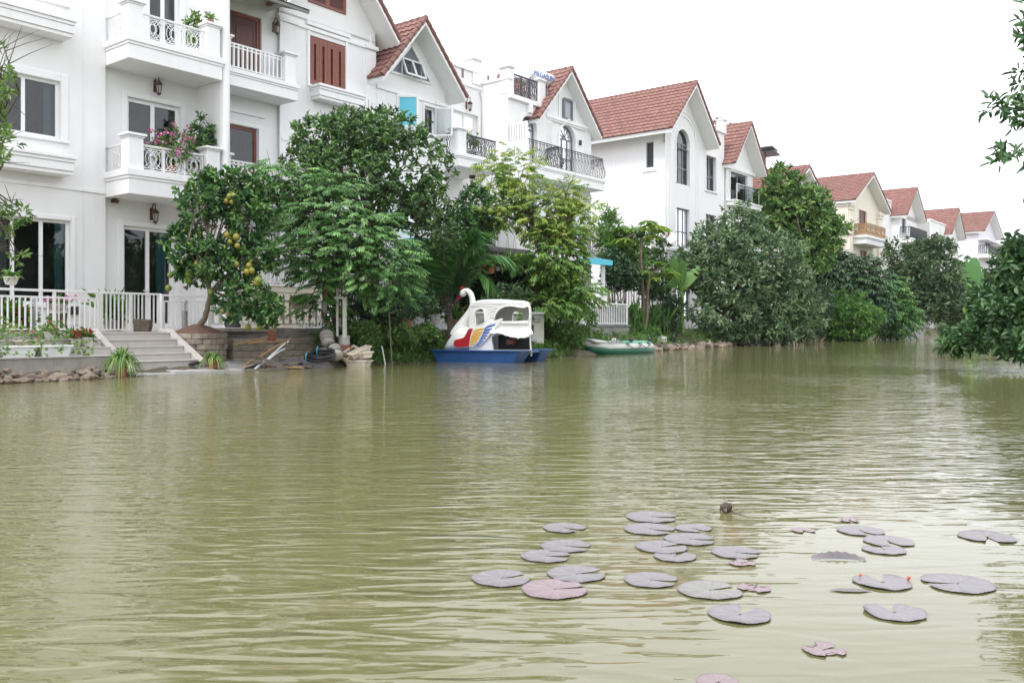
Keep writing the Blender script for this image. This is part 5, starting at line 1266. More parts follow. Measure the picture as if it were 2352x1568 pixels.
# tall tree
tl = [(1800, 420, 44, 34, 60), (1835, 465, 70, 46, 60), (1780, 490, 44, 44, 60), (1880, 510, 50, 44, 60), (1835, 545, 66, 44, 60), (1925, 522, 26, 14, 60), (1870, 590, 50, 34, 60), (1760, 455, 26, 20, 60), (1905, 560, 26, 20, 60)]
def f_(lv):
    p, o = shell_points(lv, tl, 1150, .3, .4); rosettes(lv, p, o, 8, .40, .155, .8, .3, (.45, .22))
tree('tall_tree', 'tall open tree with a forked trunk left of the cream villa', 'tree', Pz(1850, 61, .8), [Pz(1848, 60.6, 3.2), Pz(1845, 60.3, 5.0)], tl, 'tall', f_, .24, 'bark', 82)
def far_tree(name, label, u0, Y, blobs, leaf, n, L, Wd, seed, style=0, r0=.16, tint=(.42, .2)):
    bl = [b + (Y,) for b in blobs]
    def f_(lv):
        p, o = shell_points(lv, bl, n, .35, .32)
        if style == 0: rosettes(lv, p, o, 7, L, Wd, .8, .2, tint, .1)
        else: sprays(lv, p, o, L * 2.6, 5, L, Wd, .35, tint, .6)
    return tree(name, label, 'tree', Pz(u0, Y + .4, .5), [Pz(u0, Y, 1.8)], bl, leaf, f_, r0, 'bark', seed, ntips=24)
far_tree('dark_tree', 'dark layered tree in front of the cream villa', 1935, 66, [(1925, 620, 50, 34), (1965, 640, 52, 34), (1985, 690, 50, 40), (1935, 670, 54, 40), (1900, 600, 30, 30)], 'dark', 1300, .36, .12, 83, 1)
far_tree('riverside_shrub', 'bright green rounded shrub reaching down to the water', 1945, 62, [(1935, 715, 56, 44), (1985, 735, 48, 38), (1905, 745, 40, 32), (1960, 765, 56, 18), (1900, 700, 30, 34)], 'bright', 1500, .26, .09, 84)
far_tree('feathery_tree', 'feathery-leaved tree between the bright shrub and the dark boathouse gap', 2040, 68, [(2035, 690, 34, 40), (2060, 720, 34, 40), (2020, 650, 28, 24), (2045, 750, 30, 20)], 'fern', 600, .34, .12, 85, 1, tint=(.3, .18))
far_tree('broadleaf_tree', 'large rounded tree before the far white villas', 2110, 75, [(2085, 610, 58, 46), (2135, 625, 66, 56), (2070, 665, 54, 46), (2165, 680, 50, 56), (2115, 700, 70, 40), (2150, 570, 34, 32), (2200, 700, 30, 46), (2110, 575, 30, 24)], 'bush', 2400, .36, .13, 86)
far_tree('broadleaf_tree', 'dark mass of foliage past the fan palm at the canal bend', 2290, 92, [(2290, 700, 60, 40), (2230, 725, 50, 34), (2345, 690, 60, 50), (2270, 655, 40, 30), (2200, 750, 40, 20), (2300, 750, 70, 18)], 'tall', 1500, .5, .18, 87)
far_tree('broadleaf_tree', 'dark tree hidden behind the riverside tree and tall tree', 1770, 66, [(1800, 620, 60, 46), (1740, 620, 50, 40), (1860, 660, 50, 40), (1880, 720, 40, 50)], 'dark', 900, .4, .14, 88)
far_tree('broadleaf_tree', 'small dark tree at the gap right of the riverside tree', 1880, 58, [(1885, 700, 26, 50), (1870, 745, 30, 36)], 'dark', 360, .3, .1, 89)
# overhanging tree on the right bank, reaching out over the water
ov = [(2335, 640, 46, 60, 20.5), (2290, 725, 62, 50, 20.3), (2225, 775, 50, 26, 20.6), (2320, 785, 50, 32, 20.0), (2345, 575, 30, 34, 20.6), (2255, 690, 34, 30, 20.8), (2420, 660, 80, 110, 20.0), (2185, 790, 26, 14, 20.8), (2380, 790, 60, 30, 19.6)]
ov2 = [(2325, 255, 40, 34, 19.5), (2290, 250, 18, 26, 19.4), (2318, 355, 38, 24, 19.3), (2292, 370, 16, 12, 19.2), (2347, 195, 16, 22, 19.6), (2420, 250, 70, 90, 19.5), (2400, 80, 40, 70, 19.8), (2470, 60, 100, 150, 19.5), (2500, 300, 90, 160, 19.5), (2430, 470, 60, 60, 19.8)]
def f_(lv):
    p, o = shell_points(lv, ov, 1050, .25, .4); rosettes(lv, p, o, 7, .20, .10, .8, .05, (.42, .2), .3, hi=.16)
    p, o = shell_points(lv, ov2, 440, .2, .5); rosettes(lv, p, o, 7, .27, .085, .7, .0, (.45, .2), .35)
tree('overhanging_tree', 'tree on the right bank whose leafy branches hang over the water at the picture edge', 'tree', (14.6, 20.2, .4), [(14.2, 20.1, 1.2), (13.6, 20.0, 2.0), (12.9, 20.0, 2.4)], ov + ov2, 'near', f_, .13, 'bark', 91, tipb=ov[:2] + ov[6:7])
# little tree at the left edge of the terrace
lf = [(40, 490, 34, 20, 17.4), (20, 525, 24, 14, 17.4), (35, 585, 14, 16, 17.3), (10, 170, 24, 18, 16.8), (8, 215, 22, 14, 16.8), (15, 320, 26, 26, 16.9), (0, 365, 16, 16, 16.9), (-60, 250, 60, 130, 17.0), (-70, 520, 60, 60, 17.4), (0, 110, 10, 14, 16.8)]
def f_(lv):
    p, o = shell_points(lv, lf, 330, .15, .4); rosettes(lv, p, o, 7, .14, .05, .7, .35, (.58, .2))
tree('garden_tree', 'small tree at the left edge whose leafy twigs cross the white wall', 'tree', (-11.0, 17.9, .9), [(-11.0, 17.8, 2.2), (-10.9, 17.6, 3.6), (-10.8, 17.5, 5.0)], lf, 'vine', f_, .08, 'bark', 92)
# trees on the near bank behind the camera: out of view, but they shade the near water and show in the window panes
for i, (x, y, r, hgt, lb) in enumerate(((9, -6, 4.4, 5.2, 'behind the camera on the right'), (5.2, 1.2, 4.2, 9.0, 'arching high over the lily pads'), (8.2, 3.0, 4.2, 9.5, 'tallest at the right, behind the lily pads'), (17.5, 14, 3.6, 5.2, 'just this side of the overhanging tree'), (21, 22, 3.8, 5.6, 'just beyond the overhanging tree'), (25, 29, 3.8, 5.2, 'second beyond the overhanging tree'), (14, 7, 3.4, 5.0, 'nearer the camera than the overhanging tree'))):
    base = Vector((x, y, .6)); t = thing('shade_tree', 'leafy tree on the near bank ' + lb, 'tree', base)
    lv = Leaves(100 + i); rr = lv.r; n = 900; q = unit(rr.normal(0, 1, (n, 3))); p = q * np.array([r, r * .8, hgt * .42]) * (rr.random((n, 1)) ** .35) * (1 + .2 * np.sin(q[:, :1] * 7)) + np.array([0, 0, hgt * .62])
    rosettes(lv, p, q, 5, .5, .22, .8, .3, (.4, .2)); lv.build('crown', LEAF['tall'], t)
    m = MB(); m.tube([(0, 0, -.2), (.1, 0, hgt * .3), (0, .1, hgt * .7)], [.2, .16, .08], 8); m.build('trunk', M['bark'], t, smooth=True)
# ------------------------------------------------------------------ garden walls, fences, steps and everything on the bank
def line_thing(name, label, cat, a, b, z=0.0, group=None):
    a, b = Vector((a[0], a[1], z)), Vector((b[0], b[1], z))
    return thing(name, label, cat, a, math.atan2(b.y - a.y, b.x - a.x), group), (Vector((b.x, b.y, 0)) - Vector((a.x, a.y, 0))).length
def XY(u, Y): return ((u - CX) / FD * Y, Y)
def picket_fence(name, label, a, b, z0, z1, n, mtl='rail', rail2=.16, posts=(0, 1), t=.03, foot=.05, flat=False, pw=.06, low=0.05):
    """each post, rail and picket is a piece of its own"""
    f, L = line_thing(name, label, 'fence', a, b, z0); h = z1 - z0
    m = MB(); m.box(-.03, L + .03, -.03, .03, h - .055, h); m.build('top_rail', M[mtl], f, bevel=.006)
    if rail2: m = MB(); m.box(0, L, -.016, .016, h - rail2 - .045, h - rail2); m.build('middle_rail', M[mtl], f)
    m = MB(); m.box(0, L, -.016, .016, low, low + .04); m.build('bottom_rail', M[mtl], f)
    top = h - rail2 - .046 if rail2 else h - .056
    for p in posts: m = MB(); m.box(p * L - pw / 2, p * L + pw / 2, -pw / 2, pw / 2, -foot, h - .056); m.build('post', M[mtl], f)
    base = None
    for k in range(n):
        x = L * (k + .5) / n
        if base is None:
            m = MB(); m.box(-t / 2, t / 2, -t / 2 if not flat else -.01, t / 2 if not flat else .01, low + .041, top); base = m.build('picket', M[mtl], f); o = base
        else: o = base.copy(); COL.objects.link(o); o.parent = f
        o.location = (x, 0, 0)
    return f
picket_fence('picket_fence', 'white steel fence with two top rails in front of the ground-floor window', XY(-120, 18.9), XY(224, 21.9), .90, 1.90, 26, posts=(.02, .68, 1))
gate = picket_fence('garden_gate', 'white steel gate at the head of the steps', XY(230, 22.0), XY(366, 23.3), .88, 1.90, 15, rail2=0, posts=(0, .5, 1), pw=.07); gate['category'] = 'gate'
picket_fence('picket_fence', 'white steel fence half hidden behind the pomelo tree', XY(372, 23.3), XY(540, 24.9), .88, 1.88, 18, posts=(0, 1))
picket_fence('picket_fence', 'greyish picket fence on the low concrete wall above the stone tiers', XY(480, 22.9), XY(748, 24.9), 1.03, 1.75, 17, mtl='grime', rail2=0, posts=(0, .55, 1), t=.07, flat=True)
def block_wall(name, label, a, b, z0, z1, d, mtl, cat='wall', cap=None):
    f, L = line_thing(name, label, cat, a, b, z0); m = MB(); m.box(0, L, 0, d, -.3, z1 - z0); m.build('wall', M[mtl], f, bevel=.02)
    if cap: m = MB(); m.box(-.02, L + .02, -.03, d + .02, z1 - z0 + .002, z1 - z0 + .05); m.build('coping', M[cap], f, bevel=.01)
    return f, L
block_wall('low_wall', 'low grey concrete wall carrying the greyish picket fence', XY(484, 22.8), XY(752, 24.8), .55, 1.0, .3, 'concrete')
# raised terrace of the second villa: stone-faced wall with a white railing
f, L = block_wall('terrace_wall', 'beige stone-faced terrace wall glimpsed between the pomelo and the feathery tree', XY(540, 26.0), XY(742, 28.0), .9, 2.25, .4, 'cream', cap='trim')
for k in range(5): m = MB(); m.box(0, L, -.012, -.002, .2 + .24 * k, .215 + .24 * k); m.build('stone_joint', M['concrete'], f)
picket_fence('terrace_railing', 'white picket railing on the beige terrace wall', XY(542, 26.05), XY(740, 28.05), 2.31, 3.1, 22, rail2=0, t=.045)
for i, (u0, u1, lb) in enumerate(((610, 650, 'long tan planter box hung on the greyish picket fence, under the pomelo fruit'), (668, 713, 'long tan planter box hung on the greyish picket fence, under the feathery tree'))):
    t, L = line_thing('planter_box', lb, 'planter', XY(u0, 23.6 + .35 * i), XY(u1, 23.9 + .35 * i), 1.52); m = MB(); m.prism([(-.08, 0), (.08, 0), (.11, .2), (-.11, .2)], 0, L, 'yz'); m.build('box', M['plasold'], t)
    lv = Leaves(200 + i); n = 46; c = np.stack([lv.r.uniform(0, L, n), lv.r.normal(0, .07, n), np.full(n, .2)], 1); lv.add(c, lv.r.normal(0, .6, (n, 3)) + [0, 0, .8], .2, .05, lv.r.normal(.4, .2, n)); lv.build('plants', LEAF['vine'], t)
# steps down to the water, terraced edging to their left
S0 = (-7.18, 20.3)
def sxy(x, y): return (S0[0] + x * DX + y * NX, S0[1] + x * DY + y * NY)
st = thing('garden_steps', 'flight of beige tiled steps leading down to the canal', 'steps', (S0[0], S0[1], 0), ROT)
WST, NR, RUN, Z0, Z1 = 1.62, 5, .30, .13, .90
for k in range(NR):
    m = MB(); z = Z0 + (Z1 - Z0) * (k + 1) / NR; m.box(-WST, 0, k * RUN, NR * RUN + .3, (Z0 - .5) if k == 0 else Z0 + (Z1 - Z0) * k / NR + .001, z - .03); m.build('riser', M['tread'], st)
    m = MB(); m.box(-WST, 0, k * RUN - .025, (k + 1) * RUN + .1, z - .029, z); m.build('tread', M['tread'], st, bevel=.006)
for x0 in (-WST - .19, .005):
    m = MB(); m.prism([(-.22, -.4), (NR * RUN + .2, -.4), (NR * RUN + .2, Z1 + .08), (NR * RUN - .1, Z1 + .08), (-.22, .16)], x0, x0 + .18, 'yz'); m.build('stringer', M['tread'], st, bevel=.01)
tw = thing('terraced_wall', 'stepped concrete edging with planting ledges left of the steps', 'wall', (S0[0], S0[1], 0), ROT)
for k, (y0, z, mt) in enumerate(((0, .43, 'concrete'), (.42, .60, 'tread'), (.84, .76, 'tread'), (1.26, .90, 'tread'))):
    m = MB(); m.box(-7.5, -WST - .2, y0, y0 + .5, -.4, z - .03); m.build('wall', M[mt], tw); m = MB(); m.box(-7.5, -WST - .2, y0 - .02, y0 + .415, z - .028, z); m.build('ledge', M['tread'], tw, bevel=.006)
m = MB(); m.poly([(*sxy(-12, 1.5), .905), (*sxy(8, 1.5), .905), (*sxy(8, 7), .905), (*sxy(-12, 7), .905)]); M['paving'] = mat('terrace_paving', (.30, .26, .22), .8, .2, 3, .1, 30); tag(m.build('paving', M['paving']), kind='structure')
ld = thing('stone_landing', 'grey stone slabs lying at the foot of the steps', 'paving', (S0[0], S0[1], 0), ROT)
for x0, x1, y0, y1, dz, r in ((-1.9, -1.0, -.75, -.1, .05, .05), (-.98, -.1, -.7, -.05, .075, -.04), (-.08, .75, -.62, -.02, .06, .06)):
    m = MB(); m.box(-(x1 - x0) / 2, (x1 - x0) / 2, -(y1 - y0) / 2, (y1 - y0) / 2, -.25, 0); o = m.build('slab', M['slab'], ld, bevel=.01); o.location = ((x0 + x1) / 2, (y0 + y1) / 2, dz); o.rotation_euler = (.02, .015, r)
def on_steps(u, y):
    s = su(u, y, S0); return s
# white troughs and pots on the ledges
def trough(name, label, loc, rz, L, w, h, mtl, tilt=(0, 0), soil=True, cat='planter', mouth=True):
    t = thing(name, label, cat, loc, rz); t.rotation_euler = (tilt[0], tilt[1], rz); m = MB()
    a, b, c, d = (-L / 2 + .05, L / 2 - .05, -w / 2 + .035, w / 2 - .035)
    o_ = [(a, c, 0), (b, c, 0), (b, d, 0), (a, d, 0)]; q = [(-L / 2, -w / 2, h), (L / 2, -w / 2, h), (L / 2, w / 2, h), (-L / 2, w / 2, h)]; k = .025; q2 = [(-L / 2 + k, -w / 2 + k, h), (L / 2 - k, -w / 2 + k, h), (L / 2 - k, w / 2 - k, h), (-L / 2 + k, w / 2 - k, h)]; f2 = [(a + k, c + k, .03), (b - k, c + k, .03), (b - k, d - k, .03), (a + k, d - k, .03)]
    ii = [m.av(x) for x in (o_, q, q2, f2)]
    for A, B in zip(ii, ii[1:]):
        for j in range(4): m.face((A + j, A + (j + 1) % 4, B + (j + 1) % 4, B + j))
    m.face([ii[0] + j for j in (3, 2, 1, 0)]); m.face([ii[3] + j for j in range(4)]); m.build('box', M[mtl], t)
    m = MB(); e = .018
    for (x0, x1, y0, y1) in ((-L / 2 - e, L / 2 + e, -w / 2 - e, -w / 2 + .012), (-L / 2 - e, L / 2 + e, w / 2 - .012, w / 2 + e), (-L / 2 - e, -L / 2 + .012, -w / 2 + .013, w / 2 - .013), (L / 2 - .012, L / 2 + e, -w / 2 + .013, w / 2 - .013)): m.box(x0, x1, y0, y1, h - .035, h + .004)
    m.build('rim', M[mtl], t, bevel=.004)
    m = MB(); m.box(a + .01, b - .01, -w / 2 + .012, -w / 2 + .03, h * .3, h * .34); m.build('groove', M[mtl], t)
    if soil: m = MB(); m.box(a, b, c, d, .04, h - .03); m.build('soil', M['soil'], t)
    return t
for i, (u0, u1, lb) in enumerate(((12, 88, 'white plastic trough at the far left of the concrete edging'), (92, 167, 'white plastic trough nearer the steps'))):
    x0, x1 = on_steps(u0, .05), on_steps(u1, .05); p = sxy((x0 + x1) / 2, .19); trough('planter_trough', lb, (p[0], p[1], .432), ROT, x1 - x0 - .02, .28, .22, 'plaswhite')
x0, x1 = on_steps(45, .5), on_steps(100, .5); p = sxy((x0 + x1) / 2, .66); trough('planter_trough', 'beige trough on the second ledge under the trailing vines', (p[0], p[1], .602), ROT, x1 - x0, .24, .16, 'plasold')
def pot(name, label, loc, r, h, mtl, plant=None, seed=0, n=40, L=.2, Wd=.04, spread=.7, flowers=None, cat='plant pot', up=.8, bowl=False, leafm='vine', nf=24):
    t = thing(name, label, cat, loc); m = MB()
    prof = [(r * .62, 0), (r * .8, h * .4), (r * .95, h * .88), (r * 1.08, h * .9), (r * 1.08, h), (r * .92, h), (r * .86, h * .86)] if not bowl else [(r * .5, 0), (r * .35, h * .22), (r * .8, h * .6), (r * 1.05, h), (r * .95, h), (r * .85, h * .85)]
    m.lathe(prof, n=18); m.build('pot', M[mtl], t, smooth=True)
    lv = Leaves(300 + seed); R_ = lv.r; c = np.stack([R_.normal(0, r * .35, n), R_.normal(0, r * .35, n), np.full(n, h * .9) + R_.random(n) * L * .5], 1)
    lv.add(c, R_.normal(0, spread, (n, 3)) + [0, 0, up], L * R_.uniform(.6, 1.1, n), Wd, R_.normal(.5, .22, n), curl=.35); lv.build('plant', LEAF[leafm], t)
    if flowers:
        lv = Leaves(400 + seed); R_ = lv.r; k = nf; c = np.stack([R_.normal(0, r * .7, k), R_.normal(0, r * .6, k), h + L * .55 + R_.normal(0, L * .18, k)], 1)
        for j in range(4): lv.add(c, R_.normal(0, 1, (k, 3)) + [0, -.3, .4], .055, .05, R_.random(k))
        lv.build('blossoms', FL[flowers], t)
    return t
p = sxy(on_steps(203, .6), .62); pot('flower_pot', 'round white weathered pot on the ledge left of the steps', (*p, .602), .13, .2, 'potwhite', seed=1, flowers='red', nf=10)
p = sxy(on_steps(115, 1.0), 1.02); pot('flower_pot', 'small white pot under the trailing vines on the upper ledge', (*p, .762), .12, .16, 'potwhite', seed=2)
p = sxy(on_steps(172, .7), .65); pot('flower_pot', 'small white pot with red flowers left of the round weathered pot', (*p, .602), .11, .17, 'potwhite', seed=3, flowers='red', nf=12)
vn = thing('trailing_vine', 'light green vine trailing over the ledges and troughs at the left', 'plant', (*sxy(-4.5, .6), .5), 0); lv = Leaves(210); R_ = lv.r
C = []
for k in range(900):
    x = -6.2 + 3.9 * R_.random() ** 1.2; y = R_.choice([.05, .35, .75, 1.1, 1.5]) + R_.normal(0, .1); z = (.45 if y < .3 else .62 if y < .7 else .8 if y < 1.2 else .95) + abs(R_.normal(.08, .1)) + (.35 * R_.random() if x < -4.6 else 0)
    if x < -4.3 and R_.random() < .35: y = -.05 - .1 * R_.random(); z = .1 + .5 * R_.random()
    C.append((*sxy(x, y), z))
C = np.array(C) - np.array(vn.location); n = len(C); lv.add(C, R_.normal(0, 1, (n, 3)) + [0, -.5, .5], R_.uniform(.06, .13, n), .08, R_.normal(.55, .2, n)); lv.build('foliage', LEAF['vine'], vn)
lv = Leaves(211); q = C[R_.choice(n, 26)] + [0, 0, .08]
for j in range(3): lv.add(q, lv.r.normal(0, 1, (26, 3)), .05, .05, lv.r.random(26))
lv.build('blossoms', FL['red'], vn)
m = MB()
for k in range(7): a = Vector(C[k * 90]); b = Vector(C[k * 90 + 30]); m.tube([a, a.lerp(b, .5) + Vector((0, 0, -.05)), b], .006, 4)
m.build('stems', M['bark'], vn)
# flowers and ornaments behind the fence
def gp(u, dY=0.9): 
    Yf = 18.9 + (u + 120) / 344 * 3.0; return XY(u, Yf + dY)
pot('flower_bowl', 'shallow stone bowl of magenta flowers on a tree stump', (*gp(131, .9), 1.36), .25, .24, 'potwhite', seed=5, n=90, L=.2, Wd=.07, flowers='magenta', bowl=True, nf=60, leafm='bright')
t = thing('tree_stump', 'brown tree stump carrying the bowl of magenta flowers', 'stump', (*gp(131, .9), .9)); m = MB(); m.tube([(0, 0, 0), (.02, 0, .2), (0, 0, .45)], [.26, .2, .24], 11); m.build('trunk', M['bark'], t, smooth=True); m = MB(); m.lathe([(.19, 0), (.19, .008)], (0, 0, .45), 14); m.build('cut_face', M['timber'], t)
for i, (u, dY, s, lb) in enumerate(((35, .7, 1.0, 'bushy red-flowered plant behind the fence at the left'), (8, .9, 1.1, 'red-flowered plant at the left picture edge behind the fence'), (58, 1.2, .8, 'small red-flowered plant beside the garden bollard light'))):
    pot('flowering_plant', lb, (*gp(u, dY), .9), .16 * s, .28 * s, 'terra', seed=8 + i, n=130, L=.42 * s, Wd=.08, spread=.8, flowers='red', nf=46, cat='plant', leafm='bright')
def bollard(label, loc):
    t = thing('bollard_light', label, 'garden light', loc); m = MB(); m.lathe([(.075, 0), (.075, .5), (.08, .5), (.08, .53)], n=14); m.build('post', M['greyplastic'], t, smooth=True)
    for k in range(4): m = MB(); m.lathe([(.06, 0), (.085, .008), (.085, .022), (.06, .03)], (0, 0, .54 + .05 * k), 14); m.build('louvre', M['steel'], t)
    m = MB(); m.lathe([(.085, .74), (.08, .78), (.045, .82), (.01, .835)], n=14); m.build('cap', M['greyplastic'], t, smooth=True)
bollard('grey louvred bollard light behind the left fence', (*gp(78, .5), .9)); bollard('grey louvred bollard light right of the steps by the pomelo', (*XY(424, 23.0), .9))
pot('plant_pot', 'tall leafy potted plant behind the gate near the glass doors', (*XY(255, 23.0), .9), .2, .3, 'greyplastic', seed=15, n=50, L=.7, Wd=.09, spread=.35, leafm='bright')
pot('plant_pot', 'white pedestal pot with green leaves left of the glass doors', (*XY(282, 23.6), .95), .2, .55, 'potwhite', seed=16, n=60, L=.25, Wd=.09, bowl=True, leafm='bright')
t = thing('orchid_log', 'upright brown log with climbing plants behind the gate', 'log', (*XY(268, 23.3), .9)); m = MB(); m.tube([(0, 0, 0), (.03, 0, .4), (-.02, 0, .75), (.01, 0, 1.0)], [.14, .12, .1, .03], 9); m.build('log', M['bark'], t, smooth=True); lv = Leaves(230); n = 60; c = np.stack([lv.r.normal(0, .12, n), lv.r.normal(-.05, .1, n), lv.r.uniform(.1, .8, n)], 1); lv.add(c, lv.r.normal(0, 1, (n, 3)), .2, .06, lv.r.random(n)); lv.build('plant', LEAF['bright'], t)
t = thing('wooden_block', 'dark brown wooden block on the top step', 'block', (*XY(328, 22.4), .905)); m = MB(); m.prism([(-.2, 0), (.18, 0), (.22, .15), (.2, .3), (-.22, .32)], -.1, .1); m.build('block', M['bark'], t, bevel=.02)
t = thing('meter_box', 'small dark electrical box on the white wall behind the fence', 'box', wpt(su(169, -.1), -.13, zv(169, 722, -.1)), ROT); m = MB(); m.box(-.12, .12, -.06, .03, 0, .22); m.build('box', M['iron'], t, bevel=.015); m = MB(); m.tube([(0, -.03, 0), (.02, -.03, -.3)], .015, 6); m.build('cable', M['iron'], t)
pot('hanging_pot', 'white hanging pot with trailing plant at the left window', (*XY(25, 20.2), 1.98), .17, .18, 'potwhite', seed=17, n=60, L=.22, Wd=.06, spread=1, up=.2)
# round bed of the pomelo
bd = thing('tree_bed', 'round stone-edged bed of red soil under the pomelo tree', 'planter', Pz(455, 21.8, .2)); r = random.Random(4)
for row in range(5):
    for k in range(11):
        a0, a1 = 2 * math.pi * (k + .37 * row) / 11, 2 * math.pi * (k + .37 * row + .97) / 11; am = (a0 + a1) / 2; m = MB(); ro = .66 + r.uniform(-.02, .035)
        m.prism([(ro * math.cos(a0), ro * math.sin(a0)), (1.03 * ro * math.cos(am), 1.03 * ro * math.sin(am)), (ro * math.cos(a1), ro * math.sin(a1)), (.5 * math.cos(a1), .5 * math.sin(a1)), (.5 * math.cos(a0), .5 * math.sin(a0))], .135 * row, .135 * row + .125, 'xy'); m.build('stone', M['stone'], bd, bevel=.012)
m = MB(); m.lathe([(.62, .3), (.64, .66), (.5, .74), (.3, .82), (.12, .88), (.01, .9)], n=20); o = m.build('soil', M['soil'], bd, smooth=True)
# stone tiers above the gravel
tt, L = line_thing('stone_tiers', 'tiers of long grey-brown stone blocks below the greyish fence', 'wall', XY(545, 22.0), XY(742, 24.0), .1)
for row in range(4):
    x = -.1 + .07 * row
    while x < L:
        w = r.uniform(.8, 1.7); m = MB(); m.box(x, min(L + .1, x + w - .012), .13 * row + r.uniform(-.02, .02), .13 * row + .35, .0 + .155 * row, .148 + .155 * row); m.build('stone_block', M['stone'], tt, bevel=.015); x += w
# gravel between them and the water
m = MB(); gr = np.random.default_rng(9); rows = []
for k in range(26):
    f = k / 25; a = bank_pt(470 + 300 * f, 0)
    rows.append(m.av([(a.x + NX * w + gr.normal(0, .02), a.y + NY * w, ground_z(w, 'g') + .03 + gr.normal(0, .012)) for w in (-.1, .1, .25, .4, .6, .8, 1.0, 1.3, 1.7)]))
for a, b in zip(rows, rows[1:]):
    for k in range(8): m.face((a + k, b + k, b + k + 1, a + k + 1))
tag(m.build('gravel', M['gravel'], smooth=True), kind='stuff', label='grey gravel sloping to the water below the stone tiers', cat='gravel')
# rubble stones along the edge
def rock_mesh(seed):
    rr = random.Random(seed); bm = bmesh.new(); bmesh.ops.create_icosphere(bm, subdivisions=3, radius=1)
    pl = [(Vector((rr.gauss(0, 1), rr.gauss(0, 1), rr.gauss(0, 1))).normalized(), rr.uniform(.55, .9)) for _ in range(10)]
    for v in bm.verts:
        p = v.co.copy()
        for nn, dd in pl:
            ex = p.dot(nn) - dd
            if ex > 0: p -= nn * ex * .85
        v.co = Vector((p.x, p.y * .8, p.z * .62))
    me = bpy.data.meshes.new('rock'); bm.to_mesh(me); bm.free(); me.polygons.foreach_set('use_smooth', [True] * len(me.polygons))
    try: me.set_sharp_from_angle(angle=R(28))
    except Exception: pass
    at = me.attributes.new('tint', 'FLOAT', 'POINT'); at.data.foreach_set('value', [rr.random()] * len(me.vertices)); me.materials.append(M['stone2']); return me
RK = [rock_mesh(k) for k in range(9)]
def rock(p, s, label, group, flat=1.0):
    o = bpy.data.objects.new('rock', r.choice(RK)); COL.objects.link(o); o.location = p; o.scale = (s * r.uniform(.8, 1.3), s * r.uniform(.8, 1.2), s * r.uniform(.7, 1.1) * flat); o.rotation_euler = (r.uniform(-.3, .3), r.uniform(-.3, .3), r.uniform(0, 6.3)); tag(o, label, 'rock', group)
for k in range(120):
    u = -40 + 300 * r.random(); w = r.choice([-.05, .0, .1, .22, .38]) + r.uniform(-.05, .05); p = bank_pt(max(u, -40), w); rock(Vector((p.x, p.y, max(0, ground_z(w, 0)) + r.uniform(-.02, .06))), r.uniform(.045, .13), 'rounded rubble stone piled at the water under the left concrete edging', 'rubble stones under the left edging')
for k in range(26):
    u = 470 + 250 * r.random(); w = r.choice([-.05, .05, .2, .5]); p = bank_pt(u, w); rock(Vector((p.x, p.y, max(0, ground_z(w, 0)) + .03)), r.uniform(.06, .15), 'flat grey stone on the gravel beside the water right of the steps', 'flat stones on the gravel', .6)
for k in range(120):
    u = 1440 + 470 * r.random() ** 1.1; w = r.choice([-.08, .0, .12, .25]); p = bank_pt(u, w); rock(Vector((p.x, p.y, max(0, ground_z(w, 0)) + r.uniform(-.02, .1))), r.uniform(.13, .30), 'pale stone in the edging along the foot of the riverside tree', 'stones edging the far bank')
# weeds and grass along the bank
wd = Leaves(77); R_ = wd.r; C = []; 
for k in range(6400):
    u = R_.uniform(800, 1440) if k < 5400 else R_.uniform(1440, 2150); w = abs(R_.normal(.75, .55)) + (.02 if u < 1320 else .5); p = bank_pt(u, w)
    C.append((p.x, p.y, ground_z(w, 0) + abs(R_.normal(0, .16 if u > 1040 else .26)) * min(1, .25 + w)))
C = np.array(C); n = len(C); big = 1 + np.clip((C[:, 1] - 28) / 40, 0, 2)
for j in range(5): wd.add(C + R_.normal(0, .06, (n, 3)) * [1, 1, .3], R_.normal(0, .7, (n, 3)) + [0, -.25, .55], R_.uniform(.07, .2, n) * big, .03 * big * R_.uniform(.7, 1.5, n), R_.normal(.45, .2, n), curl=.3)
o = wd.build('bank_weeds', LEAF['weed']); tag(o, 'low green weeds covering the bank behind the boats', 'weeds', kind='stuff')
for i, (u, w, du, hh, lb) in enumerate(((905, .9, 40, .5, 'leafy weed bush on the bank left of the swan boat'), (975, .9, 30, .45, 'low weed bush just left of the swan breast'), (1300, 1.3, 30, .5, 'weed bush between the swan stern and the dinghy'), (835, .7, 30, .5, 'weed bush behind the stacked troughs'))):
    b = bank_pt(u, w, .3); bl = [(u, CX * 0 + V0 - (hh + .35 - CAMH) / b.y * FD, du, hh * .55 / b.y * FD, b.y, .5), (u + du * .7, V0 - (hh * .6 + .3 - CAMH) / b.y * FD, du * .6, hh * .45 / b.y * FD, b.y + .3, .4)]
    shrub('weed_bush', lb, b, bl, 'weed', 420, .13, .045, 120 + i, k=7, inner=.2)
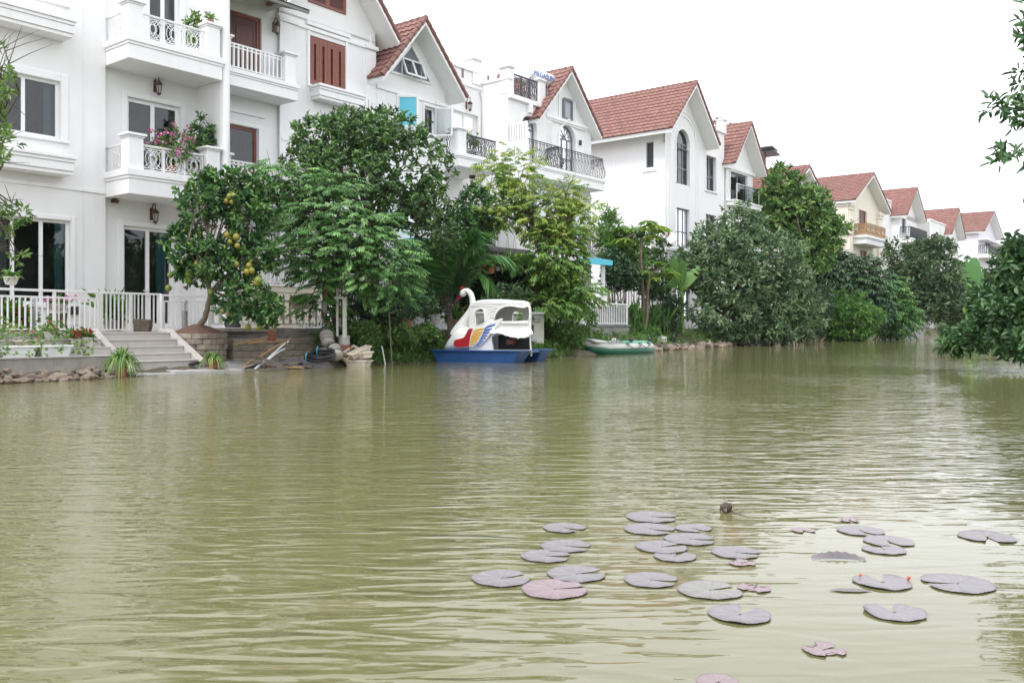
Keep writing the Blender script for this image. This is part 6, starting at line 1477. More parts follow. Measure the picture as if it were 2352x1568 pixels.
# spider plants in terracotta pots
def spider(label, loc, r0, L, n, seed):
    t = thing('spider_plant', label, 'potted plant', loc); m = MB(); m.lathe([(r0 * .7, -.1), (r0 * .95, r0 * 1.5), (r0 * 1.1, r0 * 1.5), (r0 * 1.1, r0 * 1.75), (r0 * .9, r0 * 1.75)], n=16); m.build('pot', M['terra'], t, smooth=True)
    rr = random.Random(seed); m = MB()
    for k in range(n):
        a = rr.uniform(0, 6.28); sp = rr.uniform(.15, 1); l = L * rr.uniform(.7, 1.15); d = Vector((math.cos(a), math.sin(a), 0)); p = Vector((0, 0, r0 * 1.7)) + d * r0 * .4; sd = d.cross(Vector((0, 0, 1))); rows = []; m.tint = min(1, max(0, rr.gauss(.55, .25)))
        for j in range(7):
            f = j / 6; q = p + d * l * sp * (f ** .9) * .8 + Vector((0, 0, l * (.95 * f * (1.15 - .6 * sp) - (.35 + 1.0 * sp) * f * f))); w = .014 * (1 - f) ** .5 + .003; rows.append(m.av([q - sd * w, q + Vector((0, 0, -.006)), q + sd * w]))
        for A, B in zip(rows, rows[1:]): m.face((A, A + 1, B + 1, B)); m.face((A + 1, A + 2, B + 2, B + 1))
    m.build('leaves', LEAF['vine'], t, fix=False)
spider('large arching spider plant in a pot left of the foot of the steps', bank_pt(285, .12, .10), .14, .62, 190, 1)
spider('smaller spider plant in a terracotta pot right of the stone landing', bank_pt(497, .15, .08), .13, .42, 120, 2)
# poles, planks, shovel and other odds and ends on the gravel: photo ends, distances and the lie of each
def stick(name, label, a, b, rad, mtl, cat, flat=None, n=8):
    a, b = P(*a), P(*b); t = thing(name, label, cat, a); m = MB(); d = b - a
    if flat: m.beam((0, 0, 0), d, flat[0], flat[1])
    else:
        K = max(2, int(d.length / .25)); pts, rr = [], []
        for k in range(K + 1):
            for e in (-.012, 0, .012) if (mtl == 'bamboo' and 0 < k < K) else (0,): pts.append(d * (k / K) + d.normalized() * e + Vector((0, 0, .012 * math.sin(k * 2.1)))); rr.append(rad * (1.14 if (e == 0 and mtl == 'bamboo') else 1))
        m.tube(pts, rr, n)
    o = m.build(name + '_shaft', M[mtl], t, smooth=not flat, bevel=.004 if flat else 0); return t
r2 = lambda x, y, Y: (505.4 + .166 * x, 706.4 + .166 * y, Y)
t = stick('shovel', 'old shovel lying on the stone tiers', r2(200, 520, 21.7), r2(690, 395, 22.4), .02, 'bamboo', 'shovel'); m = MB(); c = P(*r2(722, 390, 22.4)) - t.location
m.grid(lambda a, b: Vector((c.x - .1 + .2 * a, c.y - .05 + .1 * (a - .5) ** 2, c.z + (.15 - .05 * abs(a - .35)) * (b - .5) * 2)), 7, 7); o = m.build('blade', M['rust'], t, smooth=True); so = o.modifiers.new('thickness', 'SOLIDIFY'); so.thickness = .012
stick('bamboo_pole', 'thick bamboo pole lying level on the stone tiers under the shovel', r2(400, 490, 21.9), r2(895, 458, 22.6), .028, 'bamboo', 'pole')
stick('bamboo_pole', 'long bamboo pole leaning up from the gravel to the tiers', r2(330, 800, 21.2), r2(978, 425, 22.5), .024, 'bamboo', 'pole')
stick('plastic_pipe', 'longer white pipe leaning beside the bamboo pole', r2(478, 850, 21.1), r2(945, 460, 22.3), .02, 'plaswhite', 'pipe')
stick('plastic_pipe', 'white pipe lying under the longer white pipe', r2(500, 842, 21.15), r2(775, 632, 21.8), .02, 'plaswhite', 'pipe'); stick('plastic_pipe', 'short white pipe end sticking out to the right of the pile', r2(770, 636, 21.8), r2(900, 565, 22.1), .018, 'plaswhite', 'pipe')
stick('timber_plank', 'dark plank crossing the pipes from upper left', r2(480, 655, 21.5), r2(890, 815, 21.3), .02, 'timber', 'plank', (.10, .03)); stick('timber_plank', 'grey-green plank lying below the dark crossing plank', r2(450, 720, 21.25), r2(880, 828, 21.2), .02, 'timber', 'plank', (.13, .03)); stick('timber_plank', 'broad flat plank half in the water', r2(370, 858, 21.05), r2(745, 848, 21.2), .02, 'timber', 'plank', (.22, .03)); stick('timber_plank', 'short tan plank at the lower left of the pile', r2(310, 830, 21.1), r2(570, 750, 21.5), .02, 'stone', 'plank', (.16, .03))
stick('bamboo_pole', 'thin bamboo pole lying at the water with a pale cut end', r2(630, 806, 21.3), r2(1135, 830, 21.6), .022, 'bamboo', 'pole'); stick('iron_rod', 'thin iron rod standing in front of the stone tiers', r2(905, 560, 22.1), r2(930, 375, 22.2), .008, 'iron', 'rod')
stick('bamboo_stake', 'tall thin stake standing at the edge left of the swan boat', (900, 838, 24.4), (893, 716, 24.5), .022, 'barkpale', 'stake'); stick('plastic_pipe', 'thin white pipe standing in the water right of the troughs', (885, 838, 24.1), (877, 794, 24.2), .016, 'plaswhite', 'pipe')
stick('bamboo_stake', 'leaning stake in front of the deck', (1362, 800, 34.5), (1349, 705, 35.0), .025, 'barkpale', 'stake'); stick('plastic_pipe', 'bent white pipe end at the stone edging under the riverside tree', (1640, 797, 45.5), (1628, 780, 46.2), .03, 'plaswhite', 'pipe')
# hose coil
t = thing('hose_coil', 'coil of thick black corrugated hose tied with green string', 'hose', P(735, 828, 22.3)); m = MB()
for k in range(4):
    K = 40; pts = [Vector(((.36 - .025 * k) * math.cos(2 * math.pi * j / K) + .02 * k, .26 * math.sin(2 * math.pi * j / K) + .03 * math.sin(k * 2), .09 + .1 * math.sin(2 * math.pi * j / K) + .035 * k)) for j in range(K)]; m.tube(pts, .038, 8, closed=True)
m.build('hose', M['rubber'], t, smooth=True)
for a in (1.9, 3.6):
    m = MB(); c = Vector((.34 * math.cos(a), .25 * math.sin(a), .14 + .1 * math.sin(a))); m.ring(c, .11, .012, 12, 'x'); m.build('string', M['cyanp'], t)
# drums
def drum(label, c, ax, L, rad):
    ax = Vector(ax).normalized(); t = thing('plastic_drum', label, 'drum', c); q = ax.to_track_quat('Z', 'Y').to_matrix().to_4x4(); m = MB(); h = L / 2
    m.lathe([(.01, -h), (rad * .55, -h + .01), (rad * .88, -h + .06), (rad, -h + .14), (rad * 1.02, 0), (rad, h - .14), (rad * .88, h - .06), (rad * .5, h - .01), (.01, h)], n=20, M=q); m.build('body', M['drum'], t, smooth=True)
    for z in (-.16, -.11, -.03, .02, .10, .15): m = MB(); m.lathe([(rad * 1.0, z - .012), (rad * 1.05, z - .006), (rad * 1.05, z + .006), (rad * 1.0, z + .012)], n=20, M=q); m.build('strap', M['rubber'] if int(z * 100) % 2 else M['greyplastic'], t)
    m = MB(); m.lathe([(.04, h - .01), (.04, h + .03)], (rad * .4, 0, -.03), 10, q); m.build('cap', M['plaswhite'], t)
drum('dirty white strapped drum leaning on the end of the stone tiers', P(*r2(1480, 415, 23.2)), (-.22, .5, .55), .52, .18); drum('dirty white strapped drum lying lower, at the coil of hose', P(*r2(1592, 610, 22.7)), (-.25, .55, .35), .50, .18)
# stone pot on a brick, by the white post
t = thing('stone_pot', 'ribbed stone pot on a red brick at the white post', 'plant pot', P(*r2(1717, 545, 23.6))); m = MB(); m.box(-.22, .22, -.2, .2, -.35, .04); m.build('brick', M['terra'], t, bevel=.01); m = MB(); m.lathe([(.13, .04)] + [(.15 + .012 * (k % 2), .06 + .03 * k) for k in range(8)] + [(.17, .31), (.14, .31), (.13, .26)], n=18); m.build('pot', M['potwhite'], t, smooth=True)
# stacked troughs at the water
c = P(824, 834, 23.0); trough('planter_trough', 'lower of the stacked dirty troughs, wide and standing in the water', Vector((c.x - .02, c.y + .1, .0)), -.35, .62, .36, .16, 'plasold', soil=False); trough('planter_trough', 'middle trough of the stack by the water, tipped up', Vector((c.x + .10, c.y + .1, .17)), -.9, .6, .3, .15, 'plasold', (0.05, -.22), False); trough('planter_trough', 'long dirty trough tilted on top of the stack by the water', Vector((c.x + .02, c.y + .12, .27)), .75, .62, .24, .17, 'plasold', (.1, -.35), False); trough('planter_trough', 'dark-lined trough leaning up behind the stack by the water', Vector((c.x - .30, c.y + .35, .24)), .95, .6, .26, .15, 'plasold', (.5, -.45), True)
# white posts and wire rack
def post_frame(name, label, a, items, mtl='grime', cat='post'):
    t = thing(name, label, cat, a)
    for nm, p, q, w in items: m = MB(); m.beam(p - a, q - a, w, w, (0, 1, 0)); m.build(nm, M[mtl], t, bevel=.005)
    return t
a = P(792, 776, 23.2); post_frame('trellis_post', 'tall off-white post with a crossbar under the feathery tree', a, [('post', a, P(792, 640, 23.2), .10), ('thin_post', P(775, 772, 23.3), P(775, 655, 23.3), .055), ('crossbar', P(768, 684, 23.2), P(791, 684, 23.2), .06)])
a = P(1528, 737, 43.5); post_frame('trellis_post', 'white H-shaped trellis end behind the dark tub shrub', a, [('post', a, P(1528, 690, 43.5), .2), ('thin_post', P(1515, 737, 43.5), P(1515, 697, 43.5), .16), ('crossbar', P(1513, 711, 43.5), P(1529, 710, 43.5), .14)])
for u, Y, v1, lb in ((1613, 50, 634, 'grey steel T-post standing at the left side of the riverside tree'), (1522, 46, 632, 'thin grey steel T-post behind the banana plant'), (2123, 74, 712, 'grey T-post in the dark gap far along the bank')):
    a = P(u, 762, Y); post_frame('clothes_post', lb, a, [('post', a, P(u, v1, Y), .11), ('crossbar', P(u - 22, v1 + 2, Y), P(u + 22, v1 - 1, Y), .08), ('brace', P(u - 14, v1 + 3, Y), P(u, v1 + 22, Y), .05), ('brace', P(u + 14, v1 + 3, Y), P(u, v1 + 22, Y), .05)], 'greyplastic')
t = thing('wire_rack', 'white wire rack hooked on the greyish picket fence', 'rack', P(710, 748, 23.5)); m = MB()
for k in range(9): x = -.35 + .085 * k; m.tube([(x, 0, .16), (x, -.02, -.02), (x + .03, -.28, -.06), (x + .05, -.3, .1)], .006, 4)
for y, z in ((0, .16), (-.02, -.02), (-.28, -.06), (-.3, .1), (-.15, -.04)): m.tube([(-.36, y, z), (.37, y, z)], .008, 4)
m.build('wires', M['rail'], t)
# cast-iron lamp post in the pomelo
t = thing('lamp_post', 'black cast-iron lamp post half hidden in the pomelo tree', 'lamp post', P(535, 752, 22.9)); m = MB(); m.lathe([(.2, 0), (.2, .08), (.16, .12), (.15, .4), (.18, .44), (.12, .5), (.085, .9), (.11, .93), (.07, 1.0)], n=12); m.build('base', M['iron'], t, smooth=True); m = MB(); m.lathe([(.06, 1.0), (.045, 2.1), (.07, 2.12), (.03, 2.2)], n=10); m.build('pole', M['iron'], t, smooth=True); m = MB(); m.lathe([(.06, 2.2), (.11, 2.46), (.14, 2.47), (.03, 2.6), (.01, 2.68)], n=6); m.build('lantern', M['iron'], t)
# balcony plants
def bush_pot(label, p, rx, rz, leafm, n, L, Wd, seed, fl=None, nf=0, potm='terra', cat='potted plant', tint=(.5, .2)):
    t = thing('potted_plant', label, cat, p); m = MB(); m.lathe([(.14, 0), (.2, .24), (.22, .24), (.22, .28), (.18, .28)], n=16); m.build('pot', M[potm], t, smooth=True); lv = Leaves(seed); R_ = lv.r; q = unit(R_.normal(0, 1, (n, 3))); c = q * np.array([rx, rx * .6, rz]) * R_.random((n, 1)) ** .4 + [0, 0, .3 + rz]; rosettes(lv, c, q, 6, L, Wd, .8, .2, tint); lv.build('foliage', LEAF[leafm], t)
    mb = MB(); [mb.tube([(0, 0, .25), Vector(c[k]) * .5 + Vector((0, 0, .2)), Vector(c[k])], [.012, .008, .004], 4) for k in range(0, min(n, 60), 6)]; mb.build('stems', M['bark'], t)
    if fl:
        lv = Leaves(seed + 1); R_ = lv.r; k = R_.choice(np.where((c[:, 2] > .3 + rz * .6))[0], nf); b = c[k] + q[k] * .12 + R_.normal(0, .05, (nf, 3))
        for j in range(5): lv.add(b + R_.normal(0, .04, (nf, 3)), R_.normal(0, 1, (nf, 3)), .075, .075, R_.random(nf))
        lv.build('blossoms', FL[fl], t)
    return t
zb = f1 + .005
bush_pot('bougainvillea with magenta flowers in a pot on the lower ornate balcony', wpt(su(392, -.95), -.92, zb), .62, .60, 'weed', 110, .12, .05, 251, 'magenta', 38); bush_pot('dense green bush in a pot at the right end of the lower ornate balcony', wpt(su(468, -.85), -.7, zb), .38, .85, 'pomelo', 120, .16, .06, 253)
bush_pot('small light green plant on the upper ornate balcony', wpt(su(447, -.6), -.62, f2 + .005), .3, .55, 'vine', 60, .16, .06, 255, potm='potwhite')
pot('plant_pot', 'tiny spiky pot plant on the upper balcony pillar', wpt(e1 - .29, -1.07, f2 + .985), .1, .12, 'terra', seed=30, n=30, L=.24, Wd=.03, spread=.5, leafm='vine')
bush_pot('airy small plant on the black ornate balcony', wpt(su(1085, -.2), -.2, bz3 + .005), .4, .4, 'vine', 30, .16, .06, 257, potm='potwhite')
# deck over the water with its white fence
A, B = XY(1346, 35.9), XY(1444, 39.6); f, L = line_thing('concrete_deck', 'weathered grey concrete deck block over the water', 'deck', A, B, 0)
m = MB(); m.box(-.2, L + .1, 0, 2.6, .58, 1.04); m.build('block', M['concrete2'], f, bevel=.03); m = MB(); m.box(-.3, L + .14, -.06, 2.6, 1.042, 1.10); m.build('edge_slab', M['concrete2'], f, bevel=.01)
for x in (.3, L - .5): m = MB(); m.box(x, x + .3, .8, 1.1, -.5, .578); m.build('pier', M['concrete2'], f)
def at_(x, y): d = (Vector(B) - Vector(A)).normalized(); return (A[0] + d.x * x - d.y * y, A[1] + d.y * x + d.x * y)
picket_fence('deck_fence', 'bright white close-set fence along the front of the concrete deck', at_(0.05, .08), at_(L, .08), 1.11, 2.04, 24, rail2=0, t=.045, flat=True, low=.03); picket_fence('deck_fence', 'white fence returning inland at the left side of the deck', at_(0.0, 1.9), at_(0.02, .14), 1.11, 2.04, 14, rail2=0, t=.045, flat=True, low=.03)
a = P(1385, 690, 38.2); t = post_frame('pergola', 'pergola corner with a white-blue post and cyan painted beam', a, [('post', a, P(1385, 606, 38.2), .17)], 'rail', 'pergola')
for k, (p, q) in enumerate(((P(1352, 600, 37.2), P(1404, 604, 38.4)), (P(1365, 598, 40.0), P(1404, 604, 38.4)), (P(1352, 600, 37.2), P(1330, 598, 39.0)))): m = MB(); m.beam(p - a, q - a, .14, .22); m.build('beam', M['cyanp'], t)
m = MB(); m.poly([P(1352, 599, 37.2) - a, P(1404, 603, 38.4) - a, P(1372, 600, 41.5) - a, P(1325, 596, 40.2) - a]); m.build('roof_sheet', M['cyanp'], t)
picket_fence('picket_fence', 'white pointed picket fence behind the papaya trunks', XY(1396, 46.2), XY(1550, 52), 2.1, 3.05, 26, mtl='grime', rail2=0, t=.12, flat=True); block_wall('low_wall', 'low grey wall under the pointed picket fence', XY(1300, 43.5), XY(1552, 52.2), .7, 2.08, .25, 'concrete2')
# brown awning with hanging pots
aw = thing('awning', 'dark brown slatted awning above the hanging pots', 'awning', P(1035, 755, 31.2)); o0 = aw.location; m = MB(); p = [P(1020, 566, 31.0), P(1240, 598, 31.6), P(1215, 574, 34.5), P(1030, 556, 34.0)]; m.poly([x - o0 for x in p]); m.poly([x - o0 + Vector((0, 0, -.06)) for x in p[::-1]])
for k in range(12): m.beam(p[0].lerp(p[1], k / 11) - o0 + Vector((0, 0, -.05)), p[3].lerp(p[2], k / 11) - o0 + Vector((0, 0, -.05)), .05, .09)
m.beam(p[0] - o0 + Vector((0, 0, -.1)), p[1] - o0 + Vector((0, 0, -.1)), .08, .34); m.build('roof', M['awning'], aw)
for k in (0.02, .98): q = p[0].lerp(p[1], k) - o0; m = MB(); m.beam((q.x, q.y, .2), (q.x, q.y, q.z - .1), .1, .1); m.build('post', M['timber'], aw)
m = MB(); m.beam(P(1040, 650, 33.4) - o0, P(1240, 650, 34) - o0, .04, 1.8); m.build('shade_sheet', M['awning'], aw)  # dark sheet standing in for the deep shade and plants behind the pots
for i, (x, y, rr, mt, lb) in enumerate(((790, 535, 24, 'terra', 'leftmost small terracotta hanging pot under the awning'), (843, 497, 32, 'terra', 'terracotta hanging pot touching the palm frond, higher than its neighbours'), (925, 570, 48, 'terra', 'largest and lowest terracotta hanging pot under the awning'), (1005, 540, 34, 'greyplastic', 'small grey basket just right of the largest terracotta hanging pot'), (1115, 500, 38, 'terra', 'shallow terracotta hanging pot left of the wide grey basket'), (1197, 535, 48, 'greyplastic', 'widest grey hanging basket with spiky leaves under yellow orchids'), (1310, 545, 25, 'terra', 'small terracotta hanging pot between the two right-hand grey baskets'), (1365, 553, 32, 'greyplastic', 'rightmost grey hanging basket'), (1412, 535, 20, 'terra', 'tiny terracotta hanging pot right of the rightmost grey basket'), (1445, 578, 22, 'terra', 'rightmost and lowest small terracotta hanging pot'))):
    c = P(947.6 + .1953 * x, 516.9 + .1953 * y, 30.4); r_ = rr * .1953 / FD * 30.4; t = pot('hanging_pot', lb, c, r_, r_ * 1.3, mt, seed=40 + i, n=46, L=.42, Wd=.05, spread=.75, leafm='vine' if i % 2 else 'weed', flowers='yellow' if i == 5 else None, nf=14); m = MB()
    for k in range(3): m.tube([(r_ * math.cos(k * 2.1), r_ * math.sin(k * 2.1), r_ * 1.3), (0, 0, 1.2)], .006, 4)
    m.build('hanger', M['iron'], t)
t = thing('canopy', 'cyan canopy sheet seen between the domed tree and the palm', 'canopy', P(985, 620, 31.4)); o0 = t.location; m = MB(); q = [P(935, 556, 31.2), P(1012, 560, 31.8), P(1005, 548, 34.5), P(930, 546, 34)]; m.poly([x - o0 for x in q]); m.beam(q[0] - o0, q[1] - o0, .04, .3); m.build('sheet', M['cyanp'], t); m = MB(); m.beam(P(985, 575, 31.5) - o0, P(985, 640, 31.5) - o0, .22, .1); m.build('post', M['cyanp'], t)
# white planter wall behind the swan
f, L = line_thing('planter_wall', 'white panelled planter wall with dark red openings behind the swan boat', 'wall', XY(1088, 29.6), XY(1250, 30.4), .45)
m = MB(); m.box(0, L, 0, .5, -.3, 1.0); m.build('wall', M['grime'], f, bevel=.02); m = MB(); m.box(-.05, L + .05, -.06, .56, 1.002, 1.08); m.build('coping', M['trim'], f, bevel=.01)
for k in range(4):
    x = .25 + k * (L - .3) / 4; m = MB(); m.box(x, x + .22, -.012, .02, .35, .65); m.build('opening', M['wooddark'], f); m = MB()
    for z in (.74, .82): m.box(x - .1, x + .45, -.02, .01, z, z + .02)
    m.build('moulding', M['concrete'], f)
pot('glazed_jar', 'big orange-brown glazed jar in front of the bank left of the planter wall', P(1049, 768, 28.6), .24, .46, 'bamboo', seed=61, n=40, L=.5, Wd=.06); pot('plant_pot', 'white pot with a spiky plant left of the swan breast', P(1000, 745, 28.2), .17, .32, 'potwhite', seed=62, n=30, L=.5, Wd=.05, spread=.6); pot('clay_bowl', 'wide brown clay bowl half buried in weeds left of the swan', P(928, 757, 25.8), .24, .3, 'terra', seed=63, n=30, L=.25, Wd=.05)
# things around the dinghy
c = P(1514, 792, 40.9); trough('planter_trough', 'white trough lying upside down near the black tub', Vector((c.x, c.y, c.z + .42)), .35, .75, .34, .28, 'potwhite', (math.pi + .12, .12), False)
t = thing('plastic_tub', 'black plastic tub under the round dark shrub', 'tub', P(1541, 792, 42.2)); m = MB(); m.lathe([(.2, -.1), (.25, .34), (.27, .34), (.27, .38), (.23, .38)], n=16); m.build('tub', M['rubber'], t, smooth=True)
stick('white_board', 'white board sloping down to the dinghy under the deck', (1402, 778, 36.8), (1431, 792, 36.2), .02, 'plaswhite', 'board', (.5, .05)); stick('white_board', 'off-white board lying low behind the dinghy', (1372, 790, 36.9), (1425, 788, 37.0), .02, 'potwhite', 'board', (.45, .05))
t = thing('concrete_tank', 'small grey concrete tank at the far water edge', 'tank', P(2096, 773, 74)); m = MB(); m.box(-.8, .8, -.4, .6, -.2, .6); m.box(-.7, -.1, -.42, -.39, .1, .4); m.build('body', M['concrete2'], t, bevel=.03)
t = thing('upturned_boat', 'small grey boat hull drawn up beyond the riverside tree', 'boat', P(1893, 782, 62.5), .6); m = MB(); m.grid(lambda a, b: Vector(((a - .5) * 1.7, (b - .5) * .7 * (1 - abs(2 * a - 1) ** 2.4) , .5 * math.sin(math.pi * b) ** .6 * (1 - .5 * abs(2 * a - 1) ** 3))), 14, 9); m.build('hull', M['timber'], t, smooth=True)
# rooftop gear
def text_mesh(parent, name, txt, size, mtl, loc, rot, ex=.004):
    cu = bpy.data.curves.new(name, 'FONT'); cu.body = txt; cu.size = size; cu.extrude = ex; cu.align_x = 'CENTER'; cu.align_y = 'CENTER'; tmp = bpy.data.objects.new(name, cu); COL.objects.link(tmp); dg = bpy.context.evaluated_depsgraph_get(); me = bpy.data.meshes.new_from_object(tmp.evaluated_get(dg)); bpy.data.objects.remove(tmp); me.materials.clear(); me.materials.append(mtl); o = bpy.data.objects.new(name, me); COL.objects.link(o); o.parent = parent; o.location = loc; o.rotation_euler = rot; return o
M['blue'] = mat('blue_lettering', (.03, .12, .45), .5, .02)
yt = H4['y'] + .45; xa, xb = su(1206, yt), su(1264, yt); zt = zv(1235, 179, yt); t = thing('solar_water_heater', 'cylindrical steel solar water heater with blue lettering on the flat roof', 'water heater', wpt(xa, yt, zt), ROT); Lh = xb - xa
m = MB(); q = Matrix.Rotation(R(90), 4, 'Y'); m.lathe([(.02, 0), (.33, .0), (.36, .03), (.36, Lh - .03), (.33, Lh), (.02, Lh)], n=24, M=q); m.build('tank', M['tank'], t, smooth=True)
m = MB(); [m.lathe([(.365, x), (.365, x + .05)], n=24, M=q) for x in (.02, Lh - .08)]; m.build('bands', M['steel'], t); text_mesh(t, 'lettering', 'MEGASUN', .34, M['blue'], (Lh * .5, -.372, .0), (R(90), 0, 0))
m = MB()
for k in range(9): x = .15 + (Lh - .3) * k / 8; m.tube([(x, -.1, -.3), (x + .1, .9, -1.1)], .03, 6)
for x in (.1, Lh - .1): m.beam((x, 0, -.3), (x, 0, -1.5), .05, .05)
for k in range(3): m.tube([(Lh - .02, -.1 + .1 * k, -.1), (Lh + .35, -.1 + .1 * k, -.1), (Lh + .2, -.1 + .1 * k, -.9)], .025, 6)
m.build('frame', M['steel'], t)
t = thing('aerial', 'thin television aerial standing beside the solar water heater', 'aerial', wpt(su(1233, yt), yt - .6, zv(1233, 200, yt) - 1.2), ROT); m = MB(); m.tube([(0, 0, 0), (0, 0, zv(1230, 157, yt) - zv(1233, 200, yt) + 1.2)], .018, 5); m.build('mast', M['greyplastic'], t); m = MB(); m.beam((-.02, 0, 1.6), (.3, 0, 1.6), .02, .02); m.build('arm', M['greyplastic'], t)
yt = 3.6; t = thing('water_tank', 'white cylindrical water tank behind the parapet of the cyan-sash villa', 'water tank', wpt(su(1073, yt), yt, zv(1073, 162, yt) - .6), ROT); m = MB(); m.lathe([(.5, 0), (.5, 1.15), (.45, 1.25), (.2, 1.3), (.02, 1.3)], n=20); m.build('tank', M['tank'], t, smooth=True); m = MB(); [m.beam((x, 0, -1.2), (x, 0, 0), .1, .1) for x in (-.3, .3)]; m.build('legs', M['concrete2'], t)
t = thing('water_tank', 'steel water tank lying beside the white parapet pillar', 'water tank', wpt(su(1128, yt), yt, zv(1137, 171, yt)), ROT); m = MB(); m.lathe([(.05, 0), (.42, .05), (.45, .1), (.45, 1.2), (.4, 1.28), (.05, 1.3)], n=20, M=q); m.build('tank', M['steel'], t, smooth=True); m = MB(); [m.beam((x, 0, -1.4), (x, 0, -.3), .08, .08) for x in (.2, 1.0)]; m.build('legs', M['greyplastic'], t)
yt = 2.5
for i, (u, v, r_, lb) in enumerate(((1640, 271, .42, 'upper steel tank on the flat wing of the arched-window villa'), (1652, 286, .42, 'lower steel tank on the flat wing of the arched-window villa'))):
    t = thing('water_tank', lb, 'water tank', wpt(su(u, yt) - .5, yt + i * -.6, zv(u, v, yt)), ROT); m = MB(); m.lathe([(.05, 0), (r_ * .9, .04), (r_, .1), (r_, 1.25), (r_ * .9, 1.3), (.05, 1.34)], n=18, M=q); m.build('tank', M['steel'], t, smooth=True); m = MB(); [m.beam((x, 0, -1.6), (x, 0, -.3), .07, .07) for x in (.25, 1.05)]; m.build('legs', M['greyplastic'], t)
t = thing('aerial', 'thin slanting aerial above the steel tanks', 'aerial', wpt(su(1662, yt), yt, zv(1662, 290, yt) - .8), ROT); m = MB(); m.tube([(0, 0, 0), (-.35, 0, zv(1652, 234, yt) - zv(1662, 290, yt) + .8)], .02, 5); m.build('mast', M['greyplastic'], t)
t = thing('satellite_dish', 'white satellite dish with a red mark on the corner of the arched-window villa', 'satellite dish', wpt(su(1536, -.5), -.45, zv(1536, 545, -.5)), ROT - .5); m = MB(); qd = Matrix.Rotation(R(70), 4, 'X'); m.lathe([(.02, 0), (.2, .02), (.36, .07), (.45, .12), (.45, .13), (.36, .085), (.02, .015)], n=20, M=qd); m.build('dish', M['tank'], t, smooth=True); m = MB(); m.beam((0, .02, -.1), (.1, .4, -.45), .05, .05); m.tube([(0, -.1, -.42), (.25, -.5, -.2)], .02, 5); m.build('arm', M['greyplastic'], t); m = MB(); m.box(-.08, .05, -.075, -.065, .08, .24); m.build('red_mark', FL['red'], t)
yt = 2.0; t = thing('roof_canopy', 'small dark tilted canopy on a post behind the glass-railed villa', 'canopy', wpt(su(1757, yt), yt, zv(1757, 385, yt)), ROT); m = MB(); h_ = zv(1757, 350, yt) - zv(1757, 385, yt); m.beam((0, 0, -1), (0, 0, h_), .12, .12); m.build('post', M['wooddark'], t)
for k in range(2): m = MB(); m.prism([(-.6 + .5 * k, h_ + .25 - .25 * k), (.5 + .5 * k, h_ + .05 - .25 * k), (.5 + .5 * k, h_ + .12 - .25 * k), (-.6 + .5 * k, h_ + .32 - .25 * k)], -.8, .8); m.build('sheet', M['greyframe'], t)
# ------------------------------------------------------------------ swan pedal boat
M['swan'] = mat('white_fibreglass', (.74, .74, .73), .32, .04, 5, .04, 20, streak=.22, coat=.3)
M['swanblue'] = mat('blue_fibreglass', (.018, .075, .24), .4, .2, 4, .05, 12, streak=.25)
M['swanred'] = mat('red_fibreglass', (.36, .012, .018), .35, .12, 20, .5, 26)
M['swanyellow'] = mat('yellow_paint', (.72, .38, .03), .4, .06); M['swanink'] = mat('blue_paint', (.02, .10, .42), .4, .06)
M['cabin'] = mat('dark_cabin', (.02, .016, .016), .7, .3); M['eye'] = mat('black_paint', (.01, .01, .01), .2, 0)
B0, B1 = Vector((-2.387, 26.1)), Vector((.218, 24.85)); bd_ = (B1 - B0).normalized(); bn_ = Vector((-bd_.y, bd_.x)); LB = (B1 - B0).length
sw = thing('swan_boat', 'white swan pedal boat with blue pontoons and a red, yellow and blue wing', 'pedal boat', (B0.x, B0.y, 0), math.atan2(bd_.y, bd_.x))
def sz_(zx, zy, y):
    u, v = 976.3 + .1319 * zx, 643.2 + .1319 * zy; b = B0 + bn_ * y; k = (u - CX) / FD; s = (k * b.y - b.x) / (bd_.x - k * bd_.y); return (s, CAMH + (V0 - v) / FD * (b.y + s * bd_.y))
YN, YF, WB = .42, 1.46, 2.3; YC = (YN + YF) / 2
def s3(zx, zy, y): a = sz_(zx, zy, y); return Vector((a[0], y, a[1]))
ZT = sz_(1650, 1250, 0)[1]
for y0 in (0, WB - .78):                                # pontoons
    m = MB(); w = .78; i1 = m.av([(0, y0, ZT), (LB, y0, ZT), (LB, y0 + w, ZT), (0, y0 + w, ZT)]); i2 = m.av([(.17, y0 + .07, -.06), (LB - .24, y0 + .07, -.06), (LB - .24, y0 + w - .07, -.06), (.17, y0 + w - .07, -.06)]); i3 = m.av([(.3, y0 + .2, -.2), (LB - .4, y0 + .2, -.2), (LB - .4, y0 + w - .2, -.2), (.3, y0 + w - .2, -.2)])
    for a, b in ((i1, i2), (i2, i3)):
        for j in range(4): m.face((a + j, b + j, b + (j + 1) % 4, a + (j + 1) % 4))
    m.face([i3 + j for j in range(4)]); m.face([i1 + j for j in range(4)]); po = m.build('pontoon', M['swanblue'], sw, bevel=.03)
    m = MB(); m.box(-.05, LB + .05, y0 - .05, y0 + w + .05, ZT + .002, ZT + .03); m.build('gunwale', M['swanblue'], po, bevel=.01)
m = MB(); m.box(.05, LB - .03, .78, WB - .78, ZT - .04, ZT + .028); m.build('deck', M['swanblue'], sw)
m = MB(); m.box(LB - .72, LB - .38, YC - .16, YC + .16, -.2, .11); m.build('paddle', M['wood'], sw, bevel=.02)
m = MB(); m.ring((LB - .02, .8, ZT - .07), .06, .012, 14, 'x'); m.build('mooring_ring', M['steel'], sw)
def pl(pts, y): return [sz_(a, b, y) for a, b in pts]
near = pl([(762, 1222), (760, 1000), (760, 800), (768, 650), (763, 530), (778, 455), (815, 408), (900, 388), (1080, 378), (1300, 378), (1500, 394), (1690, 402), (1780, 425), (1826, 475), (1838, 560), (1838, 700), (1836, 870), (1820, 900), (1826, 1040), (1844, 1222)], YN)
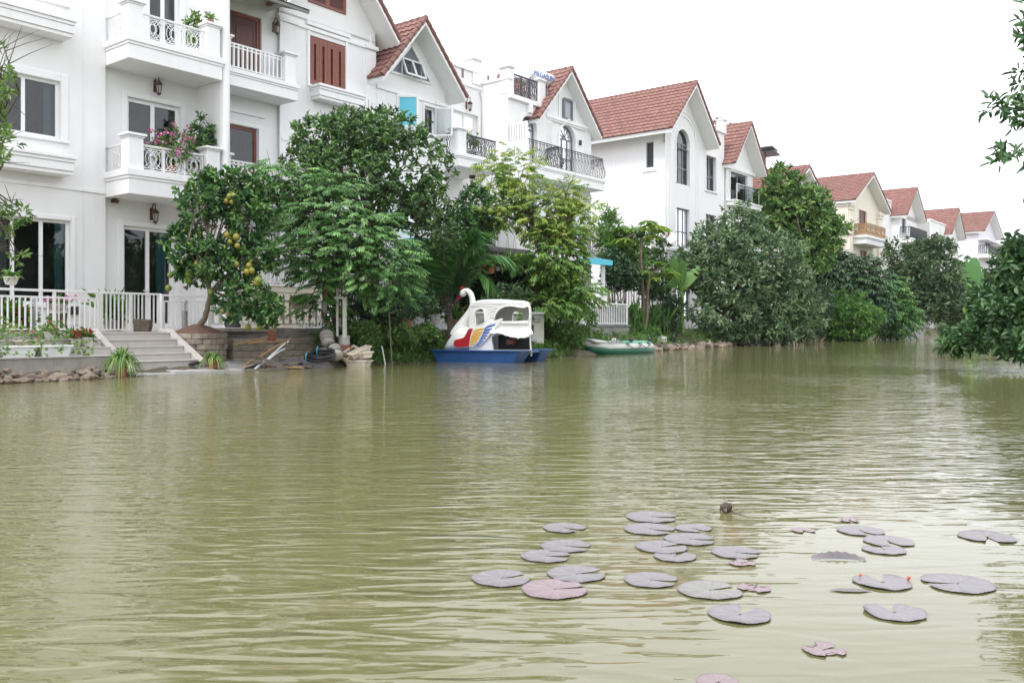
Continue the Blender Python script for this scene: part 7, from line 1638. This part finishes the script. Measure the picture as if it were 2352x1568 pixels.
win = pl([(888, 798), (876, 700), (866, 600), (874, 550), (905, 515), (960, 494), (1005, 500), (1026, 530), (1036, 600), (1046, 730), (1010, 770), (950, 795)], YN)
arch = pl([(1200, 712), (1204, 660), (1225, 590), (1270, 530), (1330, 485), (1400, 456), (1480, 446), (1560, 455), (1640, 472), (1715, 480), (1780, 458), (1806, 462), (1818, 500), (1822, 600), (1818, 690), (1796, 716), (1600, 726), (1400, 728)], YN)
door = pl([(1186, 1212), (1178, 1140), (1160, 1050), (1162, 990), (1200, 958), (1300, 950), (1600, 955), (1816, 965), (1816, 1100), (1826, 1212)], YN)
m = MB(); m.prism(near, YN, YN + .07, holes=(win, arch, door)); sd = m.build('side_panel', M['swan'], sw, bevel=.015)
m = MB()                                               # raised rims round the openings
for h_ in (win, arch): m.tube([(p[0], YN + .0, p[1]) for p in h_], .022, 6, closed=True)
m.build('window_rim', M['swan'], sd, smooth=True)
ox_ = 0
far_ = [(p[0], p[1]) for p in near]; fw1 = pl([(1200, 708), (1215, 560), (1270, 500), (1360, 480), (1405, 520), (1432, 610), (1440, 708)], YF); fw2 = pl([(1536, 708), (1536, 610), (1560, 545), (1620, 516), (1680, 525), (1712, 570), (1718, 708)], YF); fw3 = [(p[0], p[1]) for p in win]
xl_, xr_ = near[4][0], near[14][0]
def fx(x): return x - .46 * max(0, (x - xl_) / (xr_ - xl_)) # the far side of the cabin stops a little short of the stern
m = MB(); m.prism([(fx(p[0]), p[1]) for p in far_], YF - .07, YF, holes=(fw2,)); m.build('side_panel', M['swan'], sw, bevel=.015)
top = near[4:16]; n = len(top); NY_ = 13                # roof shell, gently domed and rippled like feathers
m = MB()
def rf(a, b):
    k = a * (n - 1); i = min(int(k), n - 2); f = k - i; x = top[i][0] * (1 - f) + top[i + 1][0] * f; z = top[i][1] * (1 - f) + top[i + 1][1] * f; q = math.sin(math.pi * b); cx_ = (top[0][0] + top[-1][0]) / 2
    up = min(1, max(0, min(a, 1 - a) * 5)); rip = .006 * math.sin(b * 60 + 6 * math.sin(x * 3)) * up
    x = x * (1 - b) + fx(x) * b; return Vector((cx_ + (x - cx_) * (1 + .015 * q), YN - .01 + (YF - YN + .02) * b, z + .085 * q ** .6 * up + rip))
m.grid(rf, 60, 61); ro = m.build('roof', M['swan'], sw, smooth=True); so = ro.modifiers.new('thickness', 'SOLIDIFY'); so.thickness = .03; so.offset = -1
m = MB()                                               # carved feather lines on the side of the roof
for pts in ([(800, 440), (1000, 425), (1200, 430), (1330, 420)], [(790, 465), (960, 450), (1150, 458), (1260, 470)], [(1100, 505), (1180, 500), (1240, 490)], [(1120, 550), (1190, 540), (1225, 530)], [(1130, 600), (1180, 592), (1205, 585)], [(1130, 650), (1175, 645), (1195, 640)], [(850, 412), (1050, 402), (1300, 400), (1480, 415)]):
    m.tube([s3(a, b, YN - .004) for a, b in pts], .012, 5)
m.build('feather_lines', M['swan'], sd, smooth=True)
m = MB(); p0, p1 = sz_(1335, 735, YN), sz_(1810, 745, YN); m.box(p0[0], p1[0], YN - .06, YN + .14, min(p0[1], p1[1]) - .02, p0[1] + .015); m.build('arm_rest', M['swan'], sd, bevel=.012)
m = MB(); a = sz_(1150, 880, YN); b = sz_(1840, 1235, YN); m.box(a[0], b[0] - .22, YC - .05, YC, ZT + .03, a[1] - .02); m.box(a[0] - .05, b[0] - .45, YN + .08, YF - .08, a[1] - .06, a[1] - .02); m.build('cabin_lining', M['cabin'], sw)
m = MB(); a, b = sz_(1430, 1120, YC - .2), sz_(1550, 1030, YC - .2); m.box(a[0], b[0], YC - .3, YC - .06, a[1], b[1]); m.build('seat', M['wood'], sw, bevel=.02)  # darker red than the boat's, with the cabin shade put into the colour
inn = [(1130, 900), (1300, 880), (1500, 874), (1700, 868), (1836, 866)]; outr = [(1150, 945), (1290, 935), (1440, 985), (1620, 1022), (1790, 1004), (1886, 935)]
def crv(pts, t, y):
    k = t * (len(pts) - 1); i = min(int(k), len(pts) - 2); f = k - i; f = f * f * (3 - 2 * f) * .5 + f * .5; return s3(pts[i][0] * (1 - f) + pts[i + 1][0] * f, pts[i][1] * (1 - f) + pts[i + 1][1] * f, y)
m = MB(); m.grid(lambda a, b: crv(inn, a, YN - .01) * (1 - b) + crv(outr, a, YN - .26) * b + Vector((0, 0, .05 * math.sin(math.pi * b) + .008 * math.sin(a * 50) * b)), 60, 10); fe = m.build('fender_leaf', M['swan'], sw, smooth=True); so = fe.modifiers.new('thickness', 'SOLIDIFY'); so.thickness = .035
# breast: rounded hull nose
xn = sz_(355, 1080, YC)[0]; xe = sz_(800, 1000, YN)[0] + .1; m = MB(); NS = 22
def body(a, b):
    x = xn + (xe - xn) * a ** 1.6; f = min(1, (x - xn) / .80); hw = (YF - YN) / 2 * math.sqrt(max(0, 1 - (1 - f) ** 2)) ** 1.0 + .001; th = 2 * math.pi * b; c, s = math.cos(th), math.sin(th)
    zt = ZT + .03 + (.46 + .26 * min(1, f * 1.5)) * min(1, (f + .25)) ; zb = ZT + .0; zc = (zt + zb) / 2 - .04; hz = (zt - zb) / 2 * (.55 + .45 * min(1, f * 3) ** .6)
    e = .62; return Vector((x, YC + hw * abs(c) ** e * (1 if c > 0 else -1), zc + hz * abs(s) ** .8 * (1 if s > 0 else -1)))
m.grid(body, NS, 33); m.build('breast', M['swan'], sw, smooth=True)
# neck, head, beak, crest
path = [(585, 985, .30), (610, 910, .275), (650, 830, .235), (710, 720, .19), (775, 610, .15), (822, 500, .118), (835, 420, .100), (826, 340, .090), (812, 275, .087), (785, 220, .086), (742, 186, .086), (700, 190, .092), (672, 215, .110), (655, 240, .112), (638, 262, .085), (625, 276, .045)]
dp = [path[0]]
for p, q in zip(path, path[1:]): dp += [tuple(p[j] + (q[j] - p[j]) * t for j in range(3)) for t in (.33, .67, 1)]
m = MB(); m.tube([s3(a, b, YC) for a, b, c in dp], [c for a, b, c in dp], 20); ne = m.build('neck', M['swan'], sw, smooth=True); sm_ = ne.modifiers.new('smooth', 'SMOOTH'); sm_.iterations = 6; sm_.factor = .5
m = MB(); m.tube([s3(*p, YC) + Vector((0, d, 0)) for p, d in (((470, 862), -.02), ((540, 885), -.20), ((620, 905), -.27), ((690, 912), -.25), ((720, 900), -.1))], .008, 5); m.build('neck_seam', M['cabin'], ne)
m = MB(); m.tube([s3(628, 272, YC), s3(600, 305, YC), s3(562, 350, YC)], [.055, .04, .012], 10); m.build('beak', M['swanred'], sw, smooth=True)
m = MB(); q = [s3(*p, YC) for p in ((616, 158), (628, 122), (645, 106), (665, 118), (700, 122), (690, 140), (650, 148))]; m.prism([(p.x, p.z) for p in q], YC - .04, YC + .04); m.build('crest', M['swanred'], sw, bevel=.012)
for sg in (-1, 1): m = MB(); m.lathe([(.001, -.02), (.016, -.01), (.02, 0), (.016, .01), (.001, .02)], s3(640, 215, YC) + Vector((0, sg * .098, 0)), 10); m.build('eye', M['eye'], sw, smooth=True)
# wing with painted feathers
wy = YN - .06; wing = [(770, 838), (860, 826), (960, 806), (1060, 762), (1180, 715), (1300, 674), (1330, 664), (1347, 684), (1300, 752), (1240, 815), (1180, 892), (1110, 980), (1040, 1060), (960, 1140), (870, 1160), (700, 1178), (560, 1186), (505, 1158), (482, 1100), (515, 1034), (590, 1008), (660, 990), (705, 930), (735, 868)]
m = MB(); m.prism(pl(wing, wy), wy, YN + .02); wg = m.build('wing', M['swan'], sw, bevel=.02)
m = MB(); q = [(520, 1044), (560, 1030), (610, 1020), (680, 1002), (715, 945), (735, 900), (755, 858), (785, 842), (838, 842)]; sc = [(822, 870), (812, 905), (802, 930), (795, 965), (785, 990), (786, 1025), (776, 1050), (780, 1085), (770, 1110), (776, 1152)]; m.prism(pl(q + sc + [(640, 1168), (560, 1172), (515, 1150), (497, 1105)], wy), wy - .022, wy + .001); m.build('red_patch', M['swanred'], wg, bevel=.008)
def feather(x0, y0, x1, y1, t): return [(x0, y0 + t * .9), (x0 + (x1 - x0) * .3, y0 + (y1 - y0) * .3 + t * .55 - 3), (x0 + (x1 - x0) * .7, y0 + (y1 - y0) * .7 + t * .62), (x1 - .25 * t, y1 + t * .75), (x1 + .1 * t, y1 + .05 * t), (x0 + (x1 - x0) * .72, y0 + (y1 - y0) * .7 - t * .18), (x0 + (x1 - x0) * .32, y0 + (y1 - y0) * .3 - t * .38), (x0 + .1 * t, y0 + t * .25)]
yl = [(832, 880, 1022, 832, 40), (815, 930, 1000, 890, 40), (802, 976, 976, 938, 38), (795, 1018, 950, 984, 36), (788, 1056, 928, 1026, 32), (786, 1092, 905, 1066, 28), (790, 1124, 880, 1106, 24)]
bl_ = [(1030, 835, 1226, 756, 38), (1012, 885, 1165, 838, 36), (992, 935, 1118, 896, 34), (970, 983, 1085, 952, 30), (948, 1028, 1052, 1000, 27), (922, 1070, 1020, 1046, 24), (898, 1104, 985, 1084, 20), (866, 1134, 950, 1116, 16)]
for L, k, nm in ((yl, 'swanyellow', 'yellow_feather'), (bl_, 'swanink', 'blue_feather')):
    for f in L: m = MB(); m.prism(pl(feather(*f), wy), wy - .014, wy + .001); m.build(nm, M[k], wg, bevel=.004)
# ------------------------------------------------------------------ inflatable dinghy
M['dgreen'] = mat('dark_green_vinyl', (.012, .11, .06), .35, .15, 5); M['dpale'] = mat('pale_vinyl', (.52, .53, .50), .45, .1, 6, streak=.2); M['dmint'] = mat('light_green_vinyl', (.10, .33, .22), .4, .12, 5)
A, B = Vector((3.12, 32.5)), Vector((5.95, 35.0)); Ld = (B - A).length; dg_ = thing('inflatable_dinghy', 'green and white inflatable dinghy moored below the deck', 'dinghy', (A.x, A.y, 0), math.atan2(B.y - A.y, B.x - A.x))
def ring_pts(z, inset, K=56):
    o = []
    for k in range(K):
        t = 2 * math.pi * k / K; c, s = math.cos(t), math.sin(t); o.append(Vector((Ld / 2 + (Ld / 2 - .22 - inset) * abs(c) ** .7 * (1 if c > 0 else -1), .72 + (.50 - inset) * abs(s) ** .6 * (1 if s > 0 else -1), z + (.10 * max(0, -c - .55) ** 1.0 * 2))))
    return o
for nm, z, r_, ins, k in (('lower_tube', .12, .215, 0, 'dgreen'), ('upper_tube', .31, .17, .05, 'dmint')): m = MB(); m.tube(ring_pts(z, ins), r_, 14, closed=True); m.build(nm, M[k], dg_, smooth=True)
m = MB(); pts = ring_pts(.235, -.03); m.tube(pts, .165, 14, closed=True); m.build('white_band', M['dpale'], dg_, smooth=True)
m = MB(); pts = ring_pts(.315, .045); m.tube([p for p in pts[15:45] if p.x < .5 * Ld], .178, 14); m.build('bow_wrap', M['dpale'], dg_, smooth=True)
m = MB(); m.grid(lambda a, b: Vector((.12 + 1.45 * a, .18 + 1.08 * b, .42 + .10 * math.sin(math.pi * b) * (1 - .5 * a) + .05 * (1 - a))), 12, 12); o = m.build('bow_cover', M['dpale'], dg_, smooth=True); so = o.modifiers.new('thickness', 'SOLIDIFY'); so.thickness = .04
m = MB(); m.box(.6, Ld - .5, .3, 1.15, .05, .1); m.build('floor', M['dgreen'], dg_)
for x in (1.9, 2.9): m = MB(); m.box(x, x + .3, .25, 1.2, .3, .4); m.build('seat', M['greyplastic'], dg_, bevel=.04)
m = MB()
for x, y in ((1.75, .08), (2.45, .06), (3.05, .14)): m.lathe([(.05, -.02), (.06, 0), (.05, .02)], (x, y, .40), 8); m.ring((x, y - .06, .36), .05, .012, 10, 'y')
m.build('grommet', M['iron'], dg_); m = MB(); m.tube([(1.75, 0, .35), (2.0, -.06, .18), (2.25, -.06, .2), (2.45, -.02, .35), (2.75, -.04, .2), (3.05, .05, .35), (3.3, .2, .3)], .012, 5); m.build('rope', M['iron'], dg_)
for x in (2.1, 3.2): m = MB(); m.lathe([(.07, 0), (.09, .06), (.05, .14), (.02, .16)], (x, .2, .46), 8); m.build('rowlock', M['iron'], dg_, smooth=True)
text_mesh(dg_, 'lettering', 'SEAHAWK', .20, M['iron'], (1.12, .115, .455), (R(48), 0, R(1)), .003)
m = MB(); m.lathe([(.12, 0), (.1, .02), (.02, .025)], (.42, .35, .40), 14); m.build('valve', M['iron'], dg_)
# ------------------------------------------------------------------ lily pads
M['pad'] = mat('lily_pad_top', (.222, .205, .218), .34, .14, 14, .08, 30, tint=((1, 1, 1), (.25, .17, .17))); M['padpink'] = mat('pinkish_lily_pad', (.28, .208, .222), .36, .16, 14, .08, 30, tint=((1, 1, 1), (.3, .17, .17))); M['padgreen'] = mat('grey_green_lily_pad', (.24, .232, .215), .34, .14, 14, .08, 30, tint=((1, 1, 1), (.25, .17, .17)))
M['padrim'] = mat('dark_pad_tooth', (.05, .03, .03), .5, .2); M['padvein'] = mat('pale_pad_vein', (.30, .28, .24), .5, .1)
def pad(u, v, w, notch, kind, label, nw=.22, tear=0, curl=.0, asp=1.0, seed=0):
    rr = random.Random(seed * 7 + int(u)); c = W(u, v); rad = .5 * w / FD * c.y; t = thing('lily_pad', label, 'lily pad', (c.x, c.y, .0025), 0, 'lily pads floating on the canal'); m = MB(); K = 72; a0 = R(notch)
    rows = []; fr = (.12, .4, .7, .94, 1.0)
    for k in range(K + 1):
        f = k / K; a = a0 + nw + (2 * math.pi - 2 * nw) * f; e = 1 + .02 * math.sin(3 * a + seed) + .015 * math.sin(7 * a) + (.028 if k % 2 else -.012); e *= (1 - .10 * (1 - min(1, min(f, 1 - f) * 14)))
        if tear and math.sin(a * 2.3 + seed) > .55: e *= 1 - .45 * tear
        lift = curl * max(0, math.sin(2 * a + seed)) ** 2; m.tint = 0; rows.append(m.av([(rad * q * (e if q > .8 else 1) * math.cos(a), asp * rad * q * (e if q > .8 else 1) * math.sin(a), .001 + (.010 + lift * .035) * max(0, q - .72) ** 1.5 * 1.6 + .0008 * math.sin(a * 9) * q) for q in fr])); m.t[-1] = .9 if k % 2 else .3; m.t[-2] = .08
        if k % 5 == 0: m.t[-5:-1] = [.10, .22, .26, .22]      # ribs
    for A_, B_ in zip(rows, rows[1:]):
        for j in range(4): m.face((A_ + j, A_ + j + 1, B_ + j + 1, B_ + j))
    cI = m.av([(0, 0, .002)])
    for A_, B_ in zip(rows, rows[1:]): m.face((cI, A_, B_))
    m.build('blade', M[{'g': 'pad', 'p': 'padpink', 'n': 'padgreen'}[kind]], t, smooth=True, fix=False)
    m = MB(); m.lathe([(.006, 0), (.005, .003), (.001, .004)], (0, 0, .003), 8); m.build('leaf_centre', M['padvein'], t); return t
PADS = [(1296, 1213, 99, 320, 'g', 'medium lily pad farthest left of the far row, with a brown fleck', {}), (1497.6, 1188, 120, 350, 'g', 'farthest large lily pad, behind all the others of the middle cluster', {}), (1492.5, 1216, 118, 330, 'g', 'large lily pad with a reddish fleck just in front of the farthest one', {}), (1592, 1214, 84, 300, 'g', 'smaller lily pad touching the right side of the red-flecked pad', {}),
 (1586, 1239, 118, 345, 'g', 'large pad behind and right of the overlapping pair in the middle cluster', {}), (1520, 1257, 120, 20, 'g', 'large pad with a black speck overlapping the one to its right', {}), (1550, 1279, 97, 60, 'g', 'medium pad with two dark specks in front of the middle cluster', {}), (1691, 1270, 113, 340, 'g', 'large pad alone right of the middle cluster', {}), (1704, 1294, 61, 30, 'p', 'small pinkish pad half sunk below the lone large pad', {'tear': .6}),
 (1301, 1255, 118, 340, 'g', 'large pad at the back of the left group, its notch to the right', {}), (1255, 1278, 116, 350, 'g', 'large pad in front and left of the back pad of the left group', {}), (1152, 1329, 137, 20, 'g', 'leftmost lily pad of all', {}), (1325, 1319, 137, 15, 'g', 'wide pad behind the big pink-tinged pad', {}), (1274, 1354, 154, 10, 'p', 'biggest pink-tinged pad in front of the left group', {'nw': .1}), (1496, 1333, 125, 340, 'g', 'wide pad between the left group and the grey-green pad', {}), (1631, 1356, 147, 12, 'n', 'grey-green pad beside the torn pink leaf', {}),
 (1732, 1351, 75, 45, 'p', 'torn pink leaf right of the grey-green pad', {'tear': 1.0}), (1699, 1412, 140, 58, 'g', 'large pad with an open notch at its back, nearest of the middle pads', {'nw': .30, 'curl': .5}), (1951, 1195, 51, 270, 'p', 'small pink leaf farthest away on the right', {'tear': .7}), (1845, 1219, 54, 280, 'p', 'small pinkish leaf between the middle and right pads', {'nw': .5}), (1976, 1219.7, 103, 285, 'g', 'pad with its notch towards the viewer at the back of the right group', {}), (2040, 1244, 109, 270, 'g', 'pad in the right group with a wide notch overlapping a lower pad', {'nw': .3}),
 (2030, 1263, 95, 100, 'g', 'pad half hidden under the wide-notched pad', {'nw': .4}), (2267, 1234, 120, 255, 'g', 'large pad near the right edge with wavy rim', {'nw': .28, 'curl': .5}), (2027, 1338, 127, 85, 'g', 'pad with two orange-red flower tips at its rim', {'nw': .32, 'curl': .5}), (2199, 1341, 156, 176, 'g', 'long wide pad with a narrow notch on its left side and a pale spot', {'nw': .1}), (2054, 1407, 134, 88, 'g', 'heart-shaped pad, nearest whole one on the right', {'nw': .32, 'curl': .8}), (1892, 1493, 96, 20, 'p', 'ragged pink leaf by itself near the bottom of the picture', {'tear': 1.0}), (1648, 1568, 95, 300, 'p', 'pinkish pad cut off by the bottom of the picture', {})]
for i, (u, v, w, no, kd, lb, kw) in enumerate(PADS): pad(u, v, w, no, kd, lb, seed=i + 1, **kw)
c = W(1929, 1287); t = thing('lily_leaf', 'folded lavender lily leaf standing edge-on among the right-hand pads', 'leaf', (c.x, c.y, 0), -.12); m = MB(); m.grid(lambda a, b: Vector(((a - .5) * .23, .02 * math.sin(a * 3.1) + .04 * b, .004 + .022 * b * math.sin(math.pi * a) ** .7 + .003 * math.sin(a * 40) * b)), 24, 5); m.build('blade', M['pad'], t, smooth=True)
c = W(1962, 1357); t = thing('fallen_leaf', 'pale leaf floating in front of the red-tipped pad', 'leaf', (c.x, c.y, .004), -.06); lv = Leaves(401); lv.add([(-.1, 0, 0)], [(1, 0, 0)], .17, .055, [.6], up=[[0, 0, 1.]], fold=.02, curl=.01); lv.build('blade', M['padgreen'], t)
M['bud'] = mat('coral_bud', (.75, .10, .05), .5, .1)
for u, v, s, lb in ((2083, 1331, .008, 'bright coral lily bud at the right rim of the notched pad'), (1973, 1323, .006, 'coral petal tip at the left rim of the notched pad')):
    c = W(u, v + 4); t = thing('lily_bud', lb, 'flower bud', (c.x, c.y, .01)); m = MB(); m.lathe([(.003, 0), (s * .7, s * .5), (s, s), (s * .5, s * 1.8), (.001, s * 2.2)], n=10, M=Matrix.Rotation(R(60), 4, 'Y')); m.build('bud', M['bud'], t, smooth=True)
c = W(1668, 1176); t = thing('seed_pod', 'dark brown dead lotus pod and stalk floating behind the middle lily pads', 'plant debris', (c.x, c.y, 0)); m = MB(); m.lathe([(.012, -.01), (.03, .01), (.035, .03), (.02, .045), (.004, .05)], (0, 0, .005), 9); m.build('pod', M['bark'], t, smooth=True); m = MB(); m.tube([(.02, 0, .01), (.06, -.05, .004), (.09, -.13, -.002)], .005, 6); m.build('stalk', M['timber'], t)
lv = Leaves(402); lv.add(lv.r.normal(0, .02, (8, 3)) + [0, 0, .035], lv.r.normal(0, 1, (8, 3)), .035, .02, lv.r.random(8)); lv.build('sepals', M['timber'], t)
# ------------------------------------------------------------------ thin summer haze over the canal
hz = bpy.data.materials.new('haze_air'); hz.use_nodes = True; hn = hz.node_tree.nodes; hn.clear()
ho = hn.new('ShaderNodeOutputMaterial'); hv = hn.new('ShaderNodeVolumePrincipled'); hv.inputs['Color'].default_value = (.9, .9, .9, 1); hv.inputs['Density'].default_value = 0.00015; hv.inputs['Anisotropy'].default_value = .2
hz.node_tree.links.new(hv.outputs[0], ho.inputs['Volume'])
m = MB(); m.box(-260, 460, -90, 470, -2.5, 24); tag(m.build('haze', hz), kind='stuff', label='thin pale haze over the canal', cat='haze')
